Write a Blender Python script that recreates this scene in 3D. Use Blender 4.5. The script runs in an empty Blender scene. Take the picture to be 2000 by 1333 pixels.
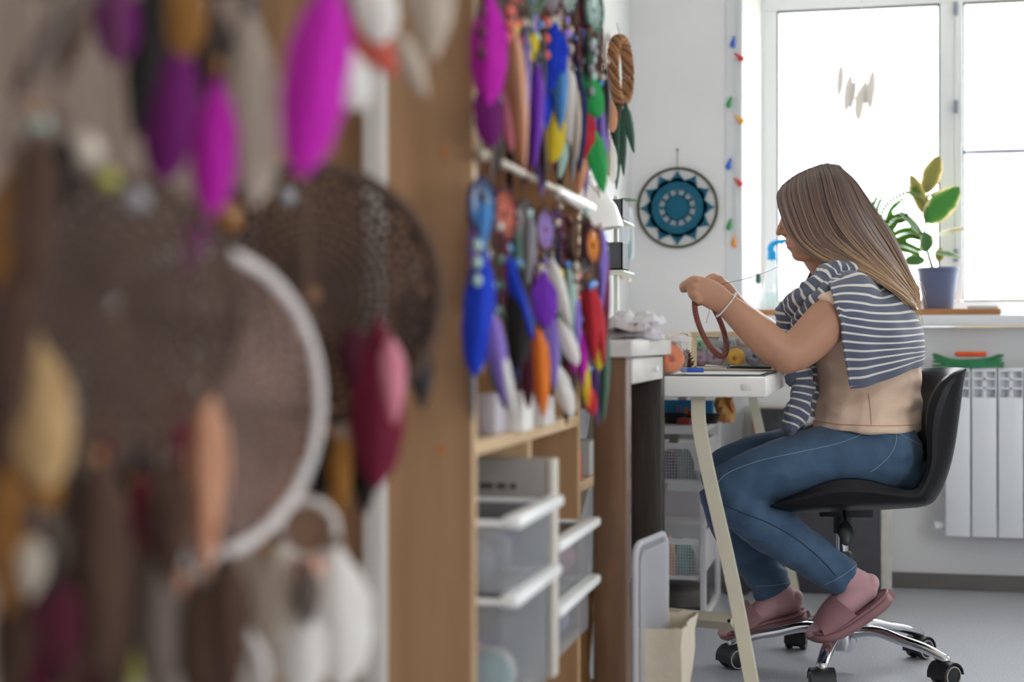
import bpy, bmesh, math, random
import numpy as np
from mathutils import Vector, Matrix, noise as mnoise

random.seed(7)
SC = bpy.context.scene
COL = SC.collection

# ------------------------------------------------------------------ camera
CAM_H = 0.81
TH = math.radians(12.95)
F_PX = 3000.0
CX, CY = 1000.0, 666.5
cam_d = bpy.data.cameras.new('camera')
cam_d.sensor_width = 36.0
cam_d.lens = 54.0
cam_d.clip_start = 0.02
cam_d.clip_end = 300
cam_d.dof.use_dof = True
cam_d.dof.focus_distance = 3.62
cam_d.dof.aperture_fstop = 2.1
cam_o = bpy.data.objects.new('camera', cam_d)
cam_o.location = (0, 0, CAM_H)
cam_o.rotation_euler = (math.radians(90), 0, TH)
COL.objects.link(cam_o)
SC.camera = cam_o

# ------------------------------------------------------------------ world, exposure
SKY = 8.5
w = bpy.data.worlds.new('overcast_sky')
SC.world = w
w.use_nodes = True
bg = w.node_tree.nodes['Background']
bg.inputs[0].default_value = (0.92, 0.96, 1.0, 1)
bg.inputs[1].default_value = SKY
SC.view_settings.view_transform = 'Standard'
SC.view_settings.look = 'None'
SC.view_settings.exposure = 0.34
SC.view_settings.gamma = 1.0
SC.view_settings.use_curve_mapping = False
SC.cycles.max_bounces = 10
SC.cycles.diffuse_bounces = 6
SC.cycles.transparent_max_bounces = 12
SC.cycles.sample_clamp_indirect = 6.0
SC.cycles.caustics_reflective = False
SC.cycles.caustics_refractive = False
SC.cycles.use_denoising = True

def portal(loc, rot, sx, sy, name):
    l = bpy.data.lights.new(name, 'AREA')
    l.shape = 'RECTANGLE'; l.size = sx; l.size_y = sy
    l.cycles.is_portal = True
    o = bpy.data.objects.new(name, l)
    o.location = loc; o.rotation_euler = rot
    COL.objects.link(o)
# daylight sampling guides set into the window and the added fill window
portal((0.95, 5.50, 1.46), (math.radians(-90), 0, 0), 2.75, 1.20, 'window_daylight')
portal((2.70, 0.35, 1.5), (0, math.radians(90), 0), 1.4, 2.1, 'added_window_daylight')

# ------------------------------------------------------------------ pixel rays
_c, _s = math.cos(TH), math.sin(TH)
RGT = Vector((_c, _s, 0)); FWD = Vector((-_s, _c, 0)); UP = Vector((0, 0, 1))
def at(px, py, d):
    """world point on the ray of a photo pixel at camera depth d"""
    xr = (px - CX) / F_PX * d
    return Vector((xr * _c - d * _s, xr * _s + d * _c, CAM_H + (CY - py) / F_PX * d))
def atY(px, py, Y):
    k = (px - CX) / F_PX
    return at(px, py, Y / (k * _s + _c))
def atX(px, py, X):
    k = (px - CX) / F_PX
    return at(px, py, X / (k * _c - _s))
def atZ(px, py, z):
    return at(px, py, (z - CAM_H) * F_PX / (CY - py))

# ------------------------------------------------------------------ materials
def lin(c):
    if isinstance(c, str):
        c = c.lstrip('#'); c = tuple(int(c[i:i+2], 16) / 255 for i in (0, 2, 4))
    return tuple(((x / 12.92) if x <= 0.04045 else ((x + 0.055) / 1.055) ** 2.4) for x in c) + (1.0,)
MATS = {}
def mat(name, col, rough=0.6, metal=0.0, var=0.0, vscale=8.0, bump=0.0, bscale=60.0, stretch=None,
        sheen=0.0, coat=0.0, trans=0.0, col2=None, spec=0.5, detail=4.0, sss=0.0):
    """principled material with optional procedural colour variation and fine relief"""
    if name in MATS: return MATS[name]
    m = bpy.data.materials.new(name); m.use_nodes = True
    nt = m.node_tree; N = nt.nodes; L = nt.links
    p = N['Principled BSDF']
    c = lin(col)
    p.inputs['Base Color'].default_value = c
    p.inputs['Roughness'].default_value = rough
    p.inputs['Metallic'].default_value = metal
    p.inputs['Specular IOR Level'].default_value = spec
    if sheen: p.inputs['Sheen Weight'].default_value = sheen; p.inputs['Sheen Roughness'].default_value = 0.5
    if coat: p.inputs['Coat Weight'].default_value = coat; p.inputs['Coat Roughness'].default_value = 0.15
    if trans: p.inputs['Transmission Weight'].default_value = trans
    if sss:
        p.inputs['Subsurface Weight'].default_value = sss
        p.inputs['Subsurface Radius'].default_value = (0.012, 0.005, 0.003)
        p.inputs['Subsurface Scale'].default_value = 0.6
    tc = None
    def coords():
        t = N.new('ShaderNodeTexCoord')
        mp = N.new('ShaderNodeMapping')
        if stretch: mp.inputs['Scale'].default_value = stretch
        L.new(t.outputs['Object'], mp.inputs[0])
        return mp.outputs[0]
    if var or col2:
        tc = coords()
        n = N.new('ShaderNodeTexNoise'); n.inputs['Scale'].default_value = vscale
        n.inputs['Detail'].default_value = detail
        L.new(tc, n.inputs['Vector'])
        r = N.new('ShaderNodeValToRGB')
        r.color_ramp.elements[0].position = 0.3; r.color_ramp.elements[1].position = 0.7
        if col2:
            a, b = c, lin(col2)
        else:
            a = tuple(max(0, x * (1 - var)) for x in c[:3]) + (1,)
            b = tuple(min(1, x * (1 + var)) for x in c[:3]) + (1,)
        r.color_ramp.elements[0].color = a; r.color_ramp.elements[1].color = b
        L.new(n.outputs['Fac'], r.inputs[0]); L.new(r.outputs[0], p.inputs['Base Color'])
    if bump:
        tc = tc or coords()
        n2 = N.new('ShaderNodeTexNoise'); n2.inputs['Scale'].default_value = bscale
        n2.inputs['Detail'].default_value = 3
        L.new(tc, n2.inputs['Vector'])
        b = N.new('ShaderNodeBump'); b.inputs['Strength'].default_value = bump; b.inputs['Distance'].default_value = 0.004
        L.new(n2.outputs['Fac'], b.inputs['Height']); L.new(b.outputs[0], p.inputs['Normal'])
    MATS[name] = m
    return m

def glass_mat(name, tint=(1, 1, 1), refl=0.06, haze=0.0, hazecol=(0.9, 0.9, 0.9), rough=0.02):
    """thin clear sheet: lets light straight through, reflects a little, may be milky"""
    if name in MATS: return MATS[name]
    m = bpy.data.materials.new(name); m.use_nodes = True
    nt = m.node_tree; N = nt.nodes; L = nt.links
    N.remove(N['Principled BSDF']); out = N['Material Output']
    t = N.new('ShaderNodeBsdfTransparent'); t.inputs[0].default_value = tint + (1,)
    g = N.new('ShaderNodeBsdfGlossy'); g.inputs['Roughness'].default_value = rough
    mx = N.new('ShaderNodeMixShader'); mx.inputs[0].default_value = refl
    L.new(t.outputs[0], mx.inputs[1]); L.new(g.outputs[0], mx.inputs[2])
    last = mx.outputs[0]
    if haze:
        d = N.new('ShaderNodeBsdfDiffuse'); d.inputs[0].default_value = hazecol + (1,)
        tl = N.new('ShaderNodeBsdfTranslucent'); tl.inputs[0].default_value = hazecol + (1,)
        m1 = N.new('ShaderNodeMixShader'); m1.inputs[0].default_value = 0.5
        L.new(d.outputs[0], m1.inputs[1]); L.new(tl.outputs[0], m1.inputs[2])
        m2 = N.new('ShaderNodeMixShader'); m2.inputs[0].default_value = haze
        L.new(last, m2.inputs[1]); L.new(m1.outputs[0], m2.inputs[2]); last = m2.outputs[0]
    L.new(last, out.inputs[0])
    MATS[name] = m
    return m

def soft_mat(name, col, col2=None, transl=0.35, rough=0.7, scale=30.0, sheen=0.3):
    """feather or leaf: diffuse with light showing through"""
    if name in MATS: return MATS[name]
    m = bpy.data.materials.new(name); m.use_nodes = True
    nt = m.node_tree; N = nt.nodes; L = nt.links
    p = N['Principled BSDF']; out = N['Material Output']
    p.inputs['Roughness'].default_value = rough
    p.inputs['Sheen Weight'].default_value = sheen
    p.inputs['Specular IOR Level'].default_value = 0.25
    tl = N.new('ShaderNodeBsdfTranslucent')
    c = lin(col)
    t = N.new('ShaderNodeTexCoord'); mp = N.new('ShaderNodeMapping')
    mp.inputs['Scale'].default_value = (scale, scale, scale * 0.25)
    n = N.new('ShaderNodeTexNoise'); n.inputs['Scale'].default_value = 0.4; n.inputs['Detail'].default_value = 3
    r = N.new('ShaderNodeValToRGB')
    b = lin(col2) if col2 else tuple(min(1, x * 1.25) for x in c[:3]) + (1,)
    a = c if col2 else tuple(x * 0.75 for x in c[:3]) + (1,)
    r.color_ramp.elements[0].position = 0.35; r.color_ramp.elements[1].position = 0.65
    r.color_ramp.elements[0].color = a; r.color_ramp.elements[1].color = b
    L.new(t.outputs['Object'], mp.inputs[0]); L.new(mp.outputs[0], n.inputs['Vector']); L.new(n.outputs['Fac'], r.inputs[0])
    L.new(r.outputs[0], p.inputs['Base Color']); L.new(r.outputs[0], tl.inputs[0])
    mx = N.new('ShaderNodeMixShader'); mx.inputs[0].default_value = transl
    L.new(p.outputs[0], mx.inputs[1]); L.new(tl.outputs[0], mx.inputs[2]); L.new(mx.outputs[0], out.inputs[0])
    MATS[name] = m
    return m

def attr_ramp_mat(name, attr, stops, rough=0.6, interp='LINEAR', mult=1.0, frac=False, sheen=0.0, aniso=0.0, noise_amt=0.0, bump=0.0, bscale=200, spec=0.5):
    """colour from a per-vertex value (stripes knitted along a sleeve, hair from root to tip)"""
    if name in MATS: return MATS[name]
    m = bpy.data.materials.new(name); m.use_nodes = True
    nt = m.node_tree; N = nt.nodes; L = nt.links
    p = N['Principled BSDF']; p.inputs['Roughness'].default_value = rough
    p.inputs['Specular IOR Level'].default_value = spec
    if sheen: p.inputs['Sheen Weight'].default_value = sheen
    if aniso: p.inputs['Anisotropic'].default_value = aniso
    a = N.new('ShaderNodeAttribute'); a.attribute_name = attr
    src = a.outputs['Fac']
    if mult != 1.0:
        mm = N.new('ShaderNodeMath'); mm.operation = 'MULTIPLY'; mm.inputs[1].default_value = mult
        L.new(src, mm.inputs[0]); src = mm.outputs[0]
    if noise_amt:
        a2 = N.new('ShaderNodeAttribute'); a2.attribute_name = 'rnd'
        mm = N.new('ShaderNodeMath'); mm.operation = 'MULTIPLY_ADD'; mm.inputs[1].default_value = noise_amt
        L.new(a2.outputs['Fac'], mm.inputs[0]); L.new(src, mm.inputs[2]); src = mm.outputs[0]
    if frac:
        mm = N.new('ShaderNodeMath'); mm.operation = 'FRACT'; L.new(src, mm.inputs[0]); src = mm.outputs[0]
    r = N.new('ShaderNodeValToRGB'); cr = r.color_ramp; cr.interpolation = interp
    while len(cr.elements) < len(stops): cr.elements.new(0.5)
    for e, (pos, col) in zip(cr.elements, stops):
        e.position = pos; e.color = lin(col)
    L.new(src, r.inputs[0]); L.new(r.outputs[0], p.inputs['Base Color'])
    if bump:
        n2 = N.new('ShaderNodeTexNoise'); n2.inputs['Scale'].default_value = bscale
        t = N.new('ShaderNodeTexCoord'); L.new(t.outputs['Object'], n2.inputs['Vector'])
        b = N.new('ShaderNodeBump'); b.inputs['Strength'].default_value = bump; b.inputs['Distance'].default_value = 0.003
        L.new(n2.outputs['Fac'], b.inputs['Height']); L.new(b.outputs[0], p.inputs['Normal'])
    MATS[name] = m
    return m

def wood(name, c1, c2, axis='z', scale=9.0, rough=0.55, bump=0.15):
    st = {'x': (0.12, 1, 1), 'y': (1, 0.12, 1), 'z': (1, 1, 0.12)}[axis]
    return mat(name, c1, rough, col2=c2, vscale=scale * 3, stretch=st, bump=bump, bscale=scale * 8, detail=6)

# ------------------------------------------------------------------ mesh building
def catmull(pts, n, closed=False):
    P = np.array([list(p) for p in pts], float)
    k = len(P)
    if closed:
        Q = np.vstack([P[-1], P, P[0], P[1]]); segs = k
    else:
        Q = np.vstack([2 * P[0] - P[1], P, 2 * P[-1] - P[-2]]); segs = k - 1
    out = []
    ts = np.linspace(0, segs, n, endpoint=not closed)
    for t in ts:
        i = min(int(t), segs - 1); u = t - i
        p0, p1, p2, p3 = Q[i], Q[i+1], Q[i+2], Q[i+3]
        out.append(0.5 * ((2*p1) + (-p0+p2)*u + (2*p0-5*p1+4*p2-p3)*u*u + (-p0+3*p1-3*p2+p3)*u**3))
    return np.array(out)

class MB:
    def __init__(self):
        self.v = []; self.f = []; self.a = []; self.b = []; self.mi = []
    def _add(self, vs, fs, a=0.0, b=0.0, mi=0):
        o = len(self.v)
        self.v.extend([tuple(map(float, x)) for x in vs])
        self.f.extend([tuple(o + i for i in f) for f in fs])
        self.mi.extend([mi] * len(fs))
        self.a.extend(a if hasattr(a, '__len__') else [a] * len(vs))
        self.b.extend(b if hasattr(b, '__len__') else [b] * len(vs))
        return self
    def box(self, lo, hi, bev=0.0, M=None, mi=0):
        x0, y0, z0 = lo; x1, y1, z1 = hi
        if x0 > x1: x0, x1 = x1, x0
        if y0 > y1: y0, y1 = y1, y0
        if z0 > z1: z0, z1 = z1, z0
        if bev <= 0:
            vs = [(x0,y0,z0),(x1,y0,z0),(x1,y1,z0),(x0,y1,z0),(x0,y0,z1),(x1,y0,z1),(x1,y1,z1),(x0,y1,z1)]
            fs = [(0,3,2,1),(4,5,6,7),(0,1,5,4),(1,2,6,5),(2,3,7,6),(3,0,4,7)]
        else:
            bev = min(bev, 0.49*(x1-x0), 0.49*(y1-y0), 0.49*(z1-z0))
            bm = bmesh.new()
            bmesh.ops.create_cube(bm, size=1.0)
            for q in bm.verts:
                q.co = Vector(((x0+x1)/2 + q.co.x*(x1-x0), (y0+y1)/2 + q.co.y*(y1-y0), (z0+z1)/2 + q.co.z*(z1-z0)))
            bmesh.ops.bevel(bm, geom=bm.edges[:] + bm.verts[:], offset=bev, segments=2, profile=0.5, affect='EDGES')
            bm.verts.index_update()
            vs = [tuple(q.co) for q in bm.verts]; fs = [tuple(q.index for q in fc.verts) for fc in bm.faces]
            bm.free()
        if M is not None: vs = [tuple(M @ Vector(q)) for q in vs]
        return self._add(vs, fs, mi=mi)
    def tube(self, P, R, sides=8, R2=None, up=None, cap='flat', closed=False, a=None, b=0.0, mi=0, power=None):
        P = np.array([list(p) for p in P], float); n = len(P)
        R = np.full(n, R) if np.isscalar(R) else np.array(R, float)
        R2 = R if R2 is None else (np.full(n, R2) if np.isscalar(R2) else np.array(R2, float))
        if a is None: a = np.linspace(0, 1, n)
        a = np.array(a, float)
        if cap == 'round' and not closed:
            t0 = P[0]-P[1]; t0 /= np.linalg.norm(t0)+1e-12
            t1 = P[-1]-P[-2]; t1 /= np.linalg.norm(t1)+1e-12
            k = 4; pre = []; post = []
            for j in range(k):
                al = math.pi/2*(1-j/k); pre.append((P[0]+t0*max(R[0],R2[0])*math.sin(al)*0.9, max(math.cos(al), 0.02)))
                al = math.pi/2*((j+1)/k); post.append((P[-1]+t1*max(R[-1],R2[-1])*math.sin(al)*0.9, max(math.cos(al), 0.02)))
            P = np.vstack([[q[0] for q in pre], P, [q[0] for q in post]])
            r1 = R; r2 = R2
            R = np.concatenate([[r1[0]*q[1] for q in pre], r1, [r1[-1]*q[1] for q in post]])
            R2 = np.concatenate([[r2[0]*q[1] for q in pre], r2, [r2[-1]*q[1] for q in post]])
            a = np.concatenate([[a[0]]*k, a, [a[-1]]*k]); n = len(P)
        T = np.zeros_like(P)
        if closed:
            T = np.roll(P, -1, 0) - np.roll(P, 1, 0)
        else:
            T[1:-1] = P[2:] - P[:-2]; T[0] = P[1]-P[0]; T[-1] = P[-1]-P[-2]
        T /= (np.linalg.norm(T, axis=1, keepdims=True) + 1e-12)
        vs = []; av = []
        if up is None:
            t = T[0]; ref = np.array([0,0,1.0]) if abs(t[2]) < 0.9 else np.array([1.0,0,0])
            nn = np.cross(ref, t); nn /= np.linalg.norm(nn)
        upv = None if up is None else np.array(list(up), float)
        for i in range(n):
            t = T[i]
            if upv is not None:
                bb = (upv[i] if upv.ndim == 2 else upv); bb = bb - bb.dot(t)*t; bb /= np.linalg.norm(bb)+1e-12
                nn = np.cross(bb, t)
            else:
                nn = nn - nn.dot(t)*t; nn /= np.linalg.norm(nn)+1e-12
                bb = np.cross(t, nn)
            for j in range(sides):
                an = 2*math.pi*j/sides; cc, ss = math.cos(an), math.sin(an)
                if power:
                    cc = math.copysign(abs(cc)**power, cc); ss = math.copysign(abs(ss)**power, ss)
                vs.append(P[i] + R[i]*cc*nn + R2[i]*ss*bb); av.append(a[i])
        fs = []
        m = n if closed else n-1
        for i in range(m):
            i2 = (i+1) % n
            for j in range(sides):
                j2 = (j+1) % sides
                fs.append((i*sides+j, i*sides+j2, i2*sides+j2, i2*sides+j))
        if not closed and cap:
            fs.append(tuple(reversed(range(sides)))); fs.append(tuple((n-1)*sides+j for j in range(sides)))
        return self._add(vs, fs, a=av, b=b, mi=mi)
    def lathe(self, prof, loc=(0,0,0), sides=24, M=None, cap=True, mi=0):
        vs = []; fs = []
        for r, z in prof:
            for j in range(sides):
                an = 2*math.pi*j/sides
                q = Vector((max(r,1e-5)*math.cos(an), max(r,1e-5)*math.sin(an), z))
                if M is not None: q = M @ q
                vs.append((q.x+loc[0], q.y+loc[1], q.z+loc[2]))
        n = len(prof)
        for i in range(n-1):
            for j in range(sides):
                j2 = (j+1) % sides
                fs.append((i*sides+j, i*sides+j2, (i+1)*sides+j2, (i+1)*sides+j))
        if cap:
            fs.append(tuple(reversed(range(sides)))); fs.append(tuple((n-1)*sides+j for j in range(sides)))
        return self._add(vs, fs, mi=mi)
    def ell(self, c, r, sides=16, rings=10, M=None, mi=0):
        prof = []
        for i in range(rings+1):
            al = math.pi*i/rings - math.pi/2
            prof.append((math.cos(al), math.sin(al)))
        S = Matrix.Diagonal(Vector((r[0], r[1], r[2])))
        if M is not None: S = M.to_3x3() @ S
        return self.lathe(prof, c, sides, M=S, cap=True, mi=mi)
    def grid(self, G, a=None, b=None, closed_u=False, mi=0):
        G = np.array(G, float); n, m = G.shape[:2]
        vs = G.reshape(-1, 3); fs = []
        for i in range(n-1):
            for j in range(m if closed_u else m-1):
                j2 = (j+1) % m
                fs.append((i*m+j, i*m+j2, (i+1)*m+j2, (i+1)*m+j))
        return self._add(vs, fs, a=(np.array(a).reshape(-1) if a is not None else 0.0), b=(np.array(b).reshape(-1) if b is not None else 0.0), mi=mi)
    def slab(self, G, th, a=None):
        """grid surface given thickness along its normals"""
        G = np.array(G, float); n, m = G.shape[:2]
        du = np.gradient(G, axis=1); dv = np.gradient(G, axis=0)
        nn = np.cross(du, dv); nn /= (np.linalg.norm(nn, axis=2, keepdims=True)+1e-12)
        A = G + nn*th/2; B = G - nn*th/2
        vs = np.vstack([A.reshape(-1,3), B.reshape(-1,3)]); o = n*m; fs = []
        for i in range(n-1):
            for j in range(m-1):
                fs.append((i*m+j, i*m+j+1, (i+1)*m+j+1, (i+1)*m+j))
                fs.append((o+i*m+j, o+(i+1)*m+j, o+(i+1)*m+j+1, o+i*m+j+1))
        for i in range(n-1):
            fs.append((i*m, (i+1)*m, o+(i+1)*m, o+i*m)); e = m-1
            fs.append((i*m+e, o+i*m+e, o+(i+1)*m+e, (i+1)*m+e))
        for j in range(m-1):
            fs.append((j, o+j, o+j+1, j+1)); r = (n-1)*m
            fs.append((r+j, r+j+1, o+r+j+1, o+r+j))
        aa = 0.0
        if a is not None:
            a = np.array(a).reshape(-1); aa = np.concatenate([a, a])
        return self._add(vs, fs, a=aa)
    def prism(self, poly, h0, h1, axis='z', M=None):
        n = len(poly)
        def mk(p, h):
            if axis == 'z': q = (p[0], p[1], h)
            elif axis == 'y': q = (p[0], h, p[1])
            else: q = (h, p[0], p[1])
            return tuple(M @ Vector(q)) if M is not None else q
        vs = [mk(p, h0) for p in poly] + [mk(p, h1) for p in poly]
        fs = [tuple(reversed(range(n))), tuple(range(n, 2*n))]
        for i in range(n):
            j = (i+1) % n
            fs.append((i, j, n+j, n+i))
        return self._add(vs, fs)
    def mesh(self, name, off=None, inv=None, smooth=True, fix=True):
        me = bpy.data.meshes.new(name)
        V = np.array(self.v, float).reshape(-1, 3)
        if inv is not None:
            I = np.array(inv)
            V = V @ I[:3,:3].T + I[:3,3]
        me.from_pydata(V.tolist(), [], self.f)
        if any(self.a):
            at_ = me.attributes.new('v', 'FLOAT', 'POINT'); at_.data.foreach_set('value', np.array(self.a, np.float32))
        if any(self.b):
            at_ = me.attributes.new('rnd', 'FLOAT', 'POINT'); at_.data.foreach_set('value', np.array(self.b, np.float32))
        if any(self.mi): me.polygons.foreach_set('material_index', self.mi)
        if fix:
            bm = bmesh.new(); bm.from_mesh(me); bmesh.ops.recalc_face_normals(bm, faces=bm.faces); bm.to_mesh(me); bm.free()
        if smooth:
            me.polygons.foreach_set('use_smooth', [True]*len(me.polygons))
            try: me.set_sharp_from_angle(angle=math.radians(38))
            except Exception: pass
        me.update()
        return me
    def build(self, name, material, parent=None, W=True, smooth=True, fix=True):
        """one mesh object; W: vertices are world coordinates and are brought into the parent's frame"""
        inv = None
        if parent is not None and W: inv = WM[parent.name].inverted()
        me = self.mesh(name, inv=inv, smooth=smooth, fix=fix)
        return link(name, me, material, parent)

WM = {}
def link(name, me, material, parent=None):
    o = bpy.data.objects.new(name, me)
    COL.objects.link(o)
    ms = material if isinstance(material, (list, tuple)) else [material]
    if len(me.materials) == 0:
        for x in ms: me.materials.append(x)
    if parent is not None:
        o.parent = parent; WM[o.name] = WM[parent.name].copy()
    else:
        WM[o.name] = Matrix.Identity(4)
    return o
def tag(o, label=None, cat=None, group=None, kind=None):
    if label: o['label'] = label
    if cat: o['category'] = cat
    if group: o['group'] = group
    if kind: o['kind'] = kind
    return o
def thing(name, label, cat, loc=(0,0,0), rz=0.0, group=None):
    o = bpy.data.objects.new(name, None); COL.objects.link(o)
    o.empty_display_size = 0.05
    o.location = loc; o.rotation_euler = (0, 0, rz)
    WM[o.name] = Matrix.Translation(Vector(loc)) @ Matrix.Rotation(rz, 4, 'Z')
    return tag(o, label, cat, group)
def struct(name, mb, m, parent=None, smooth=False, label=None):
    o = mb.build(name, m, parent, smooth=smooth)
    if parent is None: o['kind'] = 'structure'
    if label: o['label'] = label
    return o
def rebase(o):
    """put a single-mesh thing's origin at the base of its own geometry"""
    me = o.data; V = np.empty(len(me.vertices)*3, np.float32); me.vertices.foreach_get('co', V); V = V.reshape(-1,3)
    c = (V.max(0)+V.min(0))/2; c[2] = V[:,2].min()
    V -= c; me.vertices.foreach_set('co', V.reshape(-1)); me.update()
    o.location = Vector(c.tolist()); WM[o.name] = Matrix.Translation(o.location)
    return o
def solo(name, mb, m, label, cat, group=None, smooth=True):
    o = mb.build(name, m, None, smooth=smooth); rebase(o)
    return tag(o, label, cat, group)
def remesh(name, mb, voxel, iters, material, parent, factor=0.5, disp=None, recalc=False):
    """fuse overlapping closed shapes into one continuous surface"""
    me = mb.mesh('tmp', smooth=False)
    t = bpy.data.objects.new('tmp', me); COL.objects.link(t)
    r = t.modifiers.new('r', 'REMESH'); r.mode = 'VOXEL'; r.voxel_size = voxel
    if iters:
        s = t.modifiers.new('s', 'SMOOTH'); s.factor = factor; s.iterations = iters
    dg = bpy.context.evaluated_depsgraph_get()
    ev = t.evaluated_get(dg)
    me2 = bpy.data.meshes.new_from_object(ev, depsgraph=dg)
    bpy.data.objects.remove(t); bpy.data.meshes.remove(me)
    me2.name = name
    V = np.empty(len(me2.vertices)*3, np.float32); me2.vertices.foreach_get('co', V); V = V.reshape(-1,3)
    if disp is not None:
        Nn = np.empty(len(me2.vertices)*3, np.float32); me2.vertices.foreach_get('normal', Nn); Nn = Nn.reshape(-1,3)
        V = disp(V, Nn)
    if parent is not None:
        I = np.array(WM[parent.name].inverted()); V = V @ I[:3,:3].T + I[:3,3]
    me2.vertices.foreach_set('co', V.astype(np.float32).reshape(-1))
    me2.polygons.foreach_set('use_smooth', [True]*len(me2.polygons))
    me2.materials.clear(); me2.update()
    return link(name, me2, material, parent)
def circle(c, r, u, v, n=40, r2=None):
    c = Vector(c); r2 = r2 or r
    return [c + u*(r*math.cos(2*math.pi*i/n)) + v*(r2*math.sin(2*math.pi*i/n)) for i in range(n)]
# ================================================================== the room
XL, XR, YB, ZC = -0.775, 2.65, -1.7, 2.62      # left wall, right wall, back wall, ceiling
YW, YN, YG = 5.16, 5.21, 5.43                  # wall beside the window, wall under the sill, glass plane
XRV = -0.400                                   # wall corner at the window recess
SILL = 0.895; HEAD = 2.02; XE = 2.35           # sill height, window head, right end of window

M_wall = mat('painted_wall', '#e6e6e7', 0.85, var=0.03, vscale=2.0, bump=0.06, bscale=220)
M_wall_tan = mat('painted_wall_warm', '#cfc6be', 0.85, var=0.03, vscale=2.0, bump=0.06, bscale=220)
M_ceil = mat('painted_ceiling', '#f2f1ee', 0.9)
M_floor = mat('speckled_linoleum', '#a0a1a9', 0.36, col2='#c9cad1', vscale=190, detail=6, bump=0.03, bscale=240)
M_base = mat('plinth_vinyl', '#6f6a66', 0.5, var=0.12, vscale=14, stretch=(0.2,1,1))
M_pvc = mat('white_pvc', '#eef0f2', 0.32)
M_pane = glass_mat('window_glass', refl=0.05)
M_gasket = mat('rubber_gasket', '#3d4148', 0.6)
M_hinge = mat('hinge_metal', '#8f96a3', 0.35, metal=0.6)

struct('floor', MB().box((XL-0.1, YB-0.1, -0.1), (XR+0.1, 5.6, 0)), M_floor, label='grey blue speckled linoleum floor')
struct('ceiling', MB().box((XL-0.1, YB-0.1, ZC), (XR+0.1, 5.6, ZC+0.1)), M_ceil)
struct('wall_left', MB().box((XL-0.1, YB-0.1, 0), (XL, 5.3, ZC)), M_wall, label='white painted wall behind the shelves')
struct('wall_back', MB().box((XL, YB-0.1, 0), (XR, YB, ZC)), M_wall_tan)
b = MB()
SY0, SY1, SZ0, SZ1 = -0.70, 1.40, 0.80, 2.20
b.box((XR, YB, 0), (XR+0.1, 5.3, SZ0)); b.box((XR, YB, SZ1), (XR+0.1, 5.3, ZC))
b.box((XR, YB, SZ0), (XR+0.1, SY0, SZ1)); b.box((XR, SY1, SZ0), (XR+0.1, 5.3, SZ1))
struct('wall_right', b, M_wall)
wf = MB()
wf.box((XL, YW, 0), (XRV, 5.6, ZC))
wf.box((XRV, YN, 0), (XR, 5.6, SILL-0.04))
wf.box((XRV, YW, HEAD), (XR, 5.6, ZC))
wf.box((XE, YN, SILL-0.04), (XR, 5.6, HEAD))
struct('wall_far', wf, M_wall, label='white wall with the window recess')
# splayed plaster reveal beside the window
struct('trim_1', MB().prism([(XRV, YW), (XRV+0.052, YG-0.03), (XRV+0.052, 5.6), (XRV-0.001, 5.6)], SILL-0.04, HEAD), M_wall, label='bright splayed reveal at the left of the window')
# strip beside the recess, greyer to paint in the shading of the wall edge
struct('trim_2', MB().box((XRV-0.055, YW-0.006, 0.0), (XRV+0.001, YW+0.001, HEAD+0.4), 0.002), mat('shaded_wall_edge', '#d8dade', 0.6), label='wall edge shading painted as a pale grey strip beside the window recess')
struct('baseboard_far', MB().box((XRV, YN-0.014, 0), (XR, YN+0.001, 0.05), 0.003), M_base, label='grey brown plinth under the window')
struct('baseboard_left', MB().box((XL-0.001, 3.2, 0), (XL+0.014, YW, 0.05), 0.003), M_base)

# ---- window facing the camera
def window(name, X0, X1, Z0, Z1, Y, bars, label, dark=True):
    wn = bpy.data.objects.new(name, None); COL.objects.link(wn); wn.location = (X0, Y, Z0)
    WM[wn.name] = Matrix.Translation((X0, Y, Z0)); wn['kind'] = 'structure'; wn['label'] = label
    return wn
win = window('window_1', XRV+0.05, XE, SILL, HEAD, YG, None, 'white plastic window with a blown out pale sky behind it')
GX = [(-0.298, 0.2467), (0.3225, 1.15), (1.24, 2.27)]       # glass openings
GZ0, GZ1 = 0.945, 1.955
fy0, fy1 = YG-0.035, YG+0.035
MB().box((XRV+0.045, fy0, SILL), (XE, fy1, GZ0), 0.004).build('bottom_rail', M_pvc, win)
MB().box((XRV+0.045, fy0, GZ1), (XE, fy1, HEAD), 0.004).build('top_rail', M_pvc, win)
MB().box((XRV+0.045, fy0, GZ0), (GX[0][0], fy1, GZ1), 0.004).build('frame_post', M_pvc, win)
MB().box((GX[0][1], fy0, GZ0), (GX[1][0]-0.028, fy1, GZ1), 0.004).build('mullion', M_pvc, win)
MB().box((GX[1][0]-0.026, fy0-0.016, GZ0), (GX[1][0]-0.002, fy1, GZ1), 0.004).build('sash_stile', M_pvc, win)
MB().box((GX[1][1], fy0, GZ0), (GX[2][0], fy1, GZ1), 0.004).build('mullion', M_pvc, win)
MB().box((GX[2][1], fy0, GZ0), (XE, fy1, GZ1), 0.004).build('frame_post', M_pvc, win)
for k, (x0, x1) in enumerate(GX):
    pn = MB().box((x0-0.004, YG-0.006, GZ0-0.004), (x1+0.004, YG+0.006, GZ1+0.004)).build('pane', M_pane, win, smooth=False)
    g = MB(); e = 0.006
    for lo, hi in (((x0, fy0+0.004, GZ0), (x0+e, fy0+0.02, GZ1)), ((x1-e, fy0+0.004, GZ0), (x1, fy0+0.02, GZ1)),
                   ((x0, fy0+0.004, GZ0), (x1, fy0+0.02, GZ0+e)), ((x0, fy0+0.004, GZ1-e), (x1, fy0+0.02, GZ1))):
        g.box(lo, hi)
    g.build('gasket', M_gasket, win, smooth=False)
zb = atY(1940, 295, YG).z
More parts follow.
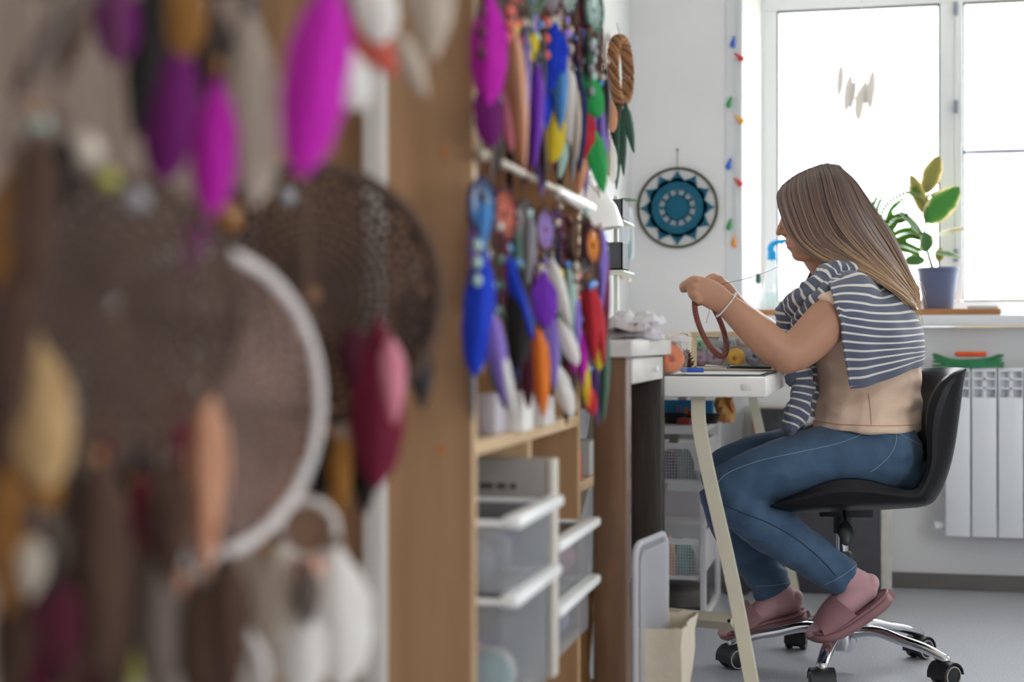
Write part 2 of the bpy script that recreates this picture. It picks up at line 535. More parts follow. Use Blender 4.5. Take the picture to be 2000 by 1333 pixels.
MB().box((GX[1][0]-0.002, YG+0.012, zb-0.008), (GX[1][1]+0.002, YG+0.03, zb+0.008), 0.003).build('glazing_bar', mat('bar_grey', '#b9b8cf', 0.5), win)
MB().box((GX[2][0]-0.002, YG+0.012, zb-0.008), (GX[2][1]+0.002, YG+0.03, zb+0.008), 0.003).build('glazing_bar', mat('bar_grey', '#b9b8cf', 0.5), win)
for py in (17, 210, 500):
    z = atY(1877, py, fy0).z
    MB().box((GX[1][0]-0.034, fy0-0.03, z-0.022), (GX[1][0]-0.018, fy0-0.014, z+0.022), 0.004).build('hinge', M_hinge, win)
# sill
sl = MB().box((XRV+0.002, YN-0.085, SILL-0.038), (XE, YG-0.03, SILL), 0.006)
struct('trim_3', sl, M_pvc, smooth=True, label='white window sill')
# unseen window added in the right wall: fill daylight for foreground and shelf fronts
fill_win = bpy.data.objects.new('added_window', None); COL.objects.link(fill_win); fill_win.location = (XR, SY0, SZ0); WM[fill_win.name] = Matrix.Translation((XR, SY0, SZ0))
fill_win['kind'] = 'structure'; fill_win['label'] = 'white framed window added in the right wall for fill daylight'
for lo, hi in (((XR+0.02, SY0, SZ0), (XR+0.08, SY1, SZ0+0.06)), ((XR+0.02, SY0, SZ1-0.06), (XR+0.08, SY1, SZ1)),
               ((XR+0.02, SY0, SZ0+0.06), (XR+0.08, SY0+0.06, SZ1-0.06)), ((XR+0.02, SY1-0.06, SZ0+0.06), (XR+0.08, SY1, SZ1-0.06)),
               ((XR+0.02, 0.32, SZ0+0.06), (XR+0.08, 0.38, SZ1-0.06))):
    MB().box(lo, hi, 0.004).build('frame_bar', M_pvc, fill_win)
MB().box((XR+0.045, SY0+0.05, SZ0+0.05), (XR+0.055, SY1-0.05, SZ1-0.05)).build('pane', M_pane, fill_win, smooth=False)

# ---- outside
M_gnd = mat('dry_grass', '#b9b69a', 0.9, var=0.15, vscale=0.5)
struct('ground', MB().box((-60, 7, -4.2), (60, 90, -4.0)), M_gnd, label='pale ground outside the window')
def leafy_tree(px, py_top, d, rx, mcol, label):
    top = at(px, py_top, d); root = thing('tree', label, 'tree', (top.x, top.y, -4.0), group='autumn trees outside')
    cr = MB(); rng = random.Random(int(px))
    zc = (top.z-4.0)*0.5+0.6
    for k in range(26):
        a = rng.uniform(0, 6.28); q = rng.uniform(0, 1)
        rr = rx*math.sqrt(1-(2*q-1)**2*0.9)*0.55
        c = (top.x+math.cos(a)*rr, top.y+math.sin(a)*rr, -1.4+(top.z-0.5+1.4)*q)
        cr.ell(c, (rx*0.33, rx*0.33, rx*0.3), 8, 6)
    cr.v = [tuple(Vector(q)+0.25*Vector((mnoise.noise(Vector(q)*2), mnoise.noise(Vector(q)*2+Vector((9,0,0))), mnoise.noise(Vector(q)*2+Vector((0,9,0)))))) for q in cr.v]
    cr.build('crown', mcol, root, smooth=True)
    MB().tube([(top.x, top.y, -4), (top.x+0.1, top.y, -2.5), (top.x, top.y, -0.5)], [0.28, 0.22, 0.15], 8).build('trunk', mat('bark', '#6e5c4a', 0.9, var=0.2), root)
leafy_tree(1985, 545, 34, 1.5, mat('autumn_leaves', '#f0cf86', 0.8, var=0.2, vscale=2), 'yellow autumn tree low behind the right window pane')
leafy_tree(1935, 572, 40, 1.3, mat('autumn_leaves_pale', '#eadfae', 0.8, var=0.2, vscale=2), 'pale far tree beside the yellow tree outside')

# ================================================================== radiator
M_rad = mat('radiator_enamel', '#eceef3', 0.35)
RX0 = 0.247; RP = 0.0805; RYF = 5.075; RZ0, RZ1 = 0.187, 0.725
rad = thing('radiator', 'white ribbed aluminium radiator under the window', 'radiator', (RX0, RYF, RZ0))
def rad_section(x):
    m = MB(); g = 0.0022; w = RP-2*g; x0 = x+g
    zt = 0.632
    m.box((x0, RYF, RZ0), (x0+w, RYF+0.012, zt), 0.005)               # flat front plate
    m.box((x0+0.03, RYF+0.01, RZ0+0.01), (x0+w-0.03, RYF+0.075, RZ1-0.01))   # core
    m.box((x0, RYF+0.001, zt-0.004), (x0+0.005, RYF+0.07, RZ1), 0.002)
    m.box((x0+w-0.005, RYF+0.001, zt-0.004), (x0+w, RYF+0.07, RZ1), 0.002)
    m.box((x0, RYF+0.03, zt), (x0+w, RYF+0.034, RZ1-0.004))            # recessed web
    m.box((x0, RYF+0.002, RZ1-0.013), (x0+w, RYF+0.075, RZ1), 0.003)
    for z in (0.66, 0.69):
        m.box((x0, RYF+0.002, z-0.003), (x0+w, RYF+0.03, z+0.003))
    m.box((x0+w/2-0.003, RYF+0.002, zt), (x0+w/2+0.003, RYF+0.03, RZ1-0.01))
    return m
sec0 = rad_section(RX0).build('section', M_rad, rad)
for k in range(1, 9):
    c = sec0.copy(); COL.objects.link(c); c.location = (k*RP, 0, 0); c.parent = rad
MB().tube([(RX0-0.03, RYF+0.045, 0.215), (RX0+0.05, RYF+0.045, 0.215)], 0.014, 12).build('inlet_plug', M_rad, rad)
MB().tube([(RX0+0.12, YN, 0.62), (RX0+0.12, RYF+0.05, 0.62)], 0.006, 8).build('wall_bracket', M_rad, rad)

# green folded cloth and orange sponge on the radiator
def folded_cloth():
    m = MB(); rng = random.Random(3)
    for k in range(4):
        z = RZ1+0.004+k*0.0095
        G = []
        for i in range(9):
            row = []
            for j in range(21):
                u = j/20; v = i/8
                x = RX0-0.03+0.205*u+rng.uniform(-0.002, 0.002)+0.006*math.sin(k*2+v*5)
                sag = -0.008*math.sin(math.pi*u)*(k*0.5)
                row.append((x, RYF-0.004+0.082*v, z+sag+0.004*math.sin(u*9+k)*(0.3+abs(u-0.5))+0.003*abs(2*u-1)**2*k))
            G.append(row)
        m.slab(G, 0.008)
    return m
solo('folded_cloth', folded_cloth(), mat('green_cloth', '#2f7d4f', 0.9, var=0.35, vscale=30, sheen=0.3, bump=0.3, bscale=150), 'green folded cloth lying on top of the radiator', 'cloth')
sp = MB()
x0 = atY(1866, 690, RYF+0.03).x; x1 = atY(1927, 690, RYF+0.03).x
sp.box((x0, RYF+0.01, 0.7605), (x1, RYF+0.07, 0.776), 0.006)
solo('sponge', sp, mat('orange_sponge', '#ee5a2a', 0.8, var=0.1, vscale=50, bump=0.2, bscale=120), 'flat orange sponge lying on the green cloth', 'sponge')

# ================================================================== low cabinet with dark front, under the sill
ca = atY(1468, 793, 5.02); cb = atY(1742, 793, 5.02)
cabz = ca.z
cab = thing('low_cabinet', 'low cabinet with a dark grey front and pale side standing under the sill', 'cabinet', ((ca.x+cb.x)/2, 5.02, 0))
M_dark = mat('dark_laminate', '#4b4a50', 0.55, var=0.12, vscale=20, bump=0.05)
M_pale = mat('pale_edge', '#d9d4cb', 0.6, var=0.08, vscale=30)
MB().box((ca.x, 5.03, 0.0), (cb.x, YN-0.016, cabz), 0.003).build('carcass', M_pale, cab)
MB().box((ca.x+0.012, 5.012, 0.004), (cb.x-0.036, 5.03, cabz-0.008), 0.002).build('front_panel', M_dark, cab)
MB().box((cb.x-0.034, 5.012, 0.0), (cb.x, 5.03, cabz), 0.002).build('side_edge', M_pale, cab)
MB().box((ca.x, 5.012, 0.0), (ca.x+0.010, 5.03, cabz), 0.002).build('wood_edge', mat('tan_edge', '#9c7b62', 0.6), cab)
# dark shoe-box on the floor beside it
bxa = atZ(1432, 1128, 0.0)
bx = MB().box((ca.x-0.075, 4.93, 0), (ca.x-0.008, 5.12, 0.115), 0.004)
solo('storage_box', bx, mat('dark_box', '#3c3836', 0.7, var=0.15), 'small dark box on the floor left of the low cabinet', 'box')

# ================================================================== window sill things
BZ0 = SILL; BZ1 = SILL+0.019
ba = atY(1468, 610, 5.13); bb = atY(1955, 610, 5.13)
board = MB().box((ba.x, 5.128, BZ0), (bb.x, 5.33, BZ1), 0.003)
solo('wood_board', board, wood('sill_board_wood', '#c98f5a', '#a8713f', 'x'), 'narrow honey coloured wooden board lying along the window sill', 'board')
# flat teal notebook on the board
n0 = atY(1893, 603, 5.16); n1 = atY(1948, 603, 5.16)
nb = thing('notebook', 'thin teal notebook lying on the right end of the sill board', 'notebook', ((n0.x+n1.x)/2, 5.19, BZ1))
MB().box((n0.x, 5.135, BZ1), (n1.x, 5.25, BZ1+0.006), 0.001).build('pages', mat('paper_white', '#f0efe9', 0.8), nb)
MB().box((n0.x-0.002, 5.133, BZ1+0.006), (n1.x+0.002, 5.252, BZ1+0.008), 0.0005).build('cover', mat('teal_card', '#2f7377', 0.5), nb)

# ---- spray bottle
spx = atY(1508, 600, 5.22)
M_clear = glass_mat('clear_plastic', tint=(0.93, 0.97, 0.98), refl=0.08, haze=0.14, hazecol=(0.85, 0.9, 0.92))
M_blue = mat('blue_plastic', '#12a5e8', 0.35)
def spray():
    S = 3000/ (at(1508, 600, 5.1)-Vector((0,0,0))).dot(FWD)
    r = thing('spray_bottle', 'clear spray bottle with a bright blue trigger head on the sill', 'bottle', (spx.x, 5.22, BZ1))
    x, y, z = spx.x, 5.22, BZ1
    rw = 0.030
    MB().lathe([(rw*0.95, z), (rw, z+0.004), (rw, z+0.085), (rw*0.93, z+0.10), (0.017, z+0.155), (0.0125, z+0.165), (0.0125, z+0.178)], (x, y, 0), 24).build('bottle_body', M_clear, r)
    MB().lathe([(rw*0.9, z+0.003), (rw*0.94, z+0.006), (rw*0.94, z+0.06), (0.001, z+0.0605)], (x, y, 0), 20).build('water', glass_mat('water_fill', tint=(0.86, 0.93, 0.93), refl=0.05, haze=0.15, hazecol=(0.75, 0.85, 0.85)), r)
    h = MB(); h.lathe([(0.0155, z+0.168), (0.0165, z+0.172), (0.0155, z+0.195), (0.011, z+0.20)], (x, y, 0), 18)
    h.tube(catmull([(x-0.004, y, z+0.195), (x-0.002, y, z+0.215), (x+0.012, y, z+0.226), (x+0.045, y, z+0.232)], 10), [0.011, 0.013, 0.013, 0.012, 0.011, 0.010, 0.010, 0.009, 0.009, 0.008], 10, cap='round')
    h.build('spray_head', M_blue, r)
    MB().tube(catmull([(x+0.03, y, z+0.226), (x+0.038, y, z+0.205), (x+0.048, y, z+0.182)], 8), 0.0045, 8, R2=0.007, up=(0,1,0), cap='round').build('trigger', mat('pale_blue_plastic', '#86c9ee', 0.4), r)
    MB().tube([(x+0.044, y, z+0.232), (x+0.056, y, z+0.235)], 0.007, 10).build('nozzle', mat('nozzle_teal', '#12838f', 0.4), r)
    MB().tube([(x, y, z+0.17), (x+0.006, y, z+0.01)], 0.002, 6).build('dip_tube', M_clear, r)
spray()
# small glass bottle with green cap left of it
gx = atY(1481, 600, 5.27)
gb = thing('glass_vial', 'small clear vial with a dark green stopper left of the spray bottle', 'bottle', (gx.x, 5.27, BZ1))
MB().lathe([(0.014, BZ1), (0.015, BZ1+0.003), (0.015, BZ1+0.07), (0.008, BZ1+0.085), (0.008, BZ1+0.095)], (gx.x, 5.27, 0), 16).build('vial_body', M_clear, gb)
MB().lathe([(0.0085, BZ1+0.092), (0.010, BZ1+0.10), (0.009, BZ1+0.122), (0.004, BZ1+0.126)], (gx.x, 5.27, 0), 14).build('stopper', mat('dark_green_cap', '#1d5b4d', 0.4), gb)

# ---- potted plants
def pot(name, label, x, y, z, r0, r1, h, m):
    t = thing(name, label, 'plant', (x, y, z))
    MB().lathe([(r0*0.9, z), (r0, z+0.004), (r1, z+h-0.012), (r1+0.003, z+h-0.010), (r1+0.003, z+h), (r1-0.004, z+h), (r1-0.006, z+h-0.02)], (x, y, 0), 32).build('pot', m, t)
    s = MB().lathe([(r1-0.006, z+h-0.022), (r1*0.6, z+h-0.014), (0.001, z+h-0.010)], (x, y, 0), 24)
    s.build('soil', mat('potting_soil', '#4a3b2d', 0.95, var=0.3, vscale=60, bump=0.5, bscale=90), t)
    return t
LEAFS = {}
def leaf_mesh(kind):
    if kind in LEAFS: return LEAFS[kind]
    n, m = 13, 7; G = []; A = []
    for i in range(n):
        t = i/(n-1); wd = 0.5*math.sin(math.pi*min(1, t**0.92))**0.58
        row = []; ar = []
        for j in range(m):
            u = j/(m-1)*2-1
            row.append((u*wd*0.52, 0.10*t*t*(-1)+0.06*abs(u)*wd, t)); ar.append(1-abs(u) + 0.02)
        G.append(row); A.append(ar)
    mb = MB(); mb.slab(G, 0.012, a=A)
    me = mb.mesh('leaf_'+kind)
    LEAFS[kind] = me
    return me
def var_leaf_mat(name, inner, inner2, edge):
    if name in MATS: return MATS[name]
    m = bpy.data.materials.new(name); m.use_nodes = True; N = m.node_tree.nodes; L = m.node_tree.links
    p = N['Principled BSDF']; out = N['Material Output']; p.inputs['Roughness'].default_value = 0.38
    a = N.new('ShaderNodeAttribute'); a.attribute_name = 'v'
    t = N.new('ShaderNodeTexCoord'); n = N.new('ShaderNodeTexNoise'); n.inputs['Scale'].default_value = 5; n.inputs['Detail'].default_value = 5
    L.new(t.outputs['Object'], n.inputs['Vector'])
    ad = N.new('ShaderNodeMath'); ad.operation = 'MULTIPLY_ADD'; ad.inputs[1].default_value = 0.9
    L.new(n.outputs['Fac'], ad.inputs[0]); L.new(a.outputs['Fac'], ad.inputs[2])
    r = N.new('ShaderNodeValToRGB'); cr = r.color_ramp; cr.elements.new(0.5); cr.elements.new(0.9)
    for e, (pos, c) in zip(cr.elements, ((0.0, edge), (0.60, edge), (0.66, inner2), (1.0, inner))): e.position = pos; e.color = lin(c)
    L.new(ad.outputs[0], r.inputs[0])
    tl = N.new('ShaderNodeBsdfTranslucent'); mx = N.new('ShaderNodeMixShader'); mx.inputs[0].default_value = 0.5
    L.new(r.outputs[0], p.inputs['Base Color']); L.new(r.outputs[0], tl.inputs[0])
    L.new(p.outputs[0], mx.inputs[1]); L.new(tl.outputs[0], mx.inputs[2]); L.new(mx.outputs[0], out.inputs[0])
    MATS[name] = m; return m
M_leafA = var_leaf_mat('variegated_leaf', '#5f9455', '#8fae62', '#e9dcbd')
M_leafB = var_leaf_mat('variegated_leaf_olive', '#97955f', '#b5ab78', '#efdfba')
M_leafC = var_leaf_mat('variegated_leaf_deep', '#5c8552', '#80a06a', '#d9dcb8')
def put_leaf(parent, base, tip, width, m, face, name='leaf', kind='ovate'):
    base = Vector(base); tip = Vector(tip); zd = tip-base; Ln = zd.length; zd /= Ln
    yd = Vector(face); yd = (yd-yd.dot(zd)*zd).normalized(); xd = yd.cross(zd)
    o = bpy.data.objects.new(name, leaf_mesh(kind)); COL.objects.link(o)
    if not o.data.materials: o.data.materials.append(m)
    o.material_slots[0].link = 'OBJECT'; o.material_slots[0].material = m
    Mx = Matrix.Identity(4)
    sx = width/0.5
    for r in range(3):
        Mx[r][0] = xd[r]*sx; Mx[r][1] = yd[r]*Ln; Mx[r][2] = zd[r]*Ln; Mx[r][3] = base[r]
    o.parent = parent
    o.matrix_basis = WM[parent.name].inverted() @ Mx
    return o
py0 = 5.24
pc = atY(1832, 604, py0)
plant = pot('rubber_plant', 'variegated rubber plant in a slate blue pot on the sill', pc.x, py0, BZ1, 0.048, 0.066, 0.138, mat('slate_blue_pot', '#5d6788', 0.55))
def q(px, py, dy=0.0): return atY(px, py, py0+dy)
stem = catmull([q(1822, 528), q(1814, 500), q(1806, 470), q(1808, 430), q(1811, 395), q(1815, 360)], 14)
MB().tube(stem, np.linspace(0.006, 0.003, 14), 8, cap='round').build('stem', mat('plant_stem', '#6b6a4a', 0.6), plant)
toC = -FWD
for (bx_, by_), (tx, ty), wd, mm, fc, dy in (
    ((1808, 378), (1832, 303), 0.062, M_leafB, (-0.3, -1, 0.1), -0.02),
    ((1806, 420), (1782, 338), 0.052, M_leafB, (0.5, -1, 0.0), 0.01),
    ((1806, 436), (1872, 366), 0.085, M_leafA, (0.15, -1, 0.25), -0.05),
    ((1812, 385), (1874, 362), 0.035, M_leafC, (0, -0.5, 1), 0.03),
    ((1803, 464), (1761, 409), 0.045, M_leafC, (0.7, -0.6, 0.5), -0.02),
    ((1808, 388), (1766, 372), 0.040, M_leafA, (0.1, -0.5, 1), -0.04),
    ((1826, 462), (1884, 442), 0.045, M_leafB, (0, -0.45, 1), -0.03),
    ((1812, 492), (1807, 456), 0.055, M_leafC, (0.4, -1, 0.1), -0.05),
    ((1822, 492), (1876, 500), 0.038, M_leafC, (-0.1, -0.5, 1), -0.03),
    ((1806, 505), (1767, 512), 0.052, M_leafC, (0.3, -0.7, 0.8), -0.04),
    ((1832, 512), (1838, 482), 0.032, M_leafB, (0.2, -1, 0.3), 0.02),
    ((1800, 400), (1760, 345), 0.025, M_leafC, (0.9, -0.4, 0.1), 0.03)):
    o = put_leaf(plant, q(bx_, by_), q(tx, ty, dy), wd, mm, fc)
    st = min(stem, key=lambda p: (Vector(p)-q(bx_, by_)).length)
    MB().tube([st, q(bx_, by_)], 0.0022, 6).build('leaf_stalk', mat('plant_stem', '#6b6a4a', 0.6), plant)
# feathery fern-like plant behind her hair
fy = 5.27
fc_ = atY(1728, 604, fy)
fern = pot('fern', 'feathery green fern behind the hair of the seated woman', fc_.x, fy, BZ1, 0.04, 0.055, 0.11, mat('white_ceramic_pot', '#dcdcdc', 0.4))
M_fern = soft_mat('fern_green', '#5d8f3a', '#86b048', transl=0.5)
M_fstem = mat('fern_stem', '#5c7a38', 0.6)
def leaflet_mesh():
    if 'fern' in LEAFS: return LEAFS['fern']
    G = []
    for i in range(5):
        t = i/4; wd = 0.16*math.sin(math.pi*min(1, t**0.8))+0.01
        G.append([(-wd, 0, t), (0, 0.03, t), (wd, 0, t)])
    LEAFS['fern'] = MB().slab(G, 0.02).mesh('leaflet'); return LEAFS['fern']
leaflet_mesh()
rng = random.Random(5)
for path in ([(1728, 520), (1722, 450), (1740, 400), (1790, 372)], [(1730, 520), (1712, 440), (1690, 400), (1668, 372)], [(1730, 520), (1728, 460), (1745, 430), (1770, 425)],
             [(1732, 520), (1745, 470), (1775, 455), (1800, 462)], [(1730, 520), (1738, 480), (1760, 480), (1794, 492)], [(1728, 520), (1705, 470), (1700, 430), (1715, 390)]):
    P = catmull([atY(x, y, fy-0.01*i) for i, (x, y) in enumerate(path)], 26)
    fr = MB().tube(P, np.linspace(0.0022, 0.0008, 26), 5).build('frond', M_fstem, fern)
    for k in range(7, 26):
        tg = Vector(P[min(k+1, 25)])-Vector(P[k-1]); tg.normalize()
        for sgn in (-1, 1):
            sd = tg.cross(Vector((0, 1, 0))).normalized()*sgn
            dr = (sd*1.0+tg*0.5+Vector((0, rng.uniform(-0.5, 0.3), -0.15))).normalized()
            put_leaf(fr, P[k], Vector(P[k])+dr*(0.034*(1-0.5*(k-7)/19)), 0.034*0.5, M_fern, (0.2, -1, 0.2), 'leaflet', 'fern')

# ---- taupe board added on the left wall for a darker tone behind the near dreamcatchers
dbd = thing('added_board', 'tall taupe fabric board added on the left wall for a darker background', 'board', (XL, 1.3, 0.02))
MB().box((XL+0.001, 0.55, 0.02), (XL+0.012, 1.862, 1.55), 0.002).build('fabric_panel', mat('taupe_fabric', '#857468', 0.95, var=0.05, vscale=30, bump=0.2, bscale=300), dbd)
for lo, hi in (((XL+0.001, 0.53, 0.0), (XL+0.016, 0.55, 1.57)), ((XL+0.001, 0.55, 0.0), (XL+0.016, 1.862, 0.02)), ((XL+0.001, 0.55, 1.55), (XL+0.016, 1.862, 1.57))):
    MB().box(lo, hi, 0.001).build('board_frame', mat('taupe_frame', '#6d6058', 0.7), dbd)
# ================================================================== work table
TZ = 0.735
TX1 = -0.1985; TY0, TY1 = 3.207, 4.95
M_tabletop = mat('white_tabletop', '#e8e6e1', 0.32, var=0.02, vscale=3)
M_leg = mat('cream_leg', '#d6cfb9', 0.45, var=0.04, vscale=10)
table = thing('work_table', 'white topped work table with splayed cream legs', 'table', ((XL+TX1)/2, (TY0+TY1)/2, 0))
MB().box((XL+0.004, TY0, TZ-0.042), (TX1, TY1, TZ), 0.005).build('tabletop', M_tabletop, table)
MB().box((TX1-0.052, TY0-0.0012, TZ-0.028), (TX1-0.030, TY0+0.001, TZ-0.014), 0.0005).build('edge_plug', mat('plug_white', '#e2dfd8', 0.5), table)
def table_leg(y, ysgn):
    P = catmull([(-0.338, y, TZ-0.042), (-0.335, y-0.004*ysgn, 0.62), (-0.318, y-0.014*ysgn, 0.54), (-0.268, y-0.035*ysgn, 0.30), (-0.212, y-0.058*ysgn, 0.0)], 22)
    n = len(P)
    return MB().tube(P, 0.019*1.25, 4, R2=0.017*1.25, up=(0.7071, 0.7071, 0), cap='flat')
def sq_leg(P, hx, hy):
    P = np.array(P); m = MB(); vs = []; fs = []
    for p in P:
        for dx, dy in ((-hx, -hy), (hx, -hy), (hx, hy), (-hx, hy)): vs.append((p[0]+dx, p[1]+dy, p[2]))
    n = len(P)
    for i in range(n-1):
        for j in range(4):
            k = (j+1) % 4; fs.append((i*4+j, i*4+k, (i+1)*4+k, (i+1)*4+j))
    fs += [(0, 1, 2, 3), tuple((n-1)*4+j for j in (3, 2, 1, 0))]
    return m._add(vs, fs)
for y, sg in ((3.262, 1), (4.86, -0.2)):
    P = catmull([(-0.345, y, TZ-0.042), (-0.342, y-0.003*sg, 0.63), (-0.322, y-0.012*sg, 0.53), (-0.268, y-0.035*sg, 0.30), (-0.209, y-0.058*sg, 0.0)], 24)
    lg = sq_leg(P, 0.014, 0.013).build('leg', M_leg, table)
    P2 = P.copy(); P2[:, 0] = -0.56-(P2[:, 0]+0.345)*1.0
    sq_leg(P2, 0.014, 0.013).build('leg', M_leg, table)
# low stretchers, the near one running back to the wall side
s0 = at(1434, 1216, 3.19); s1 = at(1300, 1203, 3.34)
MB().tube([s0, s1, s1+(s1-s0)*0.9], 0.012, 4, R2=0.018, up=(0, 0, 1)).build('stretcher', M_leg, table)
MB().tube([(-0.262, 4.87, 0.27), (-0.64, 4.87, 0.27)], 0.012, 4, R2=0.018, up=(0, 0, 1)).build('stretcher', M_leg, table)
MB().lathe([(0.004, 0), (0.004, 0.004), (0.002, 0.006)], tuple(at(1424, 1213, 3.13)), 10, M=Matrix.Rotation(math.radians(90), 3, 'X')).build('bolt', mat('dark_bolt', '#2b2b2b', 0.4, metal=0.8), table)

# ---- things on the table
def on_table(px, d):
    return at(px, 666, d)
# cutting mat and papers
c0 = on_table(1322, 3.33)
mt = MB().box((XL+0.12, 3.275, TZ), (TX1-0.008, 3.86, TZ+0.003), 0.0008)
solo('cutting_mat', mt, mat('dark_cutting_mat', '#33384a', 0.5, var=0.1, vscale=80), 'dark blue cutting mat lying flat on the work table', 'mat', smooth=False)
pp = MB().box((-0.52, 3.30, TZ+0.0032), (TX1-0.02, 3.56, TZ+0.0050), 0.0004, M=None)
solo('paper_sheet', pp, mat('white_paper', '#edecea', 0.7), 'white sheet of paper on the cutting mat near the elbow', 'paper', smooth=False)
# scissors / snips with grey blades
def snips():
    z = TZ+0.014
    a = at(1377, 720, 3.60); a.z = z+0.004; c = at(1423, 724, 3.62); c.z = z; e = at(1488, 727, 3.70); e.z = z-0.003
    r = thing('scissors', 'dark scissors lying on the cutting mat in front of the yarn box', 'scissors', (c.x, c.y, TZ+0.004))
    for k, s in enumerate((-1, 1)):
        side = (e-a).cross(UP).normalized()
        G = []
        for i in range(8):
            t = i/7; p = a.lerp(c, t)+side*s*0.004*t; wd = 0.001+0.007*t
            G.append([p+side*s*0.0+UP*0.0005*s-side*wd*0.5, p+UP*0.0005*s+side*wd*0.5])
        MB().slab(G, 0.0022).build('blade', mat('steel_blade', '#70757a', 0.3, metal=0.9), r)
        f = e+side*s*0.018
        MB().tube(catmull([c-side*s*0.003, c.lerp(f, 0.4), f, f+(e-c).normalized()*0.02-side*s*0.012, c.lerp(e, 0.75)+side*s*0.004, c.lerp(f, 0.42)], 22), 0.0035, 8).build('handle', mat('grey_green_handle', '#4c5a58', 0.45), r)
    MB().lathe([(0.004, z-0.004), (0.004, z+0.006), (0.002, z+0.008)], (c.x, c.y, 0), 12).build('pivot', mat('steel_blade', '#70757a', 0.3, metal=0.9), r)
snips()
# blue tape measure stick
b0 = at(1334, 726, 3.42); b1 = at(1372, 726, 3.42)
bt = MB().box((-0.027, -0.007, 0), (0.025, 0.007, 0.011), 0.003, M=Matrix.Translation((b0.lerp(b1, 0.5).x, b0.lerp(b1, 0.5).y, TZ+0.005)) @ Matrix.Rotation(0.15, 4, 'Z'))
solo('marker', bt, mat('blue_marker', '#2a4fa8', 0.4), 'short blue marker lying beside the orange yarn tub', 'marker')
# clear tub with orange and beige yarn
def yarn_ball(c, r, m, name='yarn_ball', parent=None, axis=None, hole=True, squash=0.95):
    """a wound ball: rows of thread ridges and a dark dimple"""
    M = Matrix.Identity(3) if axis is None else Vector((0, 0, 1)).rotation_difference(Vector(axis)).to_matrix()
    prof = []; n = 34
    for i in range(n+1):
        al = math.pi*i/n-math.pi/2
        rr = math.cos(al); zz = math.sin(al)*squash
        rr *= 1+0.018*(i % 2)
        if hole and i > n-5:
            k = (i-(n-4)); rr = [0.36, 0.28, 0.24, 0.2, 0.02][max(0, k)]; zz = [0.90, 0.86, 0.70, 0.5, 0.42][max(0, k)]*squash
        prof.append((rr*r, zz*r))
    mb = MB().lathe(prof, c, 24, M=M)
    return mb
M_or = mat('orange_yarn', '#ee7a30', 0.9, var=0.15, vscale=60, bump=0.6, bscale=160, sheen=0.3)
M_be = mat('beige_yarn', '#d9c7b4', 0.9, var=0.12, vscale=60, bump=0.6, bscale=160, sheen=0.3)
tub_c = on_table(1304, 3.30); tx, ty = tub_c.x, tub_c.y
tub = thing('plastic_tub', 'clear plastic tub with a white rimmed lid on the table edge', 'tub', (tx, ty, TZ))
z0 = TZ+0.0005
MB().lathe([(0.038, z0), (0.040, z0+0.003), (0.046, z0+0.078), (0.0475, z0+0.078), (0.041, z0+0.002), (0.001, z0+0.001)], (tx, ty, 0), 32).build('tub_wall', glass_mat('tub_plastic', tint=(0.98, 0.98, 0.98), refl=0.05, haze=0.04), tub)
MB().lathe([(0.047, z0+0.073), (0.052, z0+0.074), (0.052, z0+0.082), (0.047, z0+0.084), (0.001, z0+0.083)], (tx, ty, 0), 32).build('lid', glass_mat('lid_plastic', tint=(0.95, 0.95, 0.96), refl=0.1, haze=0.5, hazecol=(0.95, 0.95, 0.96)), tub)
solo('yarn_ball', yarn_ball((tx+0.004, ty-0.002, z0+0.036), 0.032, M_or, axis=-FWD), M_or, 'bright orange yarn ball inside the clear tub', 'yarn')
solo('yarn_ball', yarn_ball((tx+0.005, ty+0.006, z0+0.064+0.0), 0.026, M_be, axis=(-FWD+Vector((0.4, 0, 0.2))), squash=0.55), M_be, 'beige yarn ball on top of the orange one in the tub', 'yarn')
# beige cloth strip resting on the lid
st = MB().slab([[ (tx-0.05+0.012*j, ty-0.012+0.02*i, z0+0.088+0.006*math.sin(j*1.1+i)) for j in range(9)] for i in range(2)], 0.004)
solo('fabric_scrap', st, mat('cream_fabric', '#e2d6c4', 0.9, sheen=0.2), 'cream fabric scrap lying on the tub lid', 'fabric')
# wooden frame box with clear front full of yarn
fl = at(1350, 724, 4.0); fr_ = at(1545, 724, 4.0)
fx = Vector((fr_.x-fl.x, fr_.y-fl.y, 0)); fw = fx.length; fx.normalize(); fyv = Vector((-fx.y, fx.x, 0))
ang = math.atan2(fx.y, fx.x)
FB = Matrix.Translation((fl.x, fl.y, TZ)) @ Matrix.Rotation(ang, 4, 'Z')
box = thing('yarn_box', 'pale wooden frame box with a clear front full of pastel yarn', 'box', (fl.x, fl.y, TZ), ang)
M_birch = wood('birch_wood', '#eadcc4', '#ddc9a8', 'x', rough=0.6)
fh, fd = 0.100, 0.10; e = 0.015
for nm, lo, hi in (('bottom_bar', (0, 0, 0), (fw, fd, 0.008)), ('top_bar', (0, 0, fh-e), (fw, 0.012, fh)), ('side_post', (0, 0, 0.008), (e, fd, fh-e)), ('side_post', (fw-e, 0, 0.008), (fw, fd, fh-e)), ('top_bar', (0, fd-0.012, fh-e), (fw, fd, fh))):
    MB().box(lo, hi, 0.0015).build(nm, M_birch, box, W=False)
MB().box((e, 0.004, 0.008), (fw-e, 0.006, fh-e)).build('front_pane', glass_mat('clear_sheet', tint=(0.98, 0.98, 0.98), refl=0.04, haze=0.03, hazecol=(0.95, 0.95, 0.97)), box, W=False, smooth=False)
MB().box((e, fd-0.004, 0.008), (fw-e, fd-0.002, fh-e)).build('back_panel', mat('back_card', '#dcdad8', 0.8), box, W=False, smooth=False)
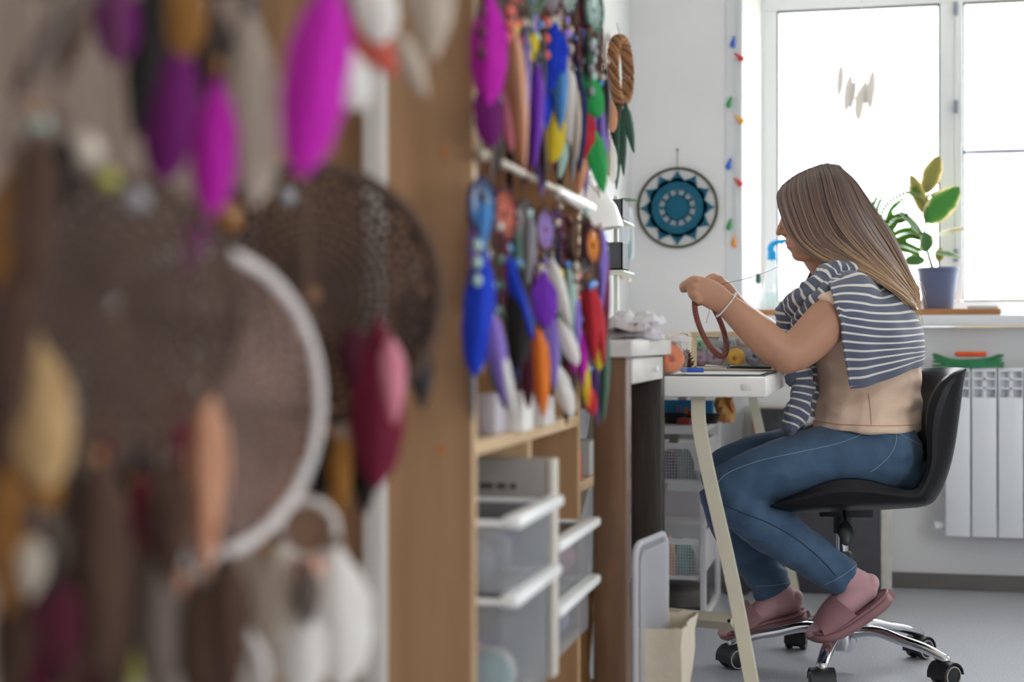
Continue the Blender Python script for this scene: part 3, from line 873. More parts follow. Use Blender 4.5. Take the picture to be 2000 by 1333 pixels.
def yb(px, py, r, col, name, label, dd=0.045, hole=True):
    p = at(px, py, 4.0) + fyv*dd
    p.z = max(p.z, TZ+0.0085+r)
    m = mat(name, col, 0.9, var=0.1, vscale=60, bump=0.6, bscale=160, sheen=0.3)
    solo('yarn_ball', yarn_ball(p, r, m, axis=(-FWD+Vector((random.uniform(-.3, .3), 0, random.uniform(-.2, .2)))), hole=hole), m, label, 'yarn', 'yarn balls in the frame box')
yb(1370, 672, 0.0215, '#9fd8bd', 'mint_yarn', 'mint green yarn ball in the upper left of the frame box')
yb(1425, 670, 0.024, '#a9b4c8', 'greyblue_yarn', 'grey blue yarn ball in the upper middle of the frame box')
yb(1458, 664, 0.020, '#c9cbd6', 'pale_yarn', 'pale grey yarn ball in the upper right of the frame box', 0.06)
yb(1372, 708, 0.0225, '#c3a9cf', 'lilac_yarn', 'lilac yarn ball in the lower left of the frame box')
yb(1402, 707, 0.024, '#b9adc4', 'mauve_yarn', 'greyish mauve yarn ball in the lower middle of the frame box', 0.035)
yb(1440, 706, 0.024, '#f2c043', 'yellow_yarn', 'yellow yarn ball in the lower row of the frame box', 0.03)
yb(1478, 706, 0.0235, '#8f9bb8', 'steelblue_yarn', 'steel blue yarn ball next to the yellow one', 0.04)
yb(1508, 706, 0.022, '#cfc9d2', 'greylilac_yarn', 'pale lilac grey yarn ball at the right end of the frame box', 0.045)
# white wool ball standing behind the frame box near her arm
pw = at(1500, 662, 4.2)
solo('wool_ball', yarn_ball((pw.x, pw.y, TZ+0.055), 0.055, None, hole=False), mat('white_wool', '#eeeef2', 0.9, bump=0.6, bscale=120, sheen=0.4), 'large white wool ball behind the forearm on the table', 'yarn')
# brown cone between tub and frame box
pk = at(1341, 705, 3.85)
cone = thing('pine_cone', 'small brown pine cone between the tub and the frame box', 'cone', (pk.x, pk.y, TZ))
MB().lathe([(0.004, TZ+0.001), (0.012, TZ+0.006), (0.014, TZ+0.02), (0.008, TZ+0.045), (0.001, TZ+0.055)], (pk.x, pk.y, 0), 12).build('core', mat('cone_brown', '#6a4528', 0.8, var=0.3, vscale=60), cone)
for k in range(26):
    a = k*2.4; t = k/26; z = TZ+0.006+t*0.044; r = 0.014*(1-0.75*t)
    b_ = Vector((pk.x+math.cos(a)*r, pk.y+math.sin(a)*r, z)); tp = b_+Vector((math.cos(a)*0.012*(1-0.5*t), math.sin(a)*0.012*(1-0.5*t), 0.006))
    MB().tube([b_, b_.lerp(tp, 0.6), tp], [0.002, 0.005, 0.001], 6, R2=[0.001, 0.0015, 0.0006], up=UP).build('scale', mat('cone_brown', '#6a4528', 0.8), cone)

# ================================================================== rustic console by the left wall
CXF = -0.402; CY0, CY1 = 2.63, 3.15; CZ = 0.812
M_dw = wood('dark_stained_wood', '#75533a', '#523b2a', 'z', rough=0.5, bump=0.25)
M_dw2 = wood('black_stained_wood', '#3b302a', '#2a2421', 'z', rough=0.5, bump=0.3)
M_ww = wood('whitewashed_wood', '#d9d5cf', '#b7b2ab', 'y', rough=0.6, bump=0.25)
con = thing('console_table', 'rustic console table with dark legs and a whitewashed drawer', 'table', (-0.59, 2.89, 0))
MB().box((XL+0.005, CY0-0.012, CZ-0.030), (CXF+0.012, CY1+0.012, CZ), 0.003).build('top', M_ww, con)
MB().box((CXF-0.058, CY0, 0), (CXF, CY0+0.052, CZ-0.030), 0.003).build('leg', M_dw, con)
MB().box((CXF-0.062, CY1-0.05, 0), (CXF, CY1, CZ-0.030), 0.003).build('leg', M_dw2, con)
MB().box((XL+0.008, CY0, 0), (XL+0.06, CY0+0.052, CZ-0.030), 0.003).build('leg', M_dw, con)
MB().box((XL+0.008, CY1-0.05, 0), (XL+0.06, CY1, CZ-0.030), 0.003).build('leg', M_dw2, con)
MB().box((XL+0.06, CY0+0.004, CZ-0.12), (CXF-0.058, CY0+0.024, CZ-0.030), 0.002).build('end_panel', M_dw, con)
dr = MB().box((CXF-0.020, CY0+0.054, CZ-0.078), (CXF+0.003, CY1-0.052, CZ-0.033), 0.002).build('drawer', M_ww, con)
kn = (CXF+0.004, 2.93, CZ-0.056)
MB().lathe([(0.003, 0), (0.003, 0.004), (0.006, 0.007), (0.0065, 0.010), (0.004, 0.013), (0.001, 0.0135)], kn, 16, M=Matrix.Rotation(math.radians(90), 3, 'Y')).build('knob', mat('white_porcelain', '#f4f4f4', 0.15, coat=0.5), dr)
MB().box((XL+0.02, CY0+0.056, 0.535), (-0.502, CY1-0.055, 0.555), 0.002).build('shelf', wood('console_shelf', '#c3a37d', '#a98962', 'y'), con)
MB().box((XL+0.02, CY0+0.056, 0.10), (-0.502, CY1-0.055, 0.12), 0.002).build('shelf', M_dw, con)
MB().box((CXF-0.045, CY0+0.052, 0.30), (CXF-0.02, CY1-0.05, 0.34), 0.002).build('stretcher', M_dw2, con)

# things on the console's inner shelves (seen through the gap beside the tall shelf)
def p_at(px, py, Y): return atY(px, py, Y)
jar = thing('red_jar', 'small red jar on the inner shelf of the console', 'jar', (-0.53, 2.78, 0.555))
MB().lathe([(0.02, 0.5555), (0.022, 0.558), (0.022, 0.605), (0.018, 0.61)], (-0.53, 2.78, 0), 20).build('jar_body', mat('red_plastic', '#d8332b', 0.35), jar)
MB().lathe([(0.02, 0.61), (0.02, 0.622), (0.017, 0.624)], (-0.53, 2.78, 0), 20).build('lid', mat('red_lid', '#b8261f', 0.4), jar)
bk = MB().box((-0.60, 2.72, 0.555), (-0.545, 2.80, 0.67), 0.003)
solo('black_box', bk, mat('charcoal_box', '#2e3236', 0.6, var=0.1), 'charcoal box behind the red jar on the inner shelf', 'box')
gb_ = MB().box((-0.545, 2.85, 0.555), (-0.505, 2.95, 0.62), 0.003)
solo('grey_carton', gb_, mat('grey_carton', '#a9a7a2', 0.8), 'grey carton at the far end of the inner console shelf', 'box')
gl = MB().lathe([(0.022, 0.12), (0.03, 0.125), (0.034, 0.17), (0.03, 0.21), (0.031, 0.215), (0.028, 0.214), (0.031, 0.17), (0.02, 0.126)], (-0.54, 2.76, 0.0), 20)
solo('glass_bowl', gl, M_clear, 'clear glass bowl on the lowest console shelf', 'bowl')
# paper bags on the floor in front of the tall shelf's far end
M_kraft = mat('kraft_paper', '#b98d5c', 0.8, var=0.1, vscale=15, bump=0.3, bscale=30)
def paper_bag(name, label, x0, x1, y0, y1, z1, m, flare=0.012, lean=0.0, seed=1, cat='bag'):
    rng = random.Random(seed); G = []
    n = 9
    per = 28
    for i in range(n):
        t = i/(n-1); row = []
        for j in range(per):
            s = j/per*4; k = int(s); u = s-k
            cs = [(x0, y0), (x1, y0), (x1, y1), (x0, y1), (x0, y0)]
            x = cs[k][0]+(cs[k+1][0]-cs[k][0])*u; y = cs[k][1]+(cs[k+1][1]-cs[k][1])*u
            fx_ = flare*(t-0.3)
            x += (1 if x > (x0+x1)/2 else -1)*fx_ + lean*t; y += (1 if y > (y0+y1)/2 else -1)*fx_*0.6
            nz = mnoise.noise(Vector((x*14+seed, y*14, t*4)))*0.010*(0.3+t)
            x += nz; y += nz*0.6
            row.append((x, y, 0.002+z1*t+(mnoise.noise(Vector((j*0.6, seed, 0)))*0.012 if i == n-1 else 0)))
        G.append(row)
    G = np.array(G)
    cen = G.mean(axis=1, keepdims=True)
    Gi = cen+(G-cen)*0.965; Gi[:, :, 2] = G[:, :, 2]; Gi[0, :, 2] += 0.003
    mb = MB(); full = np.vstack([G, Gi[::-1]])
    mb.grid(full, closed_u=True)
    o = per
    mb._add([tuple(p) for p in G[0]], [tuple(reversed(range(per)))])
    mb._add([tuple(p) for p in Gi[0]], [tuple(range(per))])
    return solo(name, mb, m, label, cat)
cbx0, cbx1, cby0, cby1 = -0.435, -0.345, 2.84, 3.02
paper_bag('canvas_bag', 'cream canvas bag standing on the floor by the console', cbx0, cbx1, cby0, cby1, 0.275, mat('cream_canvas', '#d8cbb6', 0.9, var=0.05, vscale=20, bump=0.35, bscale=60), 0.02, 0.01, 3)
paper_bag('paper_bag', 'brown paper bag on the floor below the console shelf', -0.62, -0.475, 2.655, 2.70, 0.36, M_kraft, 0.008, 0.0, 8)
paper_bag('paper_bag', 'tan paper bag at the foot of the tall shelf', -0.52, -0.465, 2.48, 2.60, 0.13, mat('tan_paper', '#c9a878', 0.85, bump=0.3, bscale=30), 0.01, 0.035, 12)
# clear plastic box lid standing in the canvas bag
M_milky = glass_mat('milky_plastic', tint=(0.95, 0.95, 0.96), refl=0.1, haze=0.45, hazecol=(0.84, 0.84, 0.87), rough=0.15)
def plastic_case():
    r = thing('plastic_case', 'clear flat plastic case sticking out of the canvas bag', 'case', (-0.39, 2.93, 0.02))
    A = p_at(1240, 1235, 2.87); Bp = p_at(1290, 1230, 2.98)
    x = -0.405; pts = []
    # rounded rectangle in the plane facing +X, slightly tilted
    y0, y1, z0, z1 = 2.80, 3.0, 0.03, 0.435
    rr = 0.03; poly = []
    for cx_, cz_, a0 in ((y1-rr, z0+rr, -90), (y1-rr, z1-rr, 0), (y0+rr, z1-rr, 90), (y0+rr, z0+rr, 180)):
        for k in range(6):
            a = math.radians(a0+k*18); poly.append((cx_+rr*math.cos(a), cz_+rr*math.sin(a)))
    M = Matrix.Translation((-0.390, 2.9, 0)) @ Matrix.Rotation(math.radians(-9), 4, 'Z') @ Matrix.Translation((0, -2.9, 0))
    MB().prism(poly, -0.014, -0.011, 'x', M).build('back_sheet', M_milky, r)
    inner = [((p[0]-2.9)*0.9+2.9, (p[1]-0.2325)*0.93+0.2325) for p in poly]
    MB().prism(inner, 0.0, 0.002, 'x', M).build('front_sheet', M_milky, r)
    rim = [M @ Vector((-0.006, p[0], p[1])) for p in poly]
    MB().tube(rim, 0.006, 8, closed=True).build('rim', glass_mat('rim_plastic', tint=(0.95, 0.95, 0.96), refl=0.15, haze=0.7, hazecol=(0.9, 0.9, 0.92), rough=0.2), r)
plastic_case()
cb_ = MB().slab([[(-0.395+0.004*math.sin(j*2), 3.015+0.012*i, 0.03+0.30*j/6-0.02*i*(j > 5)) for i in range(3)] for j in range(7)], 0.004)
solo('cardboard_piece', cb_, M_kraft, 'brown cardboard piece standing behind the clear plastic case', 'cardboard')

# ---- pile of plastic packets on the console
M_poly = glass_mat('polythene', tint=(0.97, 0.97, 0.98), refl=0.16, haze=0.5, hazecol=(0.93, 0.93, 0.95), rough=0.12)
def packet(px0, px1, Y, z, hgt, seed, label, m, inner=None):
    a = atY(px0, 660, Y-0.08); c = atY(px1, 660, Y+0.08)
    x0, x1 = a.x, c.x
    r = thing('plastic_packet', label, 'packet', ((x0+x1)/2, Y, z), group='packets on the console')
    n, k = 25, 21; top = []; bot = []
    for i in range(n):
        rt = []; rb = []
        for j in range(k):
            u = i/(n-1)*2-1; v = j/(k-1)*2-1
            pf = max(0, (1-u**6)*(1-v**6))**0.4; ez = 0.010*mnoise.noise(Vector((u*1.3+seed*2, v*1.3, 4)))*(0.4+abs(u)); ez = max(-0.002, ez)
            nz = mnoise.noise(Vector((u*2.0+seed, v*2.0, seed)))*0.7+mnoise.noise(Vector((u*5+seed, v*5, 1)))*0.45
            x = (x0+x1)/2+(x1-x0)/2*u*(1+0.06*mnoise.noise(Vector((v*3, seed, 0)))); y = Y+0.09*v*(1+0.06*mnoise.noise(Vector((u*3, 0, seed))))
            h = hgt*pf*(1+nz)
            rt.append((x, y, z+0.003+ez+max(0.0, h))); rb.append((x, y, z+0.003+ez))
        top.append(rt); bot.append(rb)
    mb = MB(); mb.grid(top); mb.grid(bot[::-1])
    mb.build('wrapper', m, r)
    if inner:
        inn = MB(); T = np.array(top); C = T.mean((0, 1)); T2 = C+(T-C)*0.86; T2[:, :, 2] = z+0.002+(T[:, :, 2]-z)*0.75
        B2 = T2.copy(); B2[:, :, 2] = z+0.0012
        inn.grid(T2); inn.grid(B2[::-1]); inn.build('contents', inner, r)
packet(1188, 1300, 2.92, CZ, 0.018, 2.2, 'flat clear packet lowest in the pile on the console', M_poly, mat('pink_felt', '#b8a0a8', 0.9, var=0.25, vscale=18))
packet(1176, 1288, 2.90, CZ+0.014, 0.019, 5.5, 'purple and pink filled packet in the middle of the pile', M_poly, mat('plum_felt', '#8c6a78', 0.9, col2='#d8b6b4', vscale=20))
packet(1182, 1302, 2.94, CZ+0.029, 0.017, 9.1, 'white crumpled packet topmost in the pile on the console', glass_mat('polythene_white', tint=(0.97, 0.97, 0.98), refl=0.14, haze=0.85, hazecol=(0.93, 0.93, 0.95), rough=0.15))

# ---- white desk lamp on the console
def desk_lamp():
    M_lamp = mat('white_enamel', '#e9e7e2', 0.3)
    r = thing('desk_lamp', 'white desk lamp with a dome shade and slim white post', 'lamp', (-0.52, 3.02, CZ))
    b_ = at(1163, 640, 3.02); p1 = at(1166, 540, 3.02); p2 = at(1172, 372, 3.02)
    MB().lathe([(0.06, CZ), (0.062, CZ+0.004), (0.058, CZ+0.016), (0.012, CZ+0.02)], (b_.x, b_.y, 0), 28).build('base', M_lamp, r)
    top = p2+(p2-p1)*0.05
    MB().tube([Vector((b_.x, b_.y, CZ+0.018)), p1, top], 0.0062, 4, R2=0.0062, up=FWD).build('post', M_lamp, r)
    # dome shade tilted, rim low on the right
    sc = at(1150, 440, 3.06)
    tilt = Matrix.Rotation(math.radians(-8), 3, Vector((FWD.x, FWD.y, 0)))
    prof = [(0.068, -0.012), (0.0665, 0.0), (0.060, 0.030), (0.045, 0.058), (0.026, 0.075), (0.018, 0.082), (0.018, 0.105), (0.0, 0.106)]
    inn = [(0.0, 0.072), (0.024, 0.070), (0.043, 0.054), (0.058, 0.028), (0.0645, 0.0), (0.066, -0.012)]
    MB().lathe(inn[::1]+[(0.068, -0.012)]+prof[1:], tuple(sc), 36, M=tilt, cap=False).build('shade', M_lamp, r)
    MB().ell(tuple(sc+Vector((0, 0, 0.02))), (0.02, 0.02, 0.028), 14, 8).build('bulb', mat('frosted_bulb', '#f2efe6', 0.4), r)
    k0 = at(1150, 521, 3.0); k1 = at(1180, 523, 3.0)
    MB().tube([k0, k1], 0.0035, 10, cap='round').build('clamp_rod', mat('brass_rod', '#9c8c6a', 0.35, metal=0.8), r)
    MB().lathe([(0.007, -0.006), (0.008, 0), (0.007, 0.006)], tuple(k1), 12, M=Matrix.Rotation(math.radians(90), 3, 'Y')).build('clamp_knob', mat('brass_rod', '#9c8c6a', 0.35, metal=0.8), r)
    MB().tube([sc+Vector((0, 0, 0.10)), at(1160, 378, 3.03), top], 0.006, 8).build('arm', M_lamp, r)
desk_lamp()

# ---- wall rack with two dark planters on the left wall
def rack():
    M_g = mat('slate_planter', '#46484b', 0.6, var=0.08)
    M_post = mat('pale_rack', '#cfd3c6', 0.5)
    r = thing('wall_rack', 'pale slim rack standing upright on the left wall behind the lamp', 'rack', (-0.70, 4.25, 0.74))
    pa = atX(1203, 390, -0.695); pb = atX(1201, 532, -0.695)
    MB().box((-0.70, pa.y-0.012, TZ), (-0.688, pa.y+0.012, pa.z+0.01), 0.002).build('upright', M_post, r)
    for py in (433, 530):
        q0 = atX(1188, py, -0.70)
        MB().box((XL+0.002, q0.y-0.07, q0.z-0.006), (-0.645, q0.y+0.13, q0.z), 0.001).build('rack_shelf', M_post, r)
    for (t_, b_, lab) in ((393, 432, 'slate planter with pink flowers on the upper rack shelf'), (476, 529, 'slate box with orange bits on the lower rack shelf')):
        p0 = atX(1188, b_, -0.70); p1 = atX(1188, t_, -0.70)
        y = p0.y
        t = thing('planter', lab, 'planter', (-0.73, y, p0.z))
        h = p1.z-p0.z
        x0, x1, y0, y1 = -0.768, -0.652, y-0.05, y+0.06
        m = MB(); m.box((x0, y0, p0.z), (x1, y1, p0.z+0.004)); m.box((x0, y0, p0.z), (x0+0.004, y1, p0.z+h)); m.box((x1-0.004, y0, p0.z), (x1, y1, p0.z+h)); m.box((x0, y0, p0.z), (x1, y0+0.004, p0.z+h)); m.box((x0, y1-0.004, p0.z), (x1, y1, p0.z+h))
        m.build('planter_box', M_g, t, smooth=False)
        rg = random.Random(t_)
        if t_ < 450:
            for k in range(7):
                c = (rg.uniform(x0+0.01, x1-0.005), rg.uniform(y0+0.015, y1-0.01), p1.z+0.006)
                fl_ = MB(); 
                for a in range(5):
                    an = a*1.257; fl_.ell((c[0]+0.006*math.cos(an), c[1]+0.006*math.sin(an), c[2]+0.004), (0.006, 0.006, 0.003), 8, 5)
                fl_.ell((c[0], c[1], c[2]+0.006), (0.003, 0.003, 0.003), 6, 4)
                fl_.build('flower', mat('pink_flower' if k % 2 else 'cream_flower', '#d97f8e' if k % 2 else '#eadfca', 0.8), t)
            for k in range(4):
                b0 = Vector((x1-0.02, y0+0.02+0.02*k, p1.z)); put_leaf(t, b0, b0+Vector((0.03+0.01*k, rg.uniform(-.02, .05), 0.008)), 0.012, mat('small_leaf', '#3f6d44', 0.6), (0, -0.2, 1))
        else:
            for k in range(8):
                c = (rg.uniform(x0+0.01, x1-0.01), rg.uniform(y0+0.015, y1-0.01), p1.z-0.004)
                MB().ell(c, (0.012, 0.012, 0.011), 10, 6).build('pompom', mat(['orange_pom', 'white_pom', 'cream_pom'][k % 3], ['#e0814a', '#ebe8e2', '#dccbb2'][k % 3], 0.9), t)
rack()
# clear packet with pastel print hanging under the rack
ph = atX(1210, 535, -0.69); pl = atX(1210, 606, -0.69)
pk_ = MB().slab([[(-0.745+0.006*math.sin(j*1.5+i), ph.y-0.12+0.26*j/8, pl.z+(ph.z-pl.z)*i/6) for j in range(9)] for i in range(7)], 0.012)
solo('pastel_packet', pk_, mat('pastel_print', '#e8e6ea', 0.35, col2='#cdd6e6', vscale=12, stretch=(1, 4, 1)), 'pale pastel printed packet leaning on the wall below the rack', 'packet')

# ================================================================== wire drawer cart under the table
M_wm = mat('white_powder_coat', '#eceaea', 0.4)
kx0, kx1, ky0, ky1, kz = -0.745, -0.455, 4.44, 4.88, 0.565
cart = thing('drawer_cart', 'white metal drawer cart standing under the work table', 'cart', ((kx0+kx1)/2, (ky0+ky1)/2, 0))
ps = 0.0085
for x in (kx0, kx1):
    for y in (ky0, ky1):
        MB().box((x-ps, y-ps, 0.002), (x+ps, y+ps, kz), 0.002).build('post', M_wm, cart)
    MB().box((x-ps, ky0, 0.0), (x+ps, ky1, 0.017), 0.002).build('foot_rail', M_wm, cart)
    MB().box((x-ps, ky0, kz-0.017), (x+ps, ky1, kz), 0.002).build('top_rail', M_wm, cart)
for y in (ky0, ky1):
    MB().box((kx0, y-ps, kz-0.024), (kx1, y+ps, kz), 0.002).build('top_rail', M_wm, cart)
MB().box((kx0+ps, ky0+ps, kz-0.004), (kx1-ps, ky1-ps, kz)).build('top_sheet', M_wm, cart, smooth=False)
M_mesh = glass_mat('wire_mesh', tint=(0.9, 0.9, 0.92), refl=0.02, haze=0.32, hazecol=(0.72, 0.72, 0.75), rough=0.4)
def drawer(zr, hh, solid):
    """mesh drawer: rim, mesh walls with real wires, bottom"""
    x0, x1, y0, y1 = kx0+0.012, kx1-0.010, ky0+0.002, ky1-0.01
    zb_ = zr-hh
    d = MB(); 
    for lo, hi in (((x0, y0-0.004, zr-0.017), (x1, y0+0.004, zr)), ((x0, y1-0.004, zr-0.017), (x1, y1+0.004, zr)), ((x0-0.004, y0, zr-0.017), (x0+0.004, y1, zr)), ((x1-0.004, y0, zr-0.017), (x1+0.004, y1, zr))):
        d.box(lo, hi, 0.001)
    o = d.build('drawer', M_wm, cart)
    wv = MB()
    for k in range(34):
        x = x0+(x1-x0)*k/33; wv.box((x-0.0007, y0-0.0007, zb_), (x+0.0007, y0+0.0007, zr-0.01))
    for k in range(12):
        z = zb_+(zr-0.015-zb_)*k/11; wv.box((x0, y0-0.0007, z-0.0006), (x1, y0+0.0007, z+0.0006))
    for k in range(2):
        wv.box((x0, y0-0.003, zb_-0.002+0.004*k), (x1, y0+0.003, zb_+0.003+0.004*k))
    wo = wv.build('mesh_front', M_wm, o, smooth=False); wo['kind'] = 'stuff'
    MB().box((x0, y0+0.001, zb_-0.004), (x1, y1, zb_)).build('drawer_floor', M_wm, o, smooth=False)
    MB().box((x1-0.002, y0, zb_-0.002), (x1+0.002, y1, zr-0.012)).build('drawer_side', M_wm, o, smooth=False)
    MB().box((x0-0.002, y0, zb_-0.002), (x0+0.002, y1, zr-0.012)).build('drawer_side', M_wm, o, smooth=False)
    return x0, x1, y0, y1, zb_
def z_at(py): return atY(1320, py, ky0).z
D1 = drawer(z_at(866), z_at(866)-z_at(942), False)
D2 = drawer(z_at(1053), z_at(1053)-z_at(1130), True)
MB().box((kx0+ps, ky0+0.03, z_at(1010)), (kx1-ps, ky0+0.034, z_at(962)), 0.001).build('divider_panel', mat('pale_lilac_panel', '#c9c2c6', 0.6), cart)
def bundle(D, n, seed, cols, top, group, where):
    x0, x1, y0, y1, zb_ = D; rg = random.Random(seed)
    for k in range(n):
        c = Vector((x0+0.035+(x1-x0-0.07)*((k+0.5)/n), y0+0.065+rg.uniform(0, 0.05), zb_+0.001))
        hx, hy, hz = 0.034, 0.05, top*rg.uniform(0.8, 1.1)
        G = []
        for i in range(7):
            al = math.pi/2*i/6; row = []
            for j in range(18):
                an = 2*math.pi*j/18; q_ = 1+0.22*mnoise.noise(Vector((math.cos(an)*1.5+seed+k*3, math.sin(an)*1.5, i*0.5)))
                row.append((c.x+hx*math.cos(an)*math.cos(al)**0.6*q_, c.y+hy*math.sin(an)*math.cos(al)**0.6*q_, c.z+hz*math.sin(al)*q_))
            G.append(row)
        m = MB(); m.grid(G, closed_u=True); m._add(G[0], [tuple(range(18))])
        nm, col = cols[k % len(cols)]
        solo('fabric_bundle', m, mat('bundle_'+nm, col, 0.9, var=0.15, vscale=25, bump=0.4, bscale=50, sheen=0.3), nm.replace('_', ' ')+' fabric bundle '+where, 'fabric', group)
bundle(D1, 4, 4, [('dusty_grey', '#8d8792'), ('taupe', '#a39a90'), ('slate_violet', '#77738a'), ('pale_aqua', '#b9cfcd')], 0.085, 'fabric in the upper drawer', 'in the upper mesh drawer of the cart')
bundle(D2, 4, 9, [('cream', '#e6dcc6'), ('plum', '#6f6674'), ('peach', '#e0b394'), ('aqua', '#8fc9c6')], 0.115, 'fabric in the lower drawer', 'in the lower mesh drawer of the cart')
# things on the cart top: dark cable coil, red tape roll, toy box
for (px, lab, colr, nm, rr) in ((1318, 'black cable coil on top of the drawer cart', '#1f2126', 'cable_coil', 0.026), (1385, 'small black cable loop on the right of the cart top', '#1b1c20', 'cable_loop', 0.022)):
    p = atY(px, 860, ky0+0.10); m = MB()
    for k in range(5):
        m.tube([Vector((p.x, p.y, kz+0.005+0.006*k)) + Vector((math.cos(a)*(rr+0.002*k), math.sin(a)*(rr-0.001*k), 0)) for a in np.linspace(0, 2*math.pi, 24, endpoint=False)], 0.0035, 6, closed=True)
    solo('cable_coil', m, mat(nm, colr, 0.5), lab, 'cable')
p = atY(1338, 860, ky0+0.07)
tr = thing('tape_roll', 'dark red tape roll beside the cable on the cart', 'tape', (p.x, p.y, kz))
MB().lathe([(0.012, kz), (0.026, kz), (0.026, kz+0.018), (0.012, kz+0.018), (0.012, kz)], (p.x, p.y, 0), 24, cap=False).build('tape', mat('red_tape', '#a3262e', 0.4), tr)
MB().lathe([(0.010, kz), (0.0119, kz), (0.0119, kz+0.019), (0.010, kz+0.019), (0.010, kz)], (p.x, p.y, 0), 20, cap=False).build('core', mat('card_core', '#c9a98c', 0.8), tr)
# toy box on a white shelf board above the cart
gy = ky0+0.16
g0 = atY(1300, 835, gy); g1 = atY(1383, 835, gy); gz1 = atY(1340, 783, gy).z
gz0 = kz+0.001
tb = thing('toy_box', 'colourful blue and yellow toy box standing on the drawer cart', 'box', ((g0.x+g1.x)/2, gy+0.03, gz0))
gx0 = g0.x-0.06; gx1 = g1.x+0.012
hgt = gz1-gz0; M_sky = mat('print_blue', '#1f86c4', 0.5); M_sun = mat('print_yellow', '#f2c21e', 0.5)
MB().box((gx0, gy, gz0+hgt*0.36), (gx1, gy+0.05, gz1), 0.001).build('upper_carton', M_sky, tb, smooth=False)
MB().box((gx0, gy-0.0002, gz0), (gx1, gy+0.0502, gz0+hgt*0.36), 0.001).build('lower_carton', M_sun, tb, smooth=False)
def text_part(txt, size, loc, m, parent, name, rx=90, depth=0.0006):
    cu = bpy.data.curves.new('t', 'FONT'); cu.body = txt; cu.size = size; cu.extrude = depth
    o = bpy.data.objects.new('t', cu); COL.objects.link(o)
    dg = bpy.context.evaluated_depsgraph_get(); me = bpy.data.meshes.new_from_object(o.evaluated_get(dg)); bpy.data.objects.remove(o)
    me.transform(Matrix.Translation(loc) @ Matrix.Rotation(math.radians(rx), 4, 'X'))
    me.transform(WM[parent.name].inverted()); me.materials.clear()
    return link(name, me, m, parent)
lz = gz0+hgt*0.44
l0 = atY(1304, 800, gy)
text_part('M', hgt*0.46, (l0.x, gy-0.0006, lz), mat('print_green', '#1f9a4a', 0.5), tb, 'letter')
text_part('E', hgt*0.46, (l0.x+0.0255, gy-0.0006, lz), mat('print_red', '#d13a4e', 0.5), tb, 'letter')
ob = atY(1343, 808, gy)
mo = MB()
for dx, dz, r in ((0, 0, 0.010), (-0.004, 0.014, 0.006), (0.006, -0.012, 0.009), (0.008, 0.004, 0.006), (-0.003, -0.015, 0.006)):
    mo.lathe([(r, -0.0006), (r, 0.0), (0.0, 0.0)], (ob.x+dx, gy-0.0002, ob.z+dz), 14, M=Matrix.Rotation(math.radians(90), 3, 'X'))
mo.build('printed_patch', mat('print_orange', '#e4792c', 0.5), tb)
# glossy red and yellow plastic bag beside the toy box, right of the table leg
rb = MB().slab([[(g1.x+0.022+0.05*i/5+0.004*math.sin(j+i), gy+0.035+0.012*math.sin(i*1.3+j*0.7), gz0+0.10*j/8*(1-0.04*i)) for i in range(6)] for j in range(9)], 0.012)
solo('printed_packet', rb, mat('red_yellow_print', '#e9c25a', 0.4, col2='#b8323f', vscale=9), 'red and yellow packet right of the toy box', 'packet')
# low round gadget and dark mat on the floor behind the cart
rv = thing('floor_gadget', 'dark round gadget on the floor beneath the cart', 'gadget', (-0.56, 4.70, 0))
MB().lathe([(0.10, 0.006), (0.11, 0.012), (0.11, 0.06), (0.10, 0.066), (0.001, 0.068)], (-0.57, 4.68, 0), 32).build('body', mat('gadget_grey', '#59554f', 0.5), rv)
MB().lathe([(0.118, 0.0), (0.12, 0.002), (0.118, 0.012), (0.105, 0.014)], (-0.57, 4.68, 0), 32).build('base_ring', mat('gadget_black', '#1e2226', 0.5), rv)
# ================================================================== swivel chair
D0 = 3.76
M_lea = mat('black_leatherette', '#0e0e13', 0.46, var=0.1, vscale=60, bump=0.08, bscale=300, spec=0.28)
M_chr = mat('chrome', '#d8d8dc', 0.12, metal=1.0)
M_blk = mat('black_plastic', '#1b1c20', 0.45)
M_ringm = mat('caster_ring', '#b8b2a8', 0.4, metal=0.3)
hub = at(1645, 1200, 3.78)
chair = thing('swivel_chair', 'black leatherette swivel chair with a chrome five star base', 'chair', (hub.x, hub.y, 0))
In = [(1515,983),(1560,961),(1630,927),(1685,926),(1735,942),(1776,951),(1796,930),(1802,890),(1796,830),(1800,785),(1824,748),(1856,728),(1884,719)]
On = [(1512,986),(1545,993),(1632,988),(1690,987),(1750,987),(1803,986),(1822,965),(1845,922),(1857,880),(1867,825),(1878,768),(1886,740),(1890,724)]
Im = [(1490,990),(1545,975),(1620,962),(1685,962),(1740,964),(1782,962),(1808,935),(1818,890),(1822,830),(1828,785),(1836,750),(1842,728),(1846,718)]
Om = [(1488,995),(1540,1003),(1625,1000),(1685,998),(1750,995),(1806,988),(1830,962),(1846,918),(1856,870),(1862,820),(1864,768),(1860,738),(1856,722)]
def chair_rows(w):
    """contour of the padded shell at lateral position w (-1 near side, +1 far side)"""
    out = []
    for src_n, src_m in ((In, Im), (On, Om)):
        pts = []
        for k, (n, m) in enumerate(zip(src_n, src_m)):
            sh = 30+55*min(1, k/12)
            f = (n[0]-sh*1.1, n[1]+ (2 if k > 9 else 0))
            # quadratic through near, mid, far
            a = w*(w-1)/2; b_ = 1-w*w; c = w*(w+1)/2
            x = a*n[0]+b_*m[0]+c*f[0]; y = a*n[1]+b_*m[1]+c*f[1]
            taper = 1-0.16*max(0, (k-9)/3)**2 - 0.12*max(0, (2-k)/2)
            d = D0-0.015+0.205*w*taper
            pts.append(at(x, y, d))
        out.append(pts)
    return out
cols = []
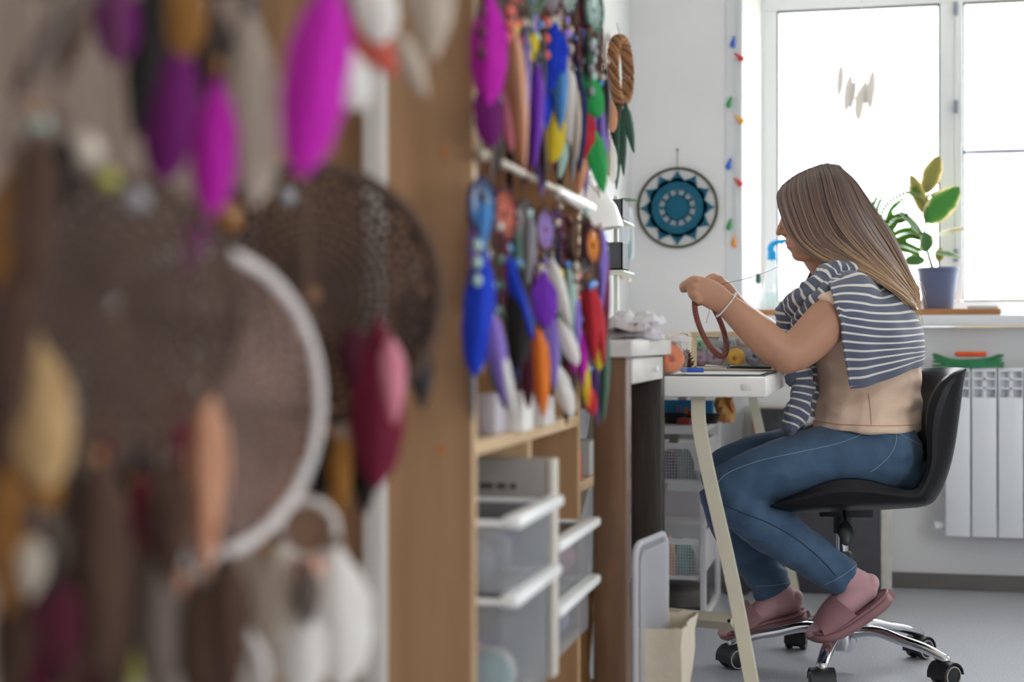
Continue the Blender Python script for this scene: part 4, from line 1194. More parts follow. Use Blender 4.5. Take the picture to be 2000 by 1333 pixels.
ws = [-1.0, -0.97, -0.88, -0.7, -0.45, -0.2, 0, 0.2, 0.45, 0.7, 0.88, 0.97, 1.0]
for wv in ws:
    I, O = chair_rows(wv)
    I = catmull(I, 40); O = catmull(O, 40)
    mid = (I+O)/2
    sh = math.sqrt(max(0.0, 1-((abs(wv)-0.82)/0.18)**2)) if abs(wv) > 0.82 else 1.0
    sh = 0.18+0.82*sh
    I2 = mid+(I-mid)*sh; O2 = mid+(O-mid)*sh
    cols.append(np.vstack([I2, O2[::-1]]))
m = MB(); m.grid(np.array(cols), closed_u=True)
nn_ = len(cols[0]); half = nn_//2
for ci in (0, len(cols)-1):
    c = cols[ci]; m._add(c, [(i, i+1, nn_-2-i, nn_-1-i) for i in range(half-1)])
me_sh = m.build('seat_shell', M_lea, chair)
I, O = chair_rows(-1.0)
pip = (catmull(I, 50)+catmull(O, 50))/2
MB().tube([at(1800, 980, 3.545), at(1806, 984, 3.545), at(1811, 975, 3.545), at(1806, 962, 3.548)], 0.0012, 6).build('seam', mat('black_thread', '#111114', 0.6), me_sh)
# mechanism, gas column, lever
ux = at(1645, 990, 3.78)
MB().box((ux.x-0.055, ux.y-0.05, ux.z-0.022), (ux.x+0.075, ux.y+0.05, ux.z+0.008), 0.006).build('mount_plate', M_blk, chair)
zt = ux.z-0.015
cx_, cy_ = hub.x, hub.y
MB().lathe([(0.022, zt-0.05), (0.022, zt), (0.026, zt+0.005)], (cx_, cy_, 0), 20).build('column_collar', M_blk, chair)
MB().lathe([(0.0145, 0.27), (0.0145, zt-0.045)], (cx_, cy_, 0), 20).build('gas_piston', M_chr, chair)
MB().lathe([(0.025, 0.10), (0.025, 0.285), (0.022, 0.292), (0.015, 0.294)], (cx_, cy_, 0), 24).build('gas_column', M_blk, chair)
l0 = at(1648, 992, 3.70); l1 = at(1652, 1020, 3.64); l2 = at(1652, 1042, 3.62); l3 = at(1653, 1058, 3.615)
lv = MB().tube([l0, l1], 0.004, 8); 
lv.build('lever_rod', M_blk, chair)
MB().tube([l1, l1.lerp(l2, 0.3), l2, l3], [0.006, 0.014, 0.021, 0.012], 10, R2=[0.004, 0.006, 0.007, 0.005], up=FWD, cap='round').build('lever_paddle', M_blk, chair)
hz = 0.102
MB().lathe([(0.022, hz-0.055), (0.03, hz-0.05), (0.036, hz-0.03), (0.036, hz+0.004), (0.028, hz+0.014), (0.024, hz+0.016)], (cx_, cy_, 0), 28).build('base_hub', M_chr, chair)
Rb = 0.268
for ai in (176, 104, 32, -40, -112):
    a = math.radians(ai); dv = RGT*math.cos(a)+FWD*math.sin(a)
    hb = Vector((cx_, cy_, 0))
    P = catmull([hb+dv*0.025+UP*(hz-0.008), hb+dv*0.09+UP*(hz+0.004), hb+dv*0.16+UP*(hz-0.010), hb+dv*0.22+UP*0.080, hb+dv*Rb+UP*0.062], 18)
    ar = MB().tube(P, np.linspace(0.019, 0.0145, 18), 14, R2=np.linspace(0.015, 0.011, 18), up=UP, cap='round').build('base_arm', M_chr, chair)
    # caster: stem, hood, two wheels with pale ring
    c = hb+dv*Rb; ca_ = a+math.radians(55 if ai != -112 else 0)
    wd = RGT*math.cos(ca_)+FWD*math.sin(ca_)          # axle direction
    if ai == 176: wd = (RGT*0.45-FWD*0.9).normalized()
    if ai == -112: wd = RGT.copy()
    if ai == 104: wd = (RGT*0.95-FWD*0.3).normalized()
    if ai == -40: wd = (RGT*0.5-FWD*0.86).normalized()
    if ai == 32: wd = (RGT*0.55-FWD*0.83).normalized()
    Mr = Vector((0, 0, 1)).rotation_difference(wd).to_matrix()
    cs = MB(); cs.tube([c+UP*0.03, c+UP*0.072], 0.0065, 10)
    cs.lathe([(0.012, -0.010), (0.0235, -0.008), (0.0235, 0.008), (0.012, 0.010)], tuple(c+UP*0.030), 20, M=Mr)
    ca0 = cs.build('caster', M_blk, chair)
    for s in (-1, 1):
        wc = c+wd*(0.0175*s)+UP*0.0265
        MB().lathe([(0.004, -0.009), (0.022, -0.009), (0.026, -0.006), (0.026, 0.006), (0.022, 0.009), (0.004, 0.009)], tuple(wc), 26, M=Mr).build('wheel', M_blk, ca0)
        MB().lathe([(0.0205, 0.0), (0.0232, 0.0), (0.0232, 0.0028), (0.0205, 0.0028), (0.0205, 0.0)], tuple(wc+wd*(0.0085*s-0.0014)), 26, M=Mr, cap=False).build('wheel_ring', M_ringm, ca0)
    # fender hood over the wheels
    hd = MB(); G = []
    fwdv = wd.cross(UP)
    for i in range(9):
        an = math.radians(-15+i*24)
        rr = 0.0305
        G.append([c+UP*0.0265+(fwdv*math.cos(an)+UP*math.sin(an))*rr+wd*q_ for q_ in np.linspace(-0.028, 0.028, 5)])
    hd.slab(G, 0.003); hd.build('caster_hood', M_blk, ca0)

# ================================================================== the seated woman
person = thing('person', 'woman in a peach t-shirt, blue jeans and striped sweater sewing a ring', 'person', (at(1720, 900, 3.75).x, at(1720, 900, 3.75).y, at(1720, 950, 3.75).z))
DC = 3.75
def k_(px, d=DC): return px*d/F_PX         # pixel length -> metres at depth d
def chain(mb, pts, n=None, sides=20, cap='round'):
    """pts: (px, py, d, in-plane radius px, depth radius m)"""
    P = [at(p[0], p[1], p[2]) for p in pts]
    R = [k_(p[3], p[2]) for p in pts]; R2 = [p[4] for p in pts]
    n = n or (len(pts)-1)*6+1
    Q = catmull([list(P[i])+[R[i], R2[i]] for i in range(len(pts))], n)
    mb.tube(Q[:, :3], np.maximum(Q[:, 3], 0.001), sides, R2=np.maximum(Q[:, 4], 0.001), up=FWD, cap=cap)
    return mb
def blob(mb, px, py, d, rx, ry, rd, rot=0.0):
    """ellipsoid: rx, ry pixels in the picture plane (rotated), rd metres in depth"""
    Mx = Matrix((RGT, FWD, UP)).transposed() @ Matrix.Rotation(-rot, 3, 'Y')
    mb.ell(tuple(at(px, py, d)), (k_(rx, d), rd, k_(ry, d)), 24, 16, M=Mx)
M_skin = mat('skin', '#b98a70', 0.48, var=0.05, vscale=14, bump=0.05, bscale=350, sss=0.15, spec=0.35)
B = MB()
# trunk and neck
chain(B, [(1715,870,3.75,62,0.130),(1705,820,3.75,74,0.120),(1698,760,3.75,80,0.118),(1694,700,3.75,84,0.130),(1690,640,3.75,80,0.145),(1680,590,3.75,68,0.140),(1660,560,3.75,48,0.080)])
chain(B, [(1668,575,3.75,44,0.058),(1640,540,3.75,40,0.054),(1612,505,3.75,40,0.053),(1600,480,3.75,42,0.055)])
chain(B, [(1672,585,3.90,38,0.05),(1665,580,3.75,44,0.06),(1662,580,3.60,38,0.05)])   # shoulder girdle
# head: skull, face, jaw, nose, lips
blob(B, 1607, 408, DC, 76, 78, 0.076, 0.30)
blob(B, 1576, 432, DC, 50, 66, 0.064, 0.12)
blob(B, 1574, 470, DC, 37, 38, 0.050, 0.3)
blob(B, 1564, 496, DC, 18, 15.5, 0.024)
chain(B, [(1608,470,3.70,22,0.012),(1592,492,3.705,17,0.012),(1566,498,3.735,13,0.014)])
chain(B, [(1608,470,3.80,22,0.012),(1592,492,3.795,17,0.012),(1566,498,3.765,13,0.014)])
chain(B, [(1536,418,DC,7,0.008),(1530,434,DC,7.5,0.009),(1525,447,DC,7.5,0.011),(1522,454,DC,7,0.011)])
blob(B, 1531, 457, DC-0.011, 6.5, 5.5, 0.006); blob(B, 1531, 457, DC+0.011, 6.5, 5.5, 0.006)
blob(B, 1544, 473, DC, 11, 6.5, 0.020, 0.2); blob(B, 1547, 483, DC, 11, 6, 0.018)
blob(B, 1534, 416, DC-0.028, 9, 6, 0.020); blob(B, 1534, 416, DC+0.028, 9, 6, 0.020)   # brow
for sg in (-1, 1):   # ears
    blob(B, 1613, 432, DC+0.077*sg, 11, 20, 0.010, 0.25)
# near (left) arm: shoulder, elbow resting on the table, wrist
arm_n = [(1662,582,3.60,46,0.056),(1640,605,3.565,47,0.055),(1605,640,3.54,44,0.052),(1566,678,3.515,41,0.049),(1534,694,3.50,38,0.045)]
chain(B, arm_n)
chain(B, [(1538,697,3.50,35,0.043),(1505,672,3.495,36,0.043),(1470,641,3.49,32,0.038),(1440,614,3.488,27,0.031),(1420,597,3.487,24,0.0265),(1408,588,3.487,24,0.0225)])
# near hand: back of the hand to the camera, fingers closing behind
chain(B, [(1412,591,3.487,24,0.020),(1396,580,3.485,27,0.018),(1378,570,3.483,27,0.017),(1364,567,3.482,25,0.016)])
def finger(pts): chain(B, pts, n=(len(pts)-1)*5+1, sides=12)
finger([(1372,551,3.484,10.5,0.011),(1356,548,3.478,10,0.011),(1343,554,3.486,9,0.0095),(1334,560,3.502,8.5,0.009),(1336,564,3.518,7.5,0.008)])
for kx, ky in ((1360,546),(1356,560),(1357,575),(1364,588)): blob(B, kx, ky, 3.470, 8, 7, 0.008)
finger([(1370,562,3.480,10,0.011),(1357,563,3.478,9.5,0.0105),(1354,570,3.500,8.5,0.009),(1363,572,3.520,7.8,0.0085),(1374,566,3.522,7,0.0075)])
finger([(1370,575,3.480,10,0.011),(1359,577,3.478,9.2,0.0105),(1357,583,3.500,8.3,0.009),(1367,583,3.518,7.6,0.008),(1377,577,3.518,7,0.0075)])
finger([(1376,586,3.482,9,0.010),(1366,588,3.482,8.3,0.009),(1364,591,3.500,7.5,0.008),(1372,590,3.512,7,0.0075),(1380,585,3.512,6,0.007)])
finger([(1398,572,3.498,11,0.012),(1380,560,3.512,10.5,0.011),(1358,558,3.524,9.5,0.0095),(1343,563,3.526,8.5,0.0085),(1333,566,3.522,7,0.007)])
# far (right) arm and hand, mostly hidden behind the near one
chain(B, [(1672,582,3.90,44,0.054),(1640,612,3.94,43,0.052),(1590,662,3.93,38,0.046),(1548,694,3.92,33,0.042)])
chain(B, [(1550,692,3.92,33,0.041),(1500,655,3.83,30,0.036),(1450,612,3.72,23,0.027),(1428,588,3.66,21,0.022)])
chain(B, [(1428,588,3.66,21,0.018),(1414,572,3.63,23,0.017),(1402,560,3.605,20,0.016)])
finger([(1408,554,3.61,9,0.010),(1396,542,3.59,8.5,0.009),(1384,545,3.565,7.5,0.008),(1376,554,3.55,6.5,0.007)])
finger([(1411,560,3.618,9,0.010),(1405,545,3.598,8.5,0.009),(1392,548,3.575,7.5,0.008),(1384,556,3.558,6.5,0.007)])
finger([(1414,568,3.625,9,0.010),(1404,560,3.60,8.3,0.009),(1394,563,3.58,7.5,0.008),(1389,570,3.57,6.5,0.007)])
finger([(1416,576,3.628,8.5,0.009),(1406,574,3.605,7.8,0.008),(1398,577,3.59,7,0.007)])
finger([(1414,574,3.62,9.5,0.011),(1396,568,3.585,9,0.010),(1380,563,3.56,7.5,0.008),(1370,562,3.55,6,0.0065)])
# legs and feet under the jeans and socks
legN = [(1722,888,3.68,66,0.085),(1640,893,3.665,62,0.080),(1560,906,3.655,55,0.072),(1480,926,3.65,48,0.062),(1425,950,3.65,42,0.055)]
calfN = [(1428,962,3.65,42,0.052),(1475,1010,3.655,43,0.053),(1535,1050,3.66,41,0.050),(1595,1092,3.665,33,0.040),(1650,1130,3.67,25,0.030)]
legF = [(1715,882,3.83,66,0.085),(1640,880,3.845,58,0.078),(1550,890,3.855,50,0.068),(1460,905,3.86,43,0.060),(1412,928,3.86,39,0.052)]
calfF = [(1410,945,3.86,39,0.050),(1428,1010,3.86,40,0.050),(1462,1070,3.86,38,0.046),(1494,1118,3.86,31,0.038),(1510,1162,3.86,26,0.030)]
for L_ in (legN, calfN, legF, calfF): chain(B, [(p[0], p[1], p[2], p[3]*0.80, p[4]*0.80) for p in L_])
footN = [(1690,1150,3.67,24,0.027),(1668,1163,3.67,27,0.030),(1640,1190,3.668,23,0.032),(1614,1214,3.665,15,0.034),(1594,1229,3.664,9,0.030)]
footF = [(1545,1176,3.86,23,0.026),(1515,1180,3.86,26,0.029),(1482,1198,3.858,19,0.032),(1450,1217,3.856,13,0.034),(1422,1231,3.854,8,0.030)]
for L_ in (footN, footF): chain(B, L_)
body = remesh('body', B, 0.0032, 3, M_skin, person)
# eyes, brows, lips colour
M_eye = mat('eye_white', '#ece7e2', 0.2); M_iris = mat('iris_brown', '#4a3526', 0.2); M_lip = mat('lip', '#c07a70', 0.45)
for sg in (-1, 1):
    e_ = MB(); blob(e_, 1538, 429, DC+0.031*sg, 8, 5.5, 0.011); eo = e_.build('eye', M_eye, person)
    e_ = MB(); blob(e_, 1532, 430, DC+0.033*sg, 3.0, 4, 0.005); e_.build('iris', M_iris, eo)
    MB().tube(catmull([at(1527, 413, DC+0.012*sg), at(1526, 409, DC+0.03*sg), at(1537, 411, DC+0.052*sg)], 8), 0.002, 6, R2=0.0028, up=UP).build('eyebrow', mat('brow_hair', '#5a4334', 0.7), person)
lp = MB()
for yy, xx in ((475.5, 1537.5), (482.5, 1539.5)):
    lp.tube(catmull([at(xx+7, yy+0.5, DC-0.019), at(xx, yy, DC), at(xx+7, yy+0.5, DC+0.019)], 11), np.sin(np.linspace(0.25, math.pi-0.25, 11))*0.0042, 8, cap='round')
lp.build('lips', M_lip, person)

# ---- clothes
def wrinkle(scale, amp, stretch=(1, 1, 1), seed=0.0):
    def f(V, N):
        out = V.copy()
        for i in range(len(V)):
            p = Vector((float(V[i][0]*stretch[0]*scale+seed), float(V[i][1]*stretch[1]*scale), float(V[i][2]*stretch[2]*scale)))
            n = mnoise.noise(p)
            r = (1-abs(n)*2.2)
            out[i] = V[i]+N[i]*amp*r
        return out
    return f
def shirt_wr(V, N):
    V = wrinkle(11, 0.0035, (1, 1, 1.8))(V, N)
    for (px, py, d, rad, fr, ax, am) in ((1765,785,3.62,0.09,130,(0.25,1),0.0038), (1640,800,3.60,0.10,95,(0.6,1),0.003), (1600,745,3.62,0.08,110,(-0.7,1),0.004), (1700,818,3.58,0.12,60,(1,0.25),0.0025)):
        c = np.array(at(px, py, d)); dist = np.linalg.norm(V-c, axis=1)
        a = Vector((RGT*ax[0]-UP*ax[1])).normalized(); s = (V-c) @ np.array(a)
        V = V+N*(np.exp(-(dist/rad)**2)*np.sin(s*fr+np.sin(dist*40))*am)[:, None]
    return V
M_shirt = mat('peach_jersey', '#eccdb4', 0.85, var=0.04, vscale=10, bump=0.2, bscale=60, sheen=0.25)
T = MB()
chain(T, [(1684,838,3.75,110,0.178),(1685,818,3.75,108,0.172),(1690,795,3.75,105,0.166),(1692,760,3.75,102,0.152),(1688,700,3.75,104,0.160),(1682,645,3.75,99,0.165),(1676,598,3.75,78,0.155),(1660,568,3.75,52,0.09)], cap='flat')
chain(T, [(1678,590,3.90,42,0.055),(1668,586,3.75,44,0.065),(1664,588,3.60,42,0.055)])
chain(T, [(1664,588,3.60,46,0.058),(1640,606,3.565,50,0.059),(1624,622,3.552,51,0.058)], cap='flat')
chain(T, [(1676,578,3.905,51,0.06),(1645,608,3.94,51,0.061),(1625,628,3.945,50,0.06)], cap='flat')
shirt = remesh('t_shirt', T, 0.005, 4, M_shirt, person, disp=shirt_wr)
M_jeans = mat('blue_denim', '#3a5472', 0.8, col2='#4a6682', vscale=16, bump=0.35, bscale=420, sheen=0.15)
J = MB()
chain(J, [(1694,818,3.75,86,0.145),(1694,838,3.75,99,0.160),(1702,862,3.75,97,0.172),(1724,888,3.75,76,0.178),(1736,902,3.75,54,0.150)], cap='round')
chain(J, [(1728,888,3.675,70,0.098),(1650,896,3.665,70,0.092),(1565,909,3.655,63,0.080),(1485,930,3.65,55,0.068),(1432,950,3.65,49,0.060)])
chain(J, [(1432,966,3.65,48,0.057),(1475,1012,3.655,49,0.058),(1535,1052,3.66,47,0.055),(1595,1094,3.665,40,0.046),(1652,1131,3.67,38,0.042)], cap='flat')
chain(J, [(1718,882,3.83,70,0.096),(1640,882,3.845,62,0.086),(1550,892,3.855,56,0.076),(1460,906,3.86,50,0.066),(1412,929,3.86,47,0.058)])
chain(J, [(1410,950,3.86,46,0.056),(1428,1010,3.86,46,0.056),(1462,1072,3.86,44,0.052),(1494,1122,3.86,39,0.044),(1511,1156,3.86,38,0.042)], cap='flat')
def jean_wr(V, N):
    V = wrinkle(16, 0.003, (1, 1, 1.5), 3)(V, N)
    # bunching folds near the ankles and behind the knee
    for (px, py, d, rad, fr, ax) in ((1500,1120,3.86,0.09,150,(0.35,1)), (1625,1112,3.67,0.08,150,(-0.8,0.6)), (1465,975,3.65,0.09,120,(0.9,0.35))):
        c = np.array(at(px, py, d)); dist = np.linalg.norm(V-c, axis=1)
        a = Vector((RGT*ax[0]-UP*ax[1])).normalized(); s = (V-c) @ np.array(a)
        V = V+N*(np.exp(-(dist/rad)**2)*np.sin(s*fr)*0.0026)[:, None]
    return V
jeans = remesh('jeans', J, 0.005, 4, M_jeans, person, disp=jean_wr)
M_stitch = mat('denim_stitch', '#8fa2ae', 0.8)
def on_mesh(o, px, py, d_start=2.5, off=0.001):
    """photo ray onto a finished garment (places seams and folds on its real surface)"""
    og = at(px, py, d_start); dr = (at(px, py, 5.0)-og).normalized()
    inv = WM[o.name].inverted()
    ok, loc, nrm, idx = o.ray_cast(inv @ og, dr)
    if not ok: return None
    return WM[o.name] @ loc + nrm*off
def seam(pts, m, parent, name, r=0.0011, n=40, target=None):
    bpy.context.view_layer.update()
    P = catmull([(x, y, 0) for x, y in pts], n); Q = [on_mesh(target or parent, p[0], p[1]) for p in P]; Q = [q_ for q_ in Q if q_ is not None]
    if len(Q) > 2: MB().tube(Q, r, 6).build(name, m, parent)
seam([(1700,842),(1640,866),(1560,884),(1480,902),(1420,926),(1398,950)], M_stitch, jeans, 'side_seam', 0.0009)
seam([(1410,985),(1450,1002),(1500,1022),(1550,1050),(1600,1090),(1632,1125)], mat('denim_dark', '#22384d', 0.8), jeans, 'side_seam', 0.0010)
seam([(1748,842),(1750,862),(1738,890),(1715,912),(1700,922)], M_stitch, jeans, 'pocket_seam', 0.0010)
seam([(1752,845),(1775,858),(1800,872)], M_stitch, jeans, 'pocket_seam', 0.0010)
seam([(1610,1143),(1640,1128),(1670,1107),(1684,1094)], M_stitch, jeans, 'cuff_seam', 0.0009)
seam([(1476,1146),(1510,1144),(1546,1138)], M_stitch, jeans, 'cuff_seam', 0.0009)
# socks
M_sock = mat('mauve_sock', '#c79b9f', 0.85, var=0.06, vscale=20, bump=0.25, bscale=500, sheen=0.3)
def sock(ft, shin):
    S = MB(); chain(S, [(p[0], p[1], p[2], p[3]+2.0, p[4]+0.003) for p in ft]); chain(S, [(p[0], p[1], p[2], p[3]+2.5, p[4]+0.003) for p in shin])
    return S
remesh('sock', sock(footN, [(1698,1140,3.67,17,0.024),(1690,1146,3.67,25,0.028),(1668,1140,3.67,28,0.03),(1650,1128,3.67,27,0.031),(1630,1115,3.67,28,0.032)]), 0.0035, 5, M_sock, person)
remesh('sock', sock(footF, [(1552,1168,3.86,15,0.022),(1545,1172,3.86,24,0.027),(1520,1165,3.86,30,0.031),(1512,1150,3.86,27,0.031),(1505,1130,3.86,27,0.032)]), 0.0035, 5, M_sock, person)
# slippers: thick moulded sole with raised rim and a wide band
M_slip = mat('mauve_slipper', '#94696c', 0.55, var=0.05, vscale=25, bump=0.08, bscale=200)
def slipper(sole, band, d):
    r_ = MB()
    P = catmull([at(x, y, d) for x, y, _ in sole], 26)
    hh = catmull([(t, 0, 0) for _, _, t in sole], 26)[:, 0]
    L = np.linspace(0, 1, 26)
    wid = 0.046*np.power(np.maximum(0.0, 1-np.abs(2*L-1)**4.2), 0.5)*(0.86+0.22*L)
    wid = np.maximum(wid, 0.006)
    r_.tube(P, np.array([k_(h, d) for h in hh]), 20, R2=wid, up=FWD, cap='round', power=0.75)
    o = remesh('slipper', r_, 0.0035, 4, M_slip, person)
    # rim
    t = np.gradient(P, axis=0); t /= np.linalg.norm(t, axis=1, keepdims=True)
    n_ = np.cross(np.array(FWD), t); n_ *= np.sign(n_[:, 2:3])
    topc = P+n_*np.array([[k_(h, d)*0.85] for h in hh])
    ring = [topc[i]-np.array(FWD)*wid[i]*0.92 for i in range(0, 26)]+[topc[i]+np.array(FWD)*wid[i]*0.92 for i in range(25, -1, -1)]
    MB().tube(ring, 0.0042, 8, closed=True).build('sole_rim', M_slip, o)
    # band over the instep, slab following the foot
    G = []
    for s in np.linspace(-1, 1, 19):
        a = s*math.pi/2*0.98
        row = []
        for (x0, y0), (x1, y1) in band:
            lo = np.array(at(x0, y0, d)); hi = np.array(at(x1, y1, d))
            row.append(lo+(hi-lo)*math.copysign(abs(math.cos(a))**0.7, math.cos(a)) + np.array(FWD)*0.049*math.sin(a))
        G.append(catmull(row, 12))
    b_ = MB().slab(G, 0.007).build('band', M_slip, o)
    return o
slipper([(1738,1162,12),(1722,1176,14),(1700,1193,14),(1657,1222,14),(1625,1237,13),(1600,1243,12),(1580,1241,10)],
        [((1668,1199),(1626,1164)),((1642,1217),(1610,1182)),((1620,1229),(1600,1198)),((1603,1237),(1592,1213))], 3.664)
slipper([(1575,1200,10),(1558,1207,12),(1530,1215,12),(1490,1223,12),(1455,1234,11),(1430,1241,10),(1412,1242,9)],
        [((1488,1209),(1460,1174)),((1466,1222),(1448,1188)),((1446,1231),(1438,1203)),((1430,1237),(1427,1217))], 3.856)
# ---- striped sweater over the shoulders
M_swt = attr_ramp_mat('striped_knit', 'v', ((0.0, '#5b6174'), (0.70, '#5b6174'), (0.74, '#dedbd3'), (0.97, '#dedbd3'), (1.0, '#5b6174')), rough=0.9, frac=True, sheen=0.3, bump=0.3, bscale=420)
SP = 0.0185
sweater = bpy.data.objects.new('sweater', None); COL.objects.link(sweater); sweater.parent = person; WM['sweater'] = WM[person.name].copy()
def mir(c): return [(x, y, 2*DC-d) for x, y, d in c]
c0 = [(1612,536,3.60),(1630,575,3.50),(1643,625,3.49),(1653,690,3.50),(1664,757,3.52)]
c1 = [(1650,532,3.62),(1685,578,3.535),(1702,635,3.512),(1710,690,3.52),(1717,745,3.535)]
c2 = [(1688,540,3.67),(1735,582,3.61),(1758,638,3.575),(1766,685,3.585),(1768,722,3.59)]
c3 = [(1702,545,3.75),(1764,582,3.75),(1797,635,3.75),(1806,680,3.75),(1802,704,3.75)]
ctrl = [c0, c1, c2, c3, mir(c2), mir(c1), mir(c0)]
NR, NCc = 44, 61
colsP = [catmull([at(*p) for p in c], NR) for c in ctrl]
G = np.zeros((NR, NCc, 3))
for i in range(NR):
    G[i] = catmull([c[i] for c in colsP], NCc)
A = np.zeros((NR, NCc))
du = np.gradient(G, axis=1); dv = np.gradient(G, axis=0); nn = np.cross(du, dv); nn /= np.linalg.norm(nn, axis=2, keepdims=True)
for i in range(NR):
    for j in range(NCc):
        t = i/(NR-1); u = j/(NCc-1)
        fold = 0.0045*math.sin(u*26+2.2*t+1.3*math.sin(u*9))*(0.35+0.65*t)+0.004*mnoise.noise(Vector((u*9, t*5, 2)))
        G[i, j] += nn[i, j]*fold*(1 if (i < NR-1) else 1)
        A[i, j] = t*0.275/SP+0.12*mnoise.noise(Vector((u*4, t*3, 7)))
from mathutils.bvhtree import BVHTree
def bvh_of(*obs):
    vs = []; ps = []
    for o in obs:
        Mw = WM[o.name]; base = len(vs)
        vs += [Mw @ v_.co for v_ in o.data.vertices]; ps += [[base+i for i in p_.vertices] for p_ in o.data.polygons]
    return BVHTree.FromPolygons(vs, ps)
BV = bvh_of(shirt, body)
def push_out(G, gap):
    sh = G.shape; F_ = G.reshape(-1, 3)
    for _ in range(2):
        for i in range(len(F_)):
            p = Vector(F_[i]); loc, nr, idx, dist = BV.find_nearest(p)
            if loc is None: continue
            s = (p-loc).dot(nr)
            if s < gap: F_[i] = np.array(loc+nr*gap) if dist > 1e-6 else F_[i]
        G2 = F_.reshape(sh)
        G2[1:-1, 1:-1] = 0.5*G2[1:-1, 1:-1]+0.125*(G2[:-2, 1:-1]+G2[2:, 1:-1]+G2[1:-1, :-2]+G2[1:-1, 2:])
        F_ = G2.reshape(-1, 3)
    for i in range(len(F_)):
        p = Vector(F_[i]); loc, nr, idx, dist = BV.find_nearest(p)
        if (p-loc).dot(nr) < gap*0.8: F_[i] = np.array(loc+nr*gap*0.8)
    return F_.reshape(sh)
G = push_out(G, 0.009)
MB().slab(G, 0.006, a=A+1.0).build('back_panel', M_swt, sweater)
hem = G[-1]; MB().tube(hem, 0.0045, 8, cap='round', a=np.full(NCc, 0.1)).build('hem', M_swt, sweater)
MB().tube(G[:, 0], 0.0042, 8, cap='round', a=A[:, 0]+1.0).build('front_edge', M_swt, sweater)
def sleeve(pts, name, seed, wr=0.10):
    P = catmull([list(at(x, y, d))+[k_(r, d), rd] for x, y, d, r, rd in pts], len(pts)*9)
    L = np.concatenate([[0], np.cumsum(np.linalg.norm(np.diff(P[:, :3], axis=0), axis=1))])
    m = MB().tube(P[:, :3], P[:, 3], 24, R2=P[:, 4], up=FWD, cap='round', a=L/SP+0.3)
    V = np.array(m.v); 
    cen = np.repeat(np.vstack([[P[0, :3]]*4, P[:, :3], [P[-1, :3]]*4]), 24, axis=0)
    for i in range(len(V)):
        n = mnoise.noise(Vector(V[i])*38+Vector((seed, 0, 0)))*1.1+mnoise.noise(Vector(V[i])*90)*0.4
        V[i] = cen[i]+(V[i]-cen[i])*(1+wr*3*n)
        m.a[i] += 0.25*mnoise.noise(Vector(V[i])*20)
    m.v = [tuple(q_) for q_ in V]
    return m.build(name, M_swt, sweater)
sleeve([(1700,548,3.70,26,0.03),(1655,532,3.635,24,0.03),(1618,538,3.60,22,0.03),(1590,560,3.59,22,0.032),(1566,585,3.61,22,0.032),(1545,602,3.65,22,0.03)], 'collar_roll', 1)
sleeve([(1680,548,3.66,22,0.03),(1640,552,3.585,20,0.028),(1605,580,3.565,20,0.028),(1575,610,3.60,20,0.028),(1560,640,3.64,19,0.028),(1553,670,3.665,18,0.026)], 'crossed_sleeve', 4)
sleeve([(1700,548,3.80,24,0.03),(1645,538,3.87,24,0.03),(1600,560,3.88,20,0.03),(1565,590,3.80,20,0.03),(1545,602,3.72,20,0.03)], 'collar_roll', 2)
sleeve([(1550,594,3.66,17,0.028),(1537,612,3.66,19,0.030),(1533,650,3.665,17,0.028),(1533,690,3.675,17,0.028),(1548,735,3.66,18,0.03)], 'hanging_sleeve', 3)
sleeve([(1556,690,3.665,17,0.028),(1568,735,3.655,21,0.032),(1566,770,3.65,22,0.034),(1556,806,3.645,24,0.034),(1544,832,3.645,18,0.028)], 'hanging_sleeve', 5)
sleeve([(1548,600,3.72,18,0.028),(1556,650,3.73,18,0.028),(1570,710,3.725,20,0.03),(1578,770,3.71,20,0.03),(1572,815,3.71,18,0.03)], 'hanging_sleeve', 6)

seam([(1585,822),(1640,829),(1700,832),(1760,832),(1786,830)], mat('peach_stitch', '#c79f84', 0.85), shirt, 'hem_stitch', 0.0009)
seam([(1697,770),(1700,800),(1702,830)], mat('peach_stitch', '#c79f84', 0.85), shirt, 'side_seam', 0.0008)
# ---- hair
M_hair = attr_ramp_mat('ombre_hair', 'v', ((0.0, '#5d4a44'), (0.35, '#725c52'), (0.65, '#a08268'), (1.0, '#d2b088')), rough=0.38, aniso=0.4, noise_amt=0.5, spec=0.6)
gu = [0.0, 0.22, 0.5, 0.78, 1.0]
guides = [
  [(1526,364,3.735),(1518,385,3.705),(1527,425,3.675),(1547,466,3.668),(1590,505,3.655),(1660,520,3.62),(1728,556,3.585),(1788,600,3.62)],
  [(1555,342,3.735),(1552,375,3.680),(1566,425,3.655),(1590,472,3.648),(1640,506,3.635),(1702,535,3.61),(1756,572,3.605),(1794,606,3.64)],
  [(1600,324,3.735),(1608,350,3.675),(1622,405,3.648),(1648,455,3.642),(1692,502,3.635),(1738,545,3.62),(1772,580,3.635),(1794,606,3.68)],
  [(1632,325,3.735),(1650,352,3.685),(1672,405,3.658),(1702,458,3.655),(1735,505,3.66),(1764,545,3.665),(1784,578,3.69),(1797,604,3.71)],
  [(1640,328,3.745),(1672,358,3.725),(1706,405,3.715),(1738,452,3.72),(1764,503,3.725),(1782,545,3.735),(1794,575,3.745),(1796,606,3.75)]]
NT = 30
GP = np.array([catmull([at(*p) for p in g], NT) for g in guides])      # 5 x NT x 3
